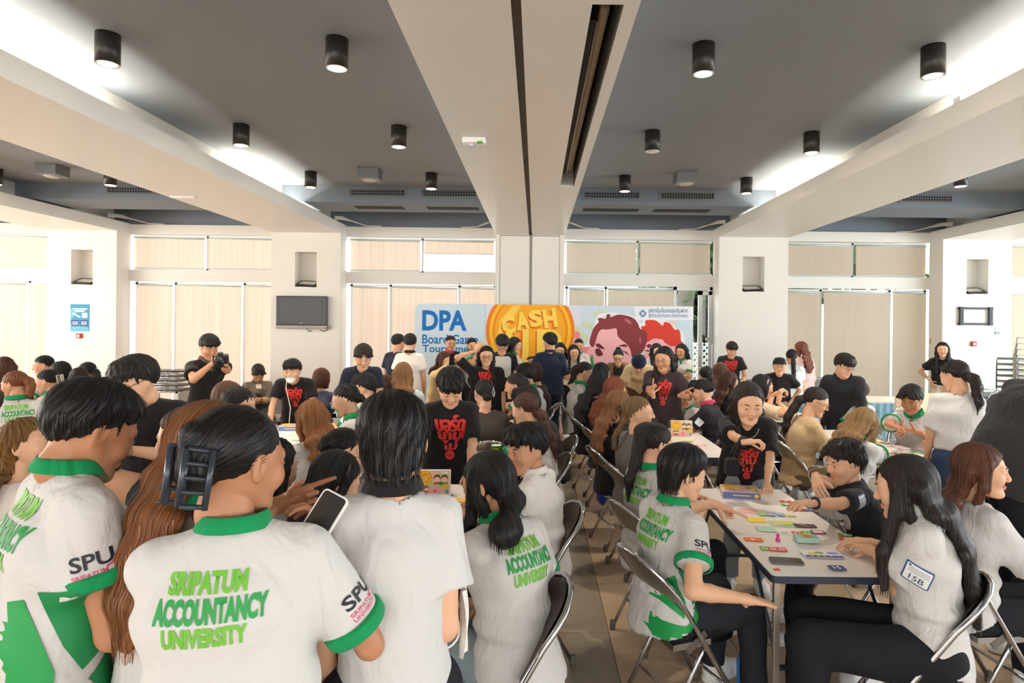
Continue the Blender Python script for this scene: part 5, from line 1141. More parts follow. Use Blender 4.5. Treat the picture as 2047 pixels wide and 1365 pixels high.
# ---- prints on clothes
def p_back(I, dy=0., sc=1., dx=0., rot=0.):
    P0, P1, P2, P3 = I['P']; up = I['ds'][1]; O = P2 - I['base'] + up * (.030 + dy) * I['s'] - I['nf'] * .5 + I['r'] * dx; k = I['s'] * sc * .90; c_, s_ = math.cos(R(rot)), math.sin(R(rot)); X = I['r'] * c_ + up * s_; Y = up * c_ - I['r'] * s_
    wp = lambda q: q * k + np.stack([0 * q[:, 0], -.05 * q[:, 0] * 0], 1)
    LG, DG = mat('print_lime', (112, 184, 58), .6), mat('print_green', (34, 150, 70), .6)
    for a_ in (('SRIPATUM', -.012, .082, .20), ('UNIVERSITY', -.012, -.05, .21)): wrap_print('lettering', [text_fit(*a_, .054, .05, wp)], I['getb'](), O, X, Y, I['nf'], LG, I['top'])
    wrap_print('lettering', [text_fit('ACCOUNTANCY', 0, .016, .285, .064, .055, wp)], I['getb'](), O, X, Y, I['nf'], DG, I['top'])
def sleeve_frame(I, sg, t=.6):
    sh, el, b_ = (x - I['base'] for x in I['sle'][sg]); ax = nz(el - sh); out = I['r'] * sg; out = nz(out - ax * (out @ ax)); X = np.cross(-out, -ax) ; c = sh + (b_ - sh) * t
    return c, X, -ax, out
def p_spu(I, sg=1, tw=0):
    c, X, Y, out = sleeve_frame(I, sg, .66)
    if tw: Q = rotm(Y, tw); X, out = Q @ X, Q @ out
    wrap_print('lettering', [text_fit('SPU', 0, .012, .085, .034, .02)], I['getb'](), c + out * .2, X, Y, -out, mat('print_ink', (28, 26, 40), .6), I['top'])
    for nm_, it_ in (('lettering', text_fit('SRIPATUM', -.008, -.017, .07, .010, .01)), ('lettering', text_fit('UNIVERSITY', -.008, -.030, .07, .010, .01)), ('underline', poly([(.025, -.013), (.05, -.006), (.05, -.002), (.025, -.009)]))): wrap_print(nm_, [it_], I['getb'](), c + out * .2, X, Y, -out, mat('print_magenta', (206, 60, 100), .6), I['top'])
def p_sticker(I, sg, txt='', t=.55, tw=0, sc=1.):
    c, X, Y, out = sleeve_frame(I, sg, t)
    if tw: Q = rotm(Y, tw); X, out = Q @ X, Q @ out
    b = I['getb'](); A = (c + out * .2, X, Y, -out); w, h = .095 * sc, .085 * sc
    wrap_print('name_sticker', [poly(rounded(w, h, .006, 3))], b, *A, mat('print_sticker_blue', (40, 84, 150), .5), I['top'], .003)
    wrap_print('name_sticker', [poly(rounded(w * .9, h * .88, .004, 3))], b, *A, mat('print_sticker_white', (240, 240, 238), .5), I['top'], .0042)
    its = [poly([(-w * .38, z * sc), (w * .38, z * sc), (w * .38, (z + .0015) * sc), (-w * .38, (z + .0015) * sc)]) for z in (.026, .019, .010)] + [poly([(x * sc, y * sc) for x, y in circle(-.034, .031, .004, 10)])]
    if txt: its.append(text_fit(txt, 0, -.016 * sc, None, .026 * sc, .0))
    wrap_print('lettering', its, b, *A, mat('print_pen_blue', (62, 66, 104), .5), I['top'], .0054)
def p_leaf(I, sg=1, k=1.):
    """green leaf pattern on the lower side of the polo"""
    P0, P1, P2, P3 = I['P']; O = P1 - I['base'] + I['r'] * sg * .5 - I['ds'][0] * .02; X = I['f'] * sg; Y = I['ds'][0]; A = (O, X, Y, -I['r'] * sg); g, w = mat('print_leaf_green', (20, 150, 70), .6), mat('print_leaf_dark', (16, 132, 72), .6); b = I['getb']()
    wrap_print('leaf_print', [poly([(a * k, b_ * k) for a, b_ in q]) for q in ([(-.17, .01), (-.06, .10), (-.02, -.02), (-.03, -.08), (-.10, -.02)], [(-.16, -.04), (-.10, -.10), (-.02, -.11), (.04, -.06), (.10, -.10), (.10, -.20), (-.11, -.20), (-.13, -.13)])], b, *A, g, I['top'], .0055)
    wrap_print('leaf_print', [poly([(a * k, b_ * k) for a, b_ in q]) for q in ([(-.05, .12), (.13, .16), (.13, .03), (.02, -.03), (-.01, .02)], [(.03, -.05), (.13, .0), (.13, -.09), (.07, -.09)])], b, *A, w, I['top'], .0065)
REDP = mat('print_red', (226, 52, 44), .6)
def p_red(I, dy=0., sc=1., rot=0):
    P0, P1, P2, P3 = I['P']; up = I['ds'][1]; O = P2 - I['base'] + up * (.0 + dy) * I['s'] + I['nf'] * .5; X = -I['r']; A = (O, X, up, -I['nf']); k = I['s'] * sc; b = I['getb']()
    tp = lambda q: np.stack([q[:, 0] * (.52 + 2.1 * np.clip(q[:, 1] + .18, 0, .3)) , q[:, 1]], 1) * k
    its = []
    for t_, y_, w_, h_ in (('บอร์ด', .072, .205, .118), ('เกม', -.022, .20, .064), ('ไม่', -.093, .155, .072)):
        for dx in (-.006, -.002, .002, .006): its.append(text_fit(t_, dx, y_, w_ - .012, h_, .012, tp))
    wrap_print('red_lettering', its, b, *A, REDP, I['top']); wrap_print('red_dot', [poly([(x * k, y * k) for x, y in circle(0, -.165, .033, 20)])], b, *A, REDP, I['top'])
    wrap_print('dot_lettering', [text_fit('bgn', 0, -.165 * k, .04 * k, None, .01)], b, *A, mat('print_black', (24, 22, 24), .6), I['top'], .004)
def p_patch(I, c, w, h, x=0, y=0, back=False):
    P0, P1, P2, P3 = I['P']; up = I['ds'][1]; sg = -1 if back else 1; O = P2 - I['base'] + up * y + I['nf'] * .5 * sg - I['r'] * x * sg
    wrap_print('chest_print', [poly(rounded(w, h, min(w, h) * .2, 3))], I['getb'](), O, -I['r'] * sg, up, -I['nf'] * sg, paper(c), I['top'])
def p_text(I, t, c, w, h=None, x=0, y=0, back=False, bold=.02):
    P0, P1, P2, P3 = I['P']; up = I['ds'][1]; sg = -1 if back else 1; O = P2 - I['base'] + up * y + I['nf'] * .5 * sg - I['r'] * x * sg
    wrap_print('chest_lettering', [text_fit(t, 0, 0, w, h, bold)], I['getb'](), O, -I['r'] * sg, up, -I['nf'] * sg, paper(c), I['top'])
PRINT = dict(back=p_back, spu=p_spu, sticker=p_sticker, leaf=p_leaf, red=p_red, patch=p_patch, text=p_text)
# ------------------------------------------------------------------ everybody, nearest first
DEN, LJ, JET = (52, 62, 78), (150, 166, 174), (32, 32, 36)
BOY = lambda **k: ('short', HBLK, k)
# --- the four standing in front with their backs to us
person('F1', 'tall standing person at left edge in lettered white polo with green collar', 186, 862, 1.64, 'stand', 76, 72, lean=6, hp=26, nkl=.105, sex='m', hair=('short', HBLK, dict(vol=.004, line=.062, tex=.002)), top=POLO, L={'t': ('r', .26, -.1, -.30)}, Rr={'t': ('r', .24, -.12, -.34)}, sk=2, bw=1.12, strands=900, prints=[('back', .0, .95), ('spu', 1, -18), ('leaf', 1, 1.35)], hs=1.0, sl=.52)
F2 = person('F2', 'person seen from behind with dark claw clip and white lettered polo, holding phone', 478, 925, 1.44, 'stand', 10, 52, lean=6, hp=10, nkl=.145, sl=.78, hair=('clip', HBLK, dict(tex=.0005, bun=(0, -.10, -.01))), top=POLO, L={'t': ('p', 548, 1012, 1.80), 'hand': 'point', 'hd': (.1, -1, .22), 'pn': (-1, 0, .1)}, Rr={'t': ('p', 672, 1098, 1.58), 'hand': 'hold', 'hd': (.2, -.45, .85), 'pn': (-.2, -.75, -.4), 'pole': (-.2, .5, -1)}, sk=2, strands=900, prints=[('back', -.01, .86, -.02), ('spu', 1, -25)], wear=[('clip', (44, 50, 60), (0, -.106, -.022), 1.12)], bw=1.1, hs=1.05)
person('F3', 'standing person with long auburn hair half hidden behind the claw-clip person', 424, 902, 1.66, 'stand', 48, 62, lean=6, hp=22, hair=('long', HAU, dict(len=.40, w=.075, c2=(176, 112, 62), tex=.0015)), top=('polo', WHITE, GREEN), L='d', Rr={'t': ('r', .3, -.1, -.2)}, sk=1, strands=700)
person('F4', 'standing person seen from behind, white tee with black collar, shaggy black hair', 785, 884, 1.70, 'stand', -3, 0, lean=5, hp=16, sex='m', hair=('mullet', HBLK, dict(vol=.006, tex=.002)), top=('polo', (206, 203, 201), BLK, 'nocuff'), L='d', Rr={'t': ('r', .16, -.03, -.42), 'pole': (-.8, .12, -.5)}, sk=0, strands=1100, bw=.84, nkl=.13)
# --- left side
person('A1', 'person with wavy brown highlighted hair looking up, left edge, seated', 62, 888, 3.05, 'sit', 70, 122, hp=-14, hair=('long', HDK, dict(len=.36, side=0, c2=(190, 136, 70))), top=('tee', (228, 214, 204)), strands=260, sk=0, zh=1.25)
person('A2', 'standing person in black tee and glasses leaning left over a table', 270, 762, 3.45, 'stand', -152, -118, lean=22, hp=22, sex='m', hair=('short', HDK, dict(vol=.012, fringe=.05, tex=.002)), top=('tee', BLK), L={'t': ('p', 262, 900, 3.2), 'hand': 'hold'}, Rr='t', sk=0, strands=260, wear=['glasses'], bw=1.22)
person('A3', 'seated person with dark brown hair and 13C sticker on white sleeve', 366, 872, 3.0, 'sit', -62, -80, lean=14, hair=('long', HBR, dict(len=.25, side=0)), top=('tee', WHITE), prints=[('sticker', -1, '13C', .6, 20)], sk=0, strands=120)
person('A4', 'seated person in black with back turned, low left behind the tall polo person', 168, 958, 2.45, 'sit', -82, -95, lean=62, hp=30, sex='m', hair=('short', HDK, {}), top=('long', BLK), sk=1, zh=1.02, bw=1.15)
person('A5', 'photographer standing in black tee holding a black camera', 418, 694, 6.7, 'stand', 158, 160, lean=3, hp=24, sex='m', hair=('short', HBLK, dict(fringe=.058, vol=.008)), top=('polo', BLK, (92, 84, 70), 'nocuff'), L={'t': ('p', 450, 727, 6.42), 'hand': 'grip', 'hd': (.2, -.5, .6), 'pn': (.2, -1, 0)}, Rr={'t': ('p', 424, 727, 6.42), 'hand': 'grip', 'hd': (.2, -.5, .6), 'pn': (.2, -1, 0)}, sk=1, wear=[('watch', -1)], eyes=.002)
person('A6', 'slouched seated person in grey jacket looking at a phone by the window', 516, 746, 9.0, 'sit', 172, 172, lean=-8, hp=42, sex='m', hair=('short', HBLK, dict(fringe=.05, part=1)), top=('jacket', (118, 108, 94)), L={'t': ('r', .30, -.13, -.18), 'hand': 'grip'}, Rr={'t': ('r', .30, -.13, -.18), 'hand': 'grip'}, sk=1, bot=('long', (96, 92, 84)), prints=[('patch', (224, 206, 190), .07, .10, 0, .10)])
person('A7', 'standing person in black tee bending forward with white mask under chin', 584, 742, 6.7, 'stand', 192, 196, lean=40, hp=8, sex='m', hair=('short', HBLK, dict(fringe=.05, vol=.006)), top=('tee', BLK), L={'t': ('r', .22, .05, -.46), 'hand': 'flat'}, Rr={'t': ('r', .22, .05, -.46), 'hand': 'flat'}, sk=0, wear=[('mask', (236, 240, 242), True), 'lanyard'], prints=[('red', .0, .9)], bw=1.1, strands=150, eyes=.0026)
person('A8', 'seated person with long ginger hair in white tee, name sticker on sleeve', 622, 838, 4.35, 'sit', -22, -28, lean=12, hp=18, hair=('long', (150, 88, 42), dict(len=.40, c2=(192, 128, 70), tex=.0015)), top=('tee', WHITE), prints=[('sticker', -1, '', .7, 40, .9)], sk=0, strands=400, L={'t': ('r', .34, .0, -.30)}, zh=1.2)
person('A9', 'seated person with braid and mint face mask in green-trimmed polo', 690, 800, 5.2, 'sit', -62, -76, lean=16, hp=18, hair=('braid', HBLK, dict(tl=.26, tie=(0, -.104, -.02))), top=POLO, wear=[('mask', (158, 222, 200)), ('glasses', (200, 190, 180))], L={'t': ('r', .45, .05, -.22)}, prints=[('sticker', -1, '', .5, 10)], sk=0, strands=120)
person('A10', 'seated black-haired person in lettered polo between mask wearer and navy tee', 728, 774, 6.4, 'sit', -40, -76, lean=10, sex='m', hair=('short', HBLK, dict(vol=.01, fringe=.04)), top=POLO, prints=[('back', .0, .9), ('sticker', -1, '', .6, 15)], sk=0)
person('A11', 'seated person with reddish brown hair facing left behind the polo row', 768, 772, 7.2, 'sit', -92, -92, hair=('long', HBR, dict(len=.2)), top=('tee', (150, 120, 110)), sk=0)
person('A12', 'standing person in plain navy tee bending over a table below the television', 726, 714, 6.7, 'stand', 176, 178, lean=24, hp=26, sex='m', hair=('short', HDK, dict(fringe=.05, part=1, vol=.012)), top=('tee', NAVY), L={'t': ('r', .12, .02, -.50)}, Rr={'t': ('r', .12, .02, -.50)}, sk=0, eyes=.002)
person('A13', 'person with auburn bob peeking behind the masked black tee person', 644, 757, 7.6, 'sit', 25, 40, hair=('bob', (92, 50, 36), {}), top=('tee', (70, 74, 96)), sk=0)
person('A14', 'person with long straight light brown hair in pale blue shirt, back turned', 806, 748, 7.1, 'sit', 0, 8, lean=2, hair=('long', HLB, dict(len=.46, w=.09, c2=(178, 130, 84), tex=.0015)), top=('shirt', (210, 222, 224)), sk=0, strands=260, zh=1.27)
person('A15', 'standing person in white tee with black collar, back turned, beside backdrop', 820, 685, 8.9, 'stand', 8, 5, lean=3, hp=10, sex='m', hair=('short', HBLK, {}), top=('polo', (232, 224, 216), BLK, 'nocuff'), L='d', Rr='d', sk=0)
person('A16', 'standing person in navy tee mostly hidden by the white tee back', 797, 685, 9.4, 'stand', 35, 45, lean=3, sex='m', hair=('short', HBLK, {}), top=('tee', NAVY), L='d', Rr='d', sk=0)
person('A17', 'seated person with brown straight hair facing right, next to claw clip head', 458, 797, 4.9, 'sit', 45, 62, hair=('long', HBR, dict(len=.34, c2=(130, 90, 60), tex=.0015)), top=('tee', (70, 66, 66)), sk=0, strands=120)
person('A18', 'seated person with short dark hair and pink hair tie, facing right', 478, 810, 4.5, 'sit', 50, 66, hair=('pony', HDK, dict(tl=.14, tie=(0, -.09, -.04))), top=('tee', BLK), wear=[('scrunchie', (226, 150, 140), (0, -.1, -.04))], sk=0)
# --- far left group
person('B1', 'seated person with brown shoulder hair at far left edge', 8, 738, 7.0, 'sit', -12, -5, hair=('long', HBR, dict(len=.34)), top=('tee', (60, 54, 52)), sk=0)
person('B2', 'seated person with ginger ponytail in lettered polo, far left', 28, 768, 6.2, 'sit', -12, -52, hair=('pony', HBR, dict(tl=.16, c2=(176, 104, 50), tie=(0, -.105, .02))), top=POLO, prints=[('back', .0, .95)], bw=1.15, sk=1)
person('B3', 'seated person in polo facing left before the left window', 86, 731, 8.2, 'sit', -80, -84, hair=('pony', HBLK, dict(tl=.12, tie=(0, -.1, -.03))), top=POLO, L={'t': ('r', .35, 0, -.1)}, sk=0)
person('B4', 'seated person with white claw clip in dark hair, far left group', 94, 762, 6.9, 'sit', -55, -62, hair=('bun', HBLK, {}), top=POLO, wear=[('clip', (236, 226, 206), (0, -.11, .0), .8)], sk=0)
person('B5', 'seated person with black bob and white scarf, far left group', 119, 744, 7.7, 'sit', -50, -58, hair=('bob', HBLK, {}), top=('tee', (236, 222, 200)), sk=0)
person('B6', 'seated person with plain dark brown head before the poster column', 157, 757, 7.3, 'sit', -25, -20, hair=('bob', HDK, {}), top=('tee', (60, 56, 54)), sk=0)
person('B7', 'seated person with dark ponytail and pale bow before the poster column', 173, 744, 8.0, 'sit', -35, -45, hair=('pony', HDK, dict(tl=.2, tie=(0, -.1, -.01))), top=('tee', (90, 80, 76)), wear=[('scrunchie', (226, 196, 150), (0, -.11, -.01))], sk=0)
person('B8', 'seated person in white tee cut by the left picture edge', -32, 812, 4.8, 'sit', -30, -35, hair=('short', HDK, {}), sex='m', top=('tee', WHITE), sk=0)
# --- near centre-left table (14)
person('C1', 'seated person with long black hair and 14D sticker on white polo sleeve', 975, 968, None, 'sit', -38, -62, lean=16, hp=22, hair=('long', HBLK, dict(len=.17, tex=.0012, w=.055, front=[-1], pdx=-.07)), top=POLO, bot=('long', LJ), prints=[('back', -.02, .92, .03, 0), ('sticker', -1, '14D', .62, 38)], sk=1, strands=700, zh=1.18, cf=-102, L={'t': ('w', -.62, 3.05, .79)}, Rr='l', hs=1.06)
person('C2', 'seated person in white buttoned shirt with 14C sticker, mouth open, facing left', 1052, 898, 3.6, 'sit', -72, -126, lean=10, hp=10, sex='m', hair=('short', HBLK, dict(fringe=.058, vol=.006)), top=('shirt', (236, 230, 224)), prints=[('sticker', -1, '14C', .6, 25)], bw=1.36, cf=-104, sk=1, strands=300, sl=.75, hs=1.14, L='t', Rr='t')
person('C3', 'standing person in black tee with red lettering behind the upright game box', 901, 776, 4.55, 'stand', 178, 176, lean=14, hp=34, sex='m', hair=('short', HBLK, dict(fringe=.045, vol=.012, part=0, tex=.0035)), top=('tee', BLK), prints=[('red', -.06, 1.14)], L={'t': ('z', 938, 955, .79), 'hand': 'flat'}, Rr={'t': ('z', 832, 958, .79), 'hand': 'flat'}, sk=0, strands=500, hs=1.12, eyes=.0016, sl=.95, bw=1.16)
person('C4', 'seated person with round glasses and tied black hair beside the phone hand', 690, 905, 3.35, 'sit', 70, 84, hp=20, lean=10, hair=('bun', HBLK, dict(tex=.002)), top=('tee', BLK), wear=['glasses'], sk=0, strands=200)
person('C5', 'seated person with black hair and thin hairpin, low beside phone', 672, 962, 2.75, 'sit', 55, 70, hp=26, lean=8, hair=('long', HBLK, dict(len=.24, tex=.0015)), top=('tee', BLK), sk=0, strands=300, zh=1.17, wear=[('barrette', (70, 66, 66), (.085, -.01, .06), .05)])
person('C6', 'seated person in grey shirt hidden behind the claw-clip head', 545, 935, 2.75, 'sit', 52, 60, lean=4, hair=('bob', HBLK, {}), top=('tee', (142, 132, 126)), sk=0, bw=1.1, sl=.9)
person('C7', 'seated person with black bun and beaded hair clip in dark taupe tee', 968, 787, 5.75, 'sit', -8, -18, lean=6, hair=('bun', HBLK, dict(bun=(0, -.09, -.03))), top=('tee', (74, 66, 60)), L={'t': ('r', .34, .0, -.28)}, sk=0, wear=[('barrette', (214, 204, 190), (.05, -.10, .0), .08)], strands=120)
person('C8', 'seated person in black long sleeves reaching left over the green cup table', 1052, 800, 5.75, 'sit', -84, -95, lean=22, cf=-100, hp=22, hair=('bob', HBLK, dict(fringe=.03)), top=('long', BLK), L={'t': ('z', 985, 838, .80), 'hand': 'relax'}, sk=0)
person('C9', 'seated person with auburn-brown low ponytail in polo at the green cup table', 1049, 818, 5.0, 'sit', -68, -62, lean=14, cf=-102, hp=14, hair=('pony', (70, 42, 32), dict(tl=.36, tie=(0, -.10, -.05), c2=(110, 68, 48))), top=POLO, L={'t': ('r', .44, .05, -.24)}, Rr={'t': ('r', .4, 0, -.3)}, sk=0, strands=250)
person('C10', 'seated person with short black hair in polo, back to the aisle', 1050, 750, 7.6, 'sit', -60, -52, cf=-100, lean=12, sex='m', hair=('short', HBLK, dict(vol=.012)), top=POLO, sk=1)
person('C11', 'seated person with brown hair facing left beyond the black sleeves', 1030, 772, 6.5, 'sit', -80, -82, lean=16, hair=('bun', HDK, {}), top=('tee', BLK), sk=1)
person('C12', 'seated person with maroon hair beside the navy back', 1066, 745, 8.2, 'sit', -70, -60, lean=10, hair=('bob', (58, 32, 34), {}), top=('tee', (60, 40, 44)), sk=0)
# --- in front of the backdrop
person('D1', 'standing person in cream blazer with auburn bob taking a phone picture', 890, 722, 8.0, 'stand', 128, 132, lean=14, hp=8, hair=('long', (74, 38, 34), dict(len=.22)), top=('jacket', (222, 190, 138)), Rr={'t': ('p', 905, 722, 7.75), 'hand': 'grip', 'hd': (.4, -.4, .8)}, L={'t': ('p', 914, 726, 7.75), 'hand': 'grip', 'hd': (.4, -.4, .8)}, sk=0)
person('D2', 'standing person in dark polo with pink collar and side ponytail', 901, 686, 10.4, 'stand', 165, 168, hp=10, hair=('pony', HBLK, dict(tl=.25, tie=(-.05, -.09, -.02))), top=('polo', (42, 38, 48), (214, 70, 96), 'nocuff'), L='d', Rr='d', sk=1)
person('D3', 'standing person in polo with hand at mouth near the backdrop lettering', 943, 690, 10.6, 'stand', 165, 165, hp=14, hair=('pony', HBLK, dict(tl=.1)), top=POLO, Rr={'t': ('r', .22, -.20, .12), 'hand': 'fist', 'hd': (-.2, -.3, 1)}, L='x', sk=0)
person('D4', 'standing person with yellow headband and glasses, black tee, hand raised to forehead', 972, 711, 7.5, 'stand', 176, 176, lean=3, hp=10, hair=('long', HBLK, dict(len=.36, front=[-1], w=.09)), top=('tee', BLK), bot=('long', (176, 158, 138)), Rr={'t': ('p', 950, 702, 7.45), 'hand': 'relax', 'hd': (-.2, -.5, .8), 'pn': (-1, -.3, 0), 'pole': (0, 1, -.3)}, L='d', wear=['glasses', ('band', (216, 178, 92))], prints=[('red', .02, .9)], sk=0, bw=1.25, sl=.85)
person('D5', 'standing person in black tee with white scribble print looking down', 1004, 688, 8.9, 'stand', 178, 178, hp=36, sex='m', hair=('short', HBLK, dict(fringe=.05, vol=.01)), top=('tee', BLK), L='d', Rr='d', wear=['glasses'], prints=[('patch', (206, 200, 190), .26, .30, 0, -.02)], sk=0)
person('D6', 'standing person in polo with long black hair looking at a phone', 1030, 690, 9.9, 'stand', 110, 108, hp=14, hair=('long', HBLK, dict(len=.28)), top=POLO, L={'t': ('r', .28, -.08, -.08), 'hand': 'grip'}, Rr={'t': ('r', .28, -.1, -.08), 'hand': 'grip'}, sk=0)
person('D7', 'standing person in navy shirt and dark jeans seen from behind holding microphone', 1099, 684, 9.2, 'stand', -8, -38, lean=2, hp=8, sex='m', hair=('short', HBLK, dict(vol=.014)), top=('shirt', (38, 46, 66)), bot=('long', (34, 42, 56)), L={'t': ('r', .16, .02, -.34), 'hand': 'grip'}, Rr={'t': ('r', .2, -.1, -.3)}, sk=0, bw=1.08, sl=.95)
person('D8', 'standing person half hidden beside the navy back, long dark hair', 1120, 700, 10.4, 'stand', 178, 182, hair=('long', HBLK, dict(len=.3)), top=('jacket', (150, 146, 138)), bot=('long', (110, 108, 106)), L='d', Rr='d', sk=0)
person('D9', 'standing person with folded arms in white polo, long black wavy hair', 1147, 704, 10.3, 'stand', 172, 170, hp=10, hair=('long', HBLK, dict(len=.26, front=[1, -1])), top=('polo', (236, 226, 212), (236, 226, 212)), bot=('wide', (28, 30, 40)), L='x', Rr='x', sk=0)
person('D10', 'standing person in polo with green scarf behind the folded arms', 1157, 691, 11.2, 'stand', 178, 178, hair=('pony', HBLK, {}), top=POLO, L='d', Rr='d', sk=1)
person('D11', 'seated person in polo wearing a black face mask, facing right', 1170, 744, 8.2, 'sit', 80, 88, hp=18, hair=('pony', HDK, dict(tl=.22, tie=(0, -.1, .02))), top=POLO, wear=[('mask', (34, 32, 34))], sk=0)
person('D12', 'standing person in olive vest over black turtleneck bending forward', 1236, 714, 9.8, 'stand', 180, 180, lean=30, hp=18, hair=('bun', HBLK, dict(bun=(0, -.05, .11))), top=('long', (128, 108, 76)), L={'t': ('r', .2, 0, -.45)}, Rr={'t': ('r', .2, 0, -.45)}, wear=['glasses'], prints=[('patch', (34, 32, 36), .15, .20, 0, .10)], sk=0)
person('D13', 'standing person in cream shirt and navy beret bending deeply forward', 1277, 729, 8.75, 'stand', 182, 182, lean=58, hp=36, sex='m', hair=('short', HBLK, {}), top=('shirt', (226, 202, 160)), bot=('long', (96, 72, 52)), L={'t': ('r', .1, 0, -.45)}, Rr={'t': ('r', .1, 0, -.45)}, wear=['cap'], sk=1, eyes=.002)
person('D14', 'standing person in polo with long dark hair behind the gesturing man', 1313, 701, 10.6, 'stand', 185, 160, hair=('long', HBLK, dict(len=.3, front=[1])), top=POLO, L='d', Rr='x', sk=0)
person('D15', 'standing person in polo with arms folded at the right end of backdrop', 1362, 702, 10.5, 'stand', 200, 205, hair=('long', HBLK, dict(len=.3, front=[1])), top=POLO, bot=('long', (120, 112, 100)), L='x', Rr='x', sk=1)
person('D16', 'standing gesturing person with long black hair and glasses, dark brown tee', 1327, 718, 6.95, 'stand', 188, 200, lean=5, hp=14, sex='m', hair=('long', HBLK, dict(len=.26, front=[1], line=.09, tex=.0018)), top=('tee', (62, 50, 52)), bot=('wide', (74, 72, 70)), Rr={'t': ('p', 1306, 792, 6.6), 'hand': 'point', 'hd': (-.05, .15, 1), 'pn': (.3, -1, 0)}, L={'t': ('p', 1360, 790, 6.6), 'hand': 'point', 'hd': (.2, .75, .45), 'pn': (.3, -.2, -1)}, wear=[('glasses', (150, 130, 110)), ('necklace', (120, 100, 80), .003)], prints=[('red', -.04, .92)], sk=1, strands=150, sl=.85, hs=1.14, bw=1.18)
# --- right of the aisle, table 15 and behind
person('E1', 'seated person with chin-length black hair in SPU lettered polo pointing at cards', 1366, 946, None, 'sit', 52, 62, cf=68, lean=8, hp=16, sex='m', hair=('mullet', HBLK, dict(vol=.006, tex=.0015)), top=POLO, bot=('long', (40, 42, 48)), L={'t': ('z', 1462, 1005, .84), 'hand': 'point', 'hd': (.8, -.5, -.2), 'pn': (.1, 0, -1)}, Rr={'t': ('p', 1478, 1195, 2.72), 'hand': 'flat'}, prints=[('back', .0, .95), ('spu', 1, -12), ('leaf', 1)], sk=0, strands=600, zh=1.15, bw=1.1, hs=1.06)
person('E2', 'seated person with long black ponytail in polo behind the pointing polo person', 1312, 888, 3.75, 'sit', 52, 58, cf=66, lean=4, hp=14, hair=('pony', HDK, dict(tl=.38, tie=(0, -.085, .075), tex=.0015)), top=POLO, prints=[('back', .0, .95)], sk=0, strands=400, zh=1.15, wear=[('scrunchie', (186, 180, 176), (0, -.095, .085), .02, .006)])
person('E3', 'seated person with ash-blond braid in grey tee, profile to the right', 1278, 826, 4.75, 'sit', 66, 88, cf=74, lean=4, hp=0, hair=('braid', (122, 90, 56), dict(tl=.2, tie=(0, -.09, -.05), c2=(164, 128, 84))), top=('tee', (112, 106, 100)), bot=('long', LJ), sk=0, strands=250, bw=1.08)
person('E4', 'seated person with long wavy light brown hair in black tee', 1238, 810, 5.35, 'sit', 60, 58, cf=74, lean=4, hair=('long', (124, 76, 46), dict(len=.42, c2=(176, 120, 76))), top=('tee', BLK), sk=0, strands=250)
person('E5', 'seated person with coppery hair in dark top, third from the aisle front', 1230, 780, 6.3, 'sit', 60, 52, cf=74, hair=('long', (118, 56, 34), dict(len=.3)), top=('tee', (52, 46, 46)), sk=0, strands=120)
person('E6', 'seated person with very long black hair in black top', 1196, 768, 7.0, 'sit', 56, 40, cf=74, hair=('long', HBLK, dict(len=.5)), top=('long', BLK), sk=0, strands=120)
person('E7', 'seated person with black hair farthest along the aisle side', 1203, 746, 8.0, 'sit', 58, 44, cf=74, hair=('bob', HBLK, {}), top=('tee', BLK), sk=0)
person('E8', 'standing person in black tee leaning over table 15 with bead necklace, talking', 1496, 806, 4.3, 'stand', 176, 166, lean=22, hp=18, hair=('half', HDK, dict(len=.30, line=.088, tl=0, tex=.0015, side=0, front=[1])), top=('vneck', BLK), bot=('long', (138, 146, 152)), Rr={'t': ('p', 1500, 895, 3.85), 'hand': 'grip', 'hd': (.1, -1, .15), 'pn': (0, -.2, -1)}, L={'t': ('z', 1532, 985, .79), 'hand': 'fist', 'hd': (1, 0, 0)}, wear=['necklace', ('watch', 1, (24, 24, 26))], prints=[('red', -.15, .85)], sk=0, strands=350, bw=1.2, sl=.85, hs=1.19, eyes=.0026)
person('E9', 'seated person with curly dark hair in black sports jersey, elbow on table 15', 1688, 926, 3.75, 'sit', -105, -128, lean=14, hp=10, sex='m', hair=('curly', HDK, dict(vol=.016, fringe=.06, part=1, line=.07, sweep=.015)), top=('tee', (42, 42, 46)), bot=('long', JET), Rr={'t': ('p', 1598, 945, 3.45), 'hand': 'relax', 'hd': (.1, -1, -.35), 'pn': (-.6, 0, -.8), 'pole': (.6, .4, -1)}, L={'t': ('p', 1622, 1006, 3.35), 'hand': 'relax'}, prints=[('patch', (220, 216, 214), .17, .13, 0, -.055), ('text', '10', (36, 36, 40), .075, .085, .0, -.055), ('sticker', -1, '15C', .6, 5)], wear=[('watch', -1)], sk=0, strands=350, bw=1.05, cf=-95, sl=.8, hs=1.08, nkl=.12)
person('E10', 'seated person with very long dark hair and 15B sticker on white sleeve', 1808, 975, None, 'sit', -100, -86, lean=8, hp=14, hair=('long', HDK, dict(len=.52, w=.095, front=[-1], tex=.0012)), top=('shirt', WHITE), bot=('wide', JET), L={'t': ('z', 1752, 1105, .79), 'hd': (.6, -.8, 0), 'pole': (-.1, .8, -.7)}, Rr={'t': ('z', 1762, 1090, .80)}, prints=[('sticker', -1, '15B', .55, 0, 1.05)], sk=0, strands=700, zh=1.17, cf=-66, nkl=.09, hs=1.08, eyes=.0022, shoe=(222, 212, 200))
person('E11', 'seated person with long reddish brown hair in plain white tee, right edge', 1962, 940, None, 'sit', 55, 82, lean=8, hp=4, hair=('long', (92, 52, 36), dict(len=.36, w=.095, c2=(134, 82, 56), tex=.0012)), top=('tee', (212, 209, 207)), sk=0, strands=600, zh=1.17, cf=84, bw=1.15, sl=.8, hs=1.06)
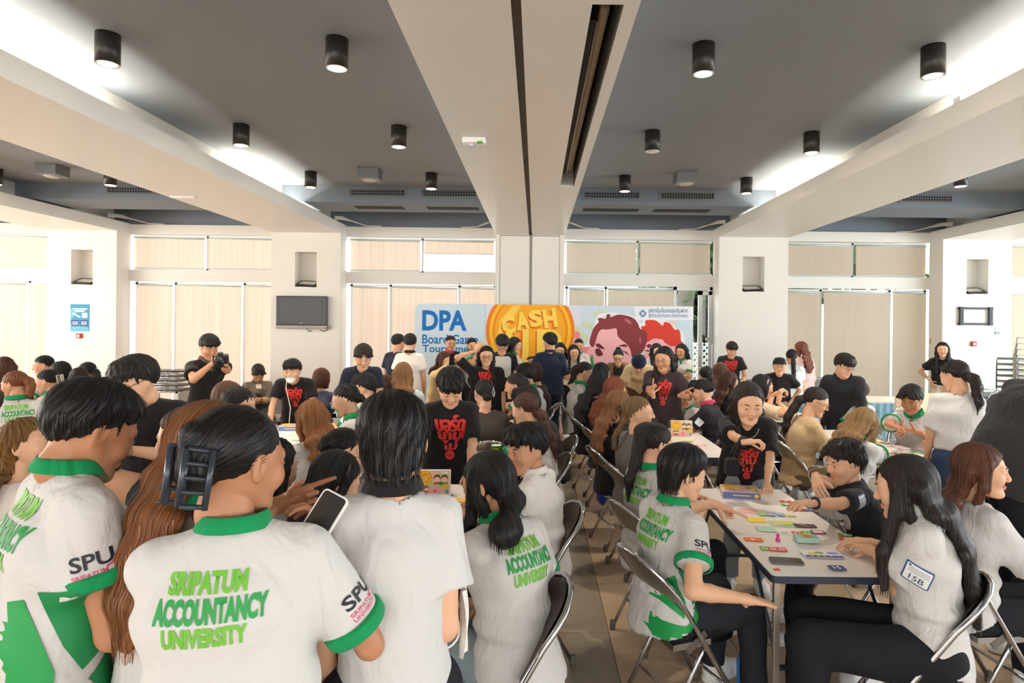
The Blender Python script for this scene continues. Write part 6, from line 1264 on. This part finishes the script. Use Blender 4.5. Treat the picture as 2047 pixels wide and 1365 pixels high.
person('E12', 'big standing person in dark tee cut by the right edge', 2146, 722, 3.5, 'stand', 52, 62, lean=34, sex='m', hair=('short', HBLK, {}), top=('tee', (52, 50, 50)), L={'t': ('r', .3, .0, -.40)}, Rr='t', sk=1, bw=1.4, sl=.85)
person('E13', 'standing person with low ponytail in white tee and jeans, back turned', 1908, 752, 4.95, 'stand', -18, -58, lean=6, hp=20, hair=('pony', HDK, dict(tl=.24, tie=(0, -.10, -.04), tex=.0015)), top=('tee', (212, 209, 206)), bot=('long', (54, 70, 98)), L={'t': 'd', 'hand': 'relax'}, Rr={'t': ('r', .3, -.2, -.35)}, wear=[('watch', -1, (110, 104, 96))], tuck=True, sk=0, strands=300, sl=.85, bw=1.05)
person('E14', 'seated person in polo with green shoulder strip dealing cards', 1822, 799, 5.95, 'sit', 196, 200, lean=12, hp=24, sex='m', hair=('short', HBLK, dict(fringe=.055, part=1, vol=.01)), top=POLO, Rr={'t': ('p', 1774, 850, 5.62), 'hand': 'grip', 'hd': (.3, -.8, -.1)}, L={'t': ('p', 1838, 864, 5.6), 'hand': 'hold', 'hd': (.4, -.8, .2), 'pn': (0, 0, 1)}, sk=2, sl=.85, strands=150, eyes=.0022)
person('E15', 'seated person with long two-tone blond hair bending over cards', 1727, 850, 4.85, 'sit', 30, 36, lean=24, hp=40, hair=('long', (112, 82, 52), dict(len=.34, w=.10, c2=(204, 160, 104), front=[1, -1], tex=.0015)), top=POLO, Rr={'t': ('z', 1782, 905, .80)}, L='t', prints=[('spu', 1, 0)], sk=0, strands=500, zh=1.13)
person('E16', 'seated person with ponytail and glasses in beige tee facing right', 1632, 803, 5.7, 'sit', 62, 88, lean=12, hp=24, hair=('pony', HDK, dict(tl=.36, tie=(0, -.095, -.03), tex=.0015)), top=('tee', (196, 168, 130)), Rr={'t': ('r', .34, -.02, -.28)}, wear=[('glasses', (90, 90, 96))], sk=0, strands=200, sl=.85, bot=('long', (120, 100, 78)))
person('E17', 'standing smiling person in black hooded jacket and glasses, looking down right', 1688, 731, 6.95, 'stand', 170, 138, lean=14, hp=24, sex='m', hair=('short', HBLK, dict(fringe=.04, vol=.012, tex=.0015)), top=('hoodie', (40, 40, 44)), Rr={'t': ('z', 1660, 838, .80)}, L='t', wear=[('glasses', (120, 110, 100))], sk=0, strands=150, bw=1.15)
person('E18', 'standing smiling person in black polo leaning with hand on table', 1558, 733, 8.75, 'stand', 176, 178, lean=30, hp=0, sex='m', hair=('short', HBLK, dict(fringe=.05, vol=.004)), top=('polo', (40, 38, 40), (34, 32, 34), 'nocuff'), L={'t': ('z', 1580, 804, .78), 'hand': 'flat'}, Rr={'t': ('r', .1, .05, -.5)}, bot=('long', (176, 160, 140)), sk=0, bw=1.2, wear=[('glasses', (130, 110, 100))])
person('E19', 'standing person in white dress with long black ponytail, back turned', 1582, 714, 9.6, 'stand', -8, -12, hair=('pony', HBLK, dict(tl=.5, tie=(0, -.1, .03))), top=('tee', (226, 234, 236)), bot=('skirt', (222, 232, 236)), L='d', Rr='d', sk=0, wear=[('scrunchie', (226, 196, 160))])
person('E20', 'standing person in pink jacket with long auburn hair beside the window', 1600, 698, 10.3, 'stand', -40, -62, hair=('long', (110, 62, 42), dict(len=.38)), top=('jacket', (232, 198, 194)), bot=('long', (226, 196, 192)), L='d', Rr='d', sk=0)
person('E21', 'seated person with black bob raising both hands, before the black polo', 1525, 773, 6.8, 'sit', 55, 66, lean=8, hair=('bob', HBLK, {}), top=('tee', (222, 200, 170)), Rr={'t': ('p', 1556, 803, 6.6), 'hand': 'grip', 'hd': (.2, 0, 1)}, L={'t': ('p', 1545, 790, 6.7), 'hand': 'grip', 'hd': (.5, -.4, .4)}, sk=0, wear=[('barrette', (230, 190, 190), (.09, -.0, .06), .05)])
person('E22', 'seated person in polo half hidden behind the black hooded jacket', 1714, 785, 7.1, 'sit', -60, -80, hair=('short', HBR, {}), sex='m', top=POLO, sk=1)
person('E23', 'standing person leaning beside the door pillar, black tee, red lettering', 1463, 699, 10.2, 'stand', 172, 168, lean=26, hp=24, sex='m', hair=('short', HBLK, dict(fringe=.05)), top=('tee', (44, 42, 46)), L={'t': ('r', .12, .0, -.45)}, Rr={'t': ('r', .12, .0, -.45)}, prints=[('red', .02, .95)], sk=0)
person('E24', 'standing person in black tee with hands on hips at far right', 1884, 699, 10.3, 'stand', 182, 180, hp=4, hair=('long', HBLK, dict(len=.28, front=[-1, 1])), top=('tee', (34, 34, 36)), bot=('long', (222, 200, 178)), L='h', Rr='h', sk=0, tuck=True)
person('E25', 'seated person with black hair and white collar left of the white hair clip', 1411, 752, 8.2, 'sit', -12, -18, hair=('pony', HBLK, dict(tl=.12)), top=('tee', (214, 206, 200)), sk=0)
person('E26', 'seated person with brown hair, white hair clip and white blouse', 1440, 744, 8.5, 'sit', 8, 4, hair=('long', HBR, dict(len=.2)), top=('shirt', (232, 214, 190)), wear=[('barrette', (240, 232, 220), (-.05, -.075, .09), .06)], sk=0)
person('E27', 'seated person with long wavy brown hair, profile to the right', 1458, 764, 7.5, 'sit', 42, 62, hair=('long', (80, 50, 38), dict(len=.4)), top=('tee', BLK), sk=0, strands=120)
person('E28', 'seated person in black polo with pink collar and white sleeve sticker', 1402, 782, 6.7, 'sit', -72, -84, lean=14, hp=18, hair=('bun', HBLK, dict(fringe=.03)), top=('polo', (38, 36, 42), (190, 60, 100), 'nocuff'), L={'t': ('r', .42, 0, -.25)}, prints=[('sticker', -1, '', .6, 35, .9)], sk=0, strands=100)
person('E29', 'seated person in polo hidden behind the gesturing hands', 1372, 795, 7.3, 'sit', -140, -150, hair=('short', HBLK, {}), sex='m', top=POLO, L='t', sk=0, zh=1.12)
# ------------------------------------------------------------------ things held, on tables, on the floor
def frame(N, U):
    N = nz(N); U = np.asarray(U, float); U = nz(U - N * (U @ N)); Rr_ = np.cross(U, N); return Matrix(((Rr_[0], U[0], N[0]), (Rr_[1], U[1], N[1]), (Rr_[2], U[2], N[2])))
def oriented(name, loc, M3, label, cat, group=None):
    e = empty(name, loc, 0, label, cat, group); e.rotation_euler = M3.to_euler(); return e
def phone(loc, N, U, label, rim=(236, 232, 226), screen=(52, 50, 48)):
    e = oriented('phone', loc, frame(N, U), label, 'phone'); MB().prism(rounded(.074, .150, .012, 4), -.004, .004).build('case', mat('phone_case_' + hexname(rim), rim, .35), e, smooth=False)
    MB().prism(rounded(.066, .142, .009, 4), .004, .0046).build('screen', mat('phone_screen_' + hexname(screen), screen, .12), e, smooth=False); return e
phone(px(640, 1044, Y=1.50), (-.12, -.80, .45), (.42, .25, .9), 'white phone with dark screen held up by the claw-clip person')
phone(px(904, 718, Y=7.66), (-.3, .9, .2), (0, .1, 1), 'dark phone held up by the person in cream blazer', (40, 38, 40))
phone(PEOPLE['A6']['J'][1][2] + PEOPLE['A6']['J'][1][3] * .09 + np.array((-.06, 0, .03)), (0, .5, .9), (0, .9, -.4), 'dark phone in the hands of the slouched grey jacket person', (40, 38, 40))
phone(PEOPLE['D6']['J'][1][2] + PEOPLE['D6']['J'][1][3] * .10 + np.array((0, 0, .02)), (-.4, .4, .8), (.6, .5, 0), 'dark phone held by the long-haired polo person at backdrop', (40, 38, 40))
p = px(441, 719, Y=6.33); M3 = frame((.32, -.90, -.30), (0, -.2, 1)); e = oriented('camera', p, M3, 'black camera with big lens held by the photographer', 'camera')
MB().box((0, 0, -.02), (.145, .095, .06), None, .014).box((0, .055, -.02), (.05, .03, .05), None, .01).build('camera_body', mat('camera_black', (30, 30, 32), .5), e)
MB().lathe((0, -.005, .01), [(.038, 0), (.040, .03), (.044, .07), (.044, .095)], 20).build('lens', mat('camera_black', ()), e); MB().lathe((0, -.005, .1055), [(.038, 0), (.030, .002)], 20).build('lens_glass', mat('lens_glass', (20, 22, 30), .05), e)
p = PEOPLE['D7']['J'][-1][2] + PEOPLE['D7']['J'][-1][3] * .08 + np.array((0, 0, .06)); e = oriented('microphone', p, frame((-.5, -.2, .9), (0, 1, 0)), 'black microphone held by the navy shirt person', 'microphone'); MB().lathe((0, 0, -.16), [(.012, 0), (.017, .14)], 12).build('grip', BLACK, e); MB().lathe((0, 0, -.02), [(.018, 0), (.029, .02), (.029, .04), (.016, .06)], 14).build('head', DARK, e)
# face mask hanging from the elbow of the central standing person
I = PEOPLE['F4']; sh, el, w = (x - I['base'] for x in I['J'][1][:3]); a = nz(w - el); q = el + a * .03; x = nz(np.cross(a, (1, .2, 0))); y = np.cross(a, x)
MB().tube([q + .050 * (x * math.cos(t) + y * math.sin(t)) for t in np.linspace(0, 2 * math.pi, 21)[:-1]], .0028, 6, closed=True).build('mask_loop', WHITEPL, I['e'])
V = []
for i in range(8):
    for j in range(6): V.append(q + np.array((.055 + .012 * math.sin(j * 1.3 + i * .4), .02 + .012 * j - .02, .10 - .026 * i)))
mesh_np('hanging_face_mask', np.array(V), [(i * 6 + j, i * 6 + j + 1, i * 6 + j + 7, i * 6 + j + 6) for i in range(7) for j in range(5)], mat('mask_ece8e2', (232, 228, 222), .8), I['e'])
# pouch on the wrist of the talking person
I = PEOPLE['E8']; w = I['J'][1][1] * .35 + I['J'][1][2] * .65; e = empty('pouch', w - np.array((.06, .02, .17)), 0, 'small black pouch hanging from the wrist of the talking person', 'pouch'); MB().prism(rounded(.085, .11, .025, 4), -.03, .03, MX).build('pouch_body', cloth((36, 34, 36)), e, smooth=False); MB().tube([(0, 0, .05), (.02, .0, .1), (.05, .02, .16)], .003, 5).tube([(-.02, 0, .05), (.0, .0, .11), (.05, .03, .17)], .003, 5).build('cord', BLACK, e)
# --- game boxes
def game_box(loc, rz, label, stand, sz=.21, tilt=0):
    e = empty('game_box', loc, rz, label, 'game box', 'board game boxes on the tables'); h = .05; s = sz
    if stand: e.rotation_euler = (R(90 - tilt), 0, rz); e.location.z += s * .36
    else: e.location.z += h / 2
    MB().box((0, 0, 0), (s, s * .72, h), None, .003).build('box', paper((232, 214, 206)), e); t = h / 2 + .0006; A = ((0, 0, t), (1, 0, 0), (0, 1, 0))
    def P(c, its, l, nm='print'): flat_print(nm, [poly(i) if not isinstance(i, tuple) else i for i in its], *A, paper(c), e, .0004 * l)
    k = s / .21
    S_ = lambda pts: [(x * k, y * k) for x, y in pts]
    P((240, 200, 176), [S_(rounded(.20, .145, .006, 3))], 1); P((196, 216, 150), [S_(circle(.0, -.03, .10, 20, .035)), S_(circle(.06, .03, .04, 14))], 2)
    P((226, 150, 30), [S_(circle(-.055, .028, .046))], 3); P((250, 204, 60), [S_(circle(-.055, .028, .041))], 4); P((240, 166, 40), [S_(circle(-.055, .028, .032))], 5)
    P((255, 226, 110), [text_fit('CASH', -.055 * k, .036 * k, .048 * k, .014 * k, .03), text_fit('UP', -.055 * k, .018 * k, .034 * k, .018 * k, .03)], 6)
    P((120, 52, 44), [S_(circle(.022, .030, .021, 16)), S_(circle(.068, .028, .022, 16)), S_(circle(-.075, -.036, .014, 12)), S_(circle(-.045, -.034, .014, 12))], 3); P((250, 206, 186), [S_(circle(.022, .020, .017, 16)), S_(circle(.068, .018, .018, 16)), S_(circle(-.075, -.042, .011, 12)), S_(circle(-.045, -.040, .011, 12))], 4)
    P((206, 70, 56), [S_([(.0, -.01), (.045, -.01), (.04, .003), (.006, .003)]), S_([(-.09, -.065), (-.03, -.065), (-.035, -.052), (-.085, -.052)])], 5)
    P((70, 150, 84), [S_([(.046, -.012), (.092, -.012), (.086, .002), (.052, .002)]), S_(circle(.046, -.005, .012, 10))], 5)
    P((246, 170, 176), [S_(circle(.01, -.046, .046, 20, .024))], 6); P((226, 120, 130), [S_(circle(.01, -.052, .012, 12, .009))], 7); P((246, 186, 70), [S_(circle(.075, -.022, .017))], 7); P((110, 150, 200), [S_(circle(.085, -.055, .012))], 7)
    P((244, 244, 246), [S_(rounded(.05, .012, .003, 2, .07, .064))], 3)
    MB().box((0, -s * .36 - .0008, 0), (s * .98, .001, h * .8)).build('side_panel', paper((110, 128, 186)), e); flat_print('print', [poly(rounded(.1 * k, .008, .003, 2)), poly(circle(.08 * k, 0, .014))], (0, -s * .36 - .0014, 0), (1, 0, 0), (0, 0, 1), paper((244, 210, 96)), e, .0004)
    return e
p = px(866, 989, z=TZ); game_box((p[0], p[1] + .03, TZ), .05, 'upright board game box with coin and faces on the centre-left table', True, .215, 4)
p = px(1363, 872, z=TZ); game_box((p[0], p[1] + .03, TZ), -.02, 'upright board game box before the gesturing man', True, .215, 4)
p = px(1479, 985, z=TZ + .02); game_box((p[0], p[1], TZ), -.18, 'flat board game box at the far end of table 15', False, .24)
p = px(585, 855, z=TZ + .02); game_box((p[0], p[1], TZ), .1, 'flat board game box under the masked black tee person', False, .24)
p = px(1548, 800, z=TZ + .02); game_box((p[0], p[1], TZ), .3, 'flat board game box beside the leaning black polo', False, .22)
# --- cards, notes, pawns
NC = [0]
def card(u, v, c, w, l, label, rz=0, h=.0016, marks=(), cat='card', group='game cards and notes', zt=TZ):
    p = px(u, v, z=zt); NC[0] += 1; z0 = zt + .0006 + (NC[0] % 7) * .0011
    e = empty('card' if cat == 'card' else cat.replace(' ', '_'), (p[0], p[1], z0), rz, label, cat, group); MB().prism(rounded(w, l, min(w, l) * .1, 2), 0, h).build('sheet' if h < .005 else 'stack', paper(c), e, smooth=False)
    for i, (mc, mp) in enumerate(marks): flat_print('print', [poly(mp) if not isinstance(mp, tuple) else mp], (0, 0, h), (1, 0, 0), (0, 1, 0), paper(mc), e, .0003 + .0003 * i)
    return e
OR, GR, RE, YE, PU, BLU = (240, 120, 50), (120, 180, 70), (228, 90, 80), (246, 204, 60), (74, 58, 88), (96, 120, 180)
W_ = (246, 244, 240)
def fig(c1=(150, 70, 50), c2=(250, 214, 196)): return [(c1, circle(-.005, .004, .018, 12)), (c2, circle(-.004, -.003, .013, 12))]
card(1497, 1022, (250, 184, 176), .10, .085, 'pink sticky notes pad near the pointing hand'); card(1511, 1040, (250, 216, 70), .10, .08, 'yellow sticky notes pad overlapping the pink one', -.05); card(1531, 1059, (186, 222, 200), .10, .08, 'mint sticky notes pad below the yellow one', -.08)
card(1525, 1029, (170, 206, 130), .06, .05, 'small green map card beside the pink notes'); card(1541, 1030, (150, 176, 220), .045, .06, 'blue data card, left of a pair', 0, .0016, [(W_, rounded(.035, .008, .002, 2, 0, .012)), (W_, rounded(.035, .008, .002, 2, 0, -.008))]); card(1560, 1030, (150, 176, 220), .045, .06, 'blue data card, right of a pair', 0, .0016, [(W_, rounded(.035, .008, .002, 2, 0, .012))]); card(1580, 1031, (236, 220, 130), .06, .06, 'yellow and blue weather card at the row end', 0, .0016, [(BLU, rounded(.05, .015, .003, 2, 0, -.02))])
card(1566, 1048, (206, 220, 150), .14, .105, 'large colourful map card in the table middle', -.1, .0016, [((250, 200, 150), rounded(.05, .03, .01, 3, -.03, .01)), ((240, 206, 80), circle(.03, .025, .02)), ((120, 180, 100), rounded(.06, .02, .008, 3, .02, -.025)), ((160, 200, 230), rounded(.04, .015, .004, 3, -.03, -.035))])
card(1609, 1052, PU, .12, .062, 'dark purple card with yellow lightning bolt', -.1, .0016, [((248, 204, 60), [(-.04, .012), (.0, .018), (-.004, .004), (.045, -.014), (.0, -.008), (.004, .003)])])
card(1571, 1003, RE, .075, .03, 'red coin card near the box, upper', -.1, .0016, [(W_, circle(0, 0, .011))]); card(1572, 1010, GR, .06, .035, 'green coin card under the upper red one', -.1, .0016, [(W_, circle(0, 0, .011))])
card(1600, 1020, (206, 84, 60), .08, .042, 'red-haired character card before the jersey person', -.1, .0016, fig()); card(1616, 1021, (84, 130, 190), .04, .03, 'small blue scrap card before the jersey person', -.3)
card(1568, 1066, (226, 224, 222), .065, .058, 'pale grey card below the map card', -.1, .0016, [((180, 180, 184), rounded(.04, .02, .004, 2))]); card(1594, 1067, RE, .052, .062, 'red money card in the middle row', -.1, .0016, [(W_, circle(0, 0, .016)), (RE, circle(0, 0, .010))]); card(1613, 1067, GR, .052, .062, 'green money card in the middle row', -.1, .0016, [(W_, circle(0, 0, .016)), (GR, circle(0, 0, .010))]); card(1635, 1065, (88, 66, 80), .07, .055, 'dark framed pink card right of the money cards', -.1, .0016, [((250, 190, 196), rounded(.055, .04, .004, 2))])
card(1506, 1080, OR, .095, .05, 'orange-haired character card at the left table edge', -.1, .0016, fig((226, 90, 30))); card(1689, 1071, GR, .07, .04, 'green coin card near the dark-haired person', -.5, .0016, [(W_, circle(0, 0, .012))]); card(1691, 1079, RE, .07, .03, 'red coin card below it at the right edge', -.4, .0016, [(W_, circle(0, 0, .009))]); card(1708, 1091, (248, 200, 60), .10, .052, 'yellow character card at the right table edge', -.35, .0016, fig())
for u, v, c, lb in ((1529, 1097, GR, 'green money card, left of the front row of three'), (1546, 1099, RE, 'red money card, middle of the front row of three'), (1563, 1100, RE, 'red money card, right of the front row of three')): card(u, v, c, .045, .055, lb, -.08, .0016, [(W_, circle(0, 0, .015)), (c, circle(0, 0, .009))])
card(1611, 1083, (176, 206, 196), .115, .068, 'thick mint card deck with yellow coin on top', -.06, .026, [((244, 200, 50), circle(0, .0, .026)), ((226, 160, 40), circle(0, 0, .017))], 'card deck')
card(1643, 1110, (236, 238, 240), .19, .105, 'printed score sheet with blue band beside the phone', -.06, .0016, [((84, 104, 170), rounded(.18, .03, .003, 2, 0, -.035)), ((150, 190, 80), circle(-.01, .012, .022, 20, .018)), ((246, 196, 60), rounded(.04, .02, .006, 3, -.05, .0)), ((150, 170, 210), rounded(.05, .03, .004, 2, .055, .01))] + [((246, 206, 90), circle(-.06 + .03 * k, -.035, .007, 8)) for k in range(4)], 'score sheet')
card(1673, 1138, (64, 84, 146), .072, .055, 'blue table number tag reading 15', 0, .0016, [(W_, text_fit('15', 0, 0, None, .032, .02))], 'number tag'); card(1553, 1139, RE, .03, .025, 'small red sticker at the table corner', .2)
phone(np.array(px(1572, 1121, z=TZ + .006)), (0, 0, 1), (1, -.12, 0), 'dark phone lying on table 15', (92, 88, 86), (40, 42, 48))
def pawn(u, v, c, label):
    p = px(u, v, z=TZ); e = empty('pawn', (p[0], p[1], TZ), 0, label, 'pawn', 'game pawns'); f = Field((-.03, -.03, -.01), (.03, .03, .06), .003); f.cone((0, 0, .006), (0, 0, .02), .013, .008, 0); f.ell((0, 0, .033), (.009, .009, .009), .006); X, Y, Z = f.grid(); f.D = np.maximum(f.D, -Z); V_, F_ = f.mesh(); mesh_np('figure', V_, F_, mat('pawn_' + hexname(c), c, .4), e)
pawn(1580, 1017, (30, 130, 200), 'blue pawn on table 15'); pawn(1555, 1082, (216, 50, 130), 'magenta pawn on table 15'); pawn(903, 1001, (30, 120, 190), 'blue pawn on the centre-left table'); pawn(1385, 866, (220, 60, 70), 'red pawn behind the front right group')
card(918, 998, (246, 200, 80), .10, .06, 'yellow card beside the blue pawn, centre left', .1); card(928, 1001, (250, 206, 96), .09, .05, 'second yellow card overlapping the first, centre left', -.2); card(921, 1008, (196, 90, 60), .07, .035, 'red-haired character card, centre-left table', -.1, .0016, fig()); card(934, 1011, (120, 130, 150), .05, .025, 'grey blue card scrap, centre-left table', .3)
for u, v, c, lb in ((1396, 862, (246, 196, 80), 'yellow card on the second right table'), (1374, 882, (206, 220, 150), 'green map card on the second right table'), (1400, 890, (240, 150, 160), 'pink card on the second right table'), (1382, 894, (230, 226, 220), 'white card on the second right table'),
                    (1752, 884, (246, 204, 70), 'yellow card before the two-tone blond person'), (1795, 893, (244, 180, 196), 'pink card on the polo boy table'), (1806, 897, (236, 226, 226), 'white card on the polo boy table'), (1776, 886, (206, 150, 120), 'orange card on the polo boy table'), (1800, 909, (92, 90, 96), 'dark card at the near edge, polo boy table'), (1833, 905, (90, 180, 80), 'green card right on the polo boy table'),
                    (590, 870, (226, 220, 150), 'yellow green map card under the masked person'), (604, 866, (240, 190, 180), 'pink card under the masked person'), (596, 880, (170, 206, 160), 'green card under the masked person'),
                    (968, 806, (246, 206, 60), 'yellow card by the taupe tee person'), (990, 815, (230, 210, 196), 'pale card by the black sleeves'), (1012, 862, (236, 236, 240), 'white paper sheet near the green cup'), (998, 872, (230, 232, 236), 'second white paper near the green cup'), (1572, 815, (246, 206, 60), 'yellow card near the leaning black polo'), (1556, 815, (150, 170, 210), 'blue card near the leaning black polo'), (1622, 858, (236, 232, 226), 'white paper before the beige tee person')):
    card(u, v, c, .14 if 'paper' in lb else .11, .10 if 'paper' in lb else .075, lb, random.uniform(-.4, .4), .0016, [] if 'paper' in lb else [((246, 240, 230), rounded(.05, .03, .005, 2))])
p = px(992, 905, z=TZ); e = empty('snack_cup', (p[0], p[1], TZ), 0, 'green snack cup with yellow print on the second left table', 'cup'); MB().lathe((0, 0, 0), [(.034, 0), (.043, .06), (.045, .062), (.045, .067)], 20).build('cup', mat('cup_green', (70, 160, 70), .4), e); MB().lathe((0, 0, .066), [(.043, 0), (.04, .003)], 20).build('lid', WHITEPL, e); MB().box((0, -.0405, .032), (.04, .004, .026), None, .002).build('yellow_label', paper((236, 214, 70)), e)
# --- floor things
def bag(u, v, c, s, label, z=0.0):
    p = px(u, v, z=0); e = empty('bag', (p[0], p[1], 0), .4, label, 'bag'); f = Field(np.array((-.25, -.2, -.03)) * s, np.array((.25, .2, .5)) * s, .018 * s + .002); f.cone((-.08 * s, 0, .07 * s), (.08 * s, 0, .07 * s), .085 * s, .085 * s, 0); f.cone((-.05 * s, 0, .2 * s), (.06 * s, .01, .22 * s), .06 * s, .05 * s, .08 * s); wrinkle(f, .008 * s, 2.2, u); X, Y, Z = f.grid(); f.D = np.maximum(f.D, -Z + .002); V_, F_ = f.mesh(); mesh_np('bag_body', V_, F_, c, e)
    MB().tube([(-.06 * s, 0, .25 * s), (-.04 * s, .02, .36 * s), (.04 * s, .02, .37 * s), (.06 * s, 0, .25 * s)], .008 * s, 6).build('handle', c, e)
bag(1222, 1005, mat('bag_blue', (34, 64, 150), .7), 1.0, 'blue bag on the floor under the second aisle chair'); bag(1258, 1050, mat('bag_cream', (214, 196, 170), .7), .9, 'cream cloth bag on the floor by the aisle chairs')
pl = mat('clear_plastic', (236, 234, 240), .25); bag(1722, 1375, pl, .8, 'translucent plastic bag with purple straw at table 15'); bag(1930, 1205, mat('bag_white', (214, 212, 208), .5), .9, 'white plastic bag under the right edge chairs')
p = px(1484, 1368, z=0); e = empty('bottle', (p[0], p[1], 0), 0, 'blue bottle top at the bottom edge below table 15', 'bottle'); MB().lathe((0, 0, 0), [(.03, 0), (.032, .12), (.014, .17), (.014, .2)], 14).build('bottle_body', mat('bottle_blue', (50, 150, 220), .2), e); MB().lathe((0, 0, .2), [(.017, 0), (.017, .025)], 12).build('cap', mat('cap_blue', (40, 120, 200), .4), e)
# --- spare chairs and stacks on the left
for u, v, fa, lb in ((545, 905, 150, 'empty chrome chair with brown seat left of the ginger hair, near one'), (600, 870, 165, 'empty chrome chair beside the masked person'), (505, 870, 200, 'empty chrome chair before the slouched grey jacket person'), (1600, 1010, 100, 'empty chrome chair between table 15 and the beige tee'), (1990, 1240, -95, 'empty chrome chair front at the right edge')):
    p = px(u, v, z=0); chair(p[0], p[1], fa, lb)
p = px(335, 790, Y=11.6)
for k in range(5):
    e = empty('stacked_table', (p[0] + .03 * (k % 2), 11.6, .55 + k * .085), .03 * k, ['lowest', 'second', 'middle', 'fourth', 'topmost'][k] + ' folded black table in the stack by the left window', 'table', 'folded tables in the left stack'); MB().box((0, 0, .02), (.75, .5, .03), None, .005).build('tabletop', mat('black_laminate', (40, 40, 44), .3), e); MB().tube([(-.3, -.26, .0), (.3, -.26, .0)], .014, 6).tube([(-.3, -.26, .045), (.3, -.26, .045)], .010, 6).build('folded_leg', CHROME, e)
e = empty('trestle', (p[0], 11.6, 0), 0, 'low stand under the stack of folded black tables', 'stand'); MB().box((-.3, 0, .27), (.05, .45, .54)).build('leg', STEEL, e); MB().box((.3, 0, .27), (.05, .45, .54)).build('leg', STEEL, e); MB().box((0, 0, .53), (.7, .45, .03)).build('shelf', STEEL, e)
I = PEOPLE['E10']; P0 = I['P'][0]; f_, r_ = I['f'], I['r']; q = P0 - f_ * .02
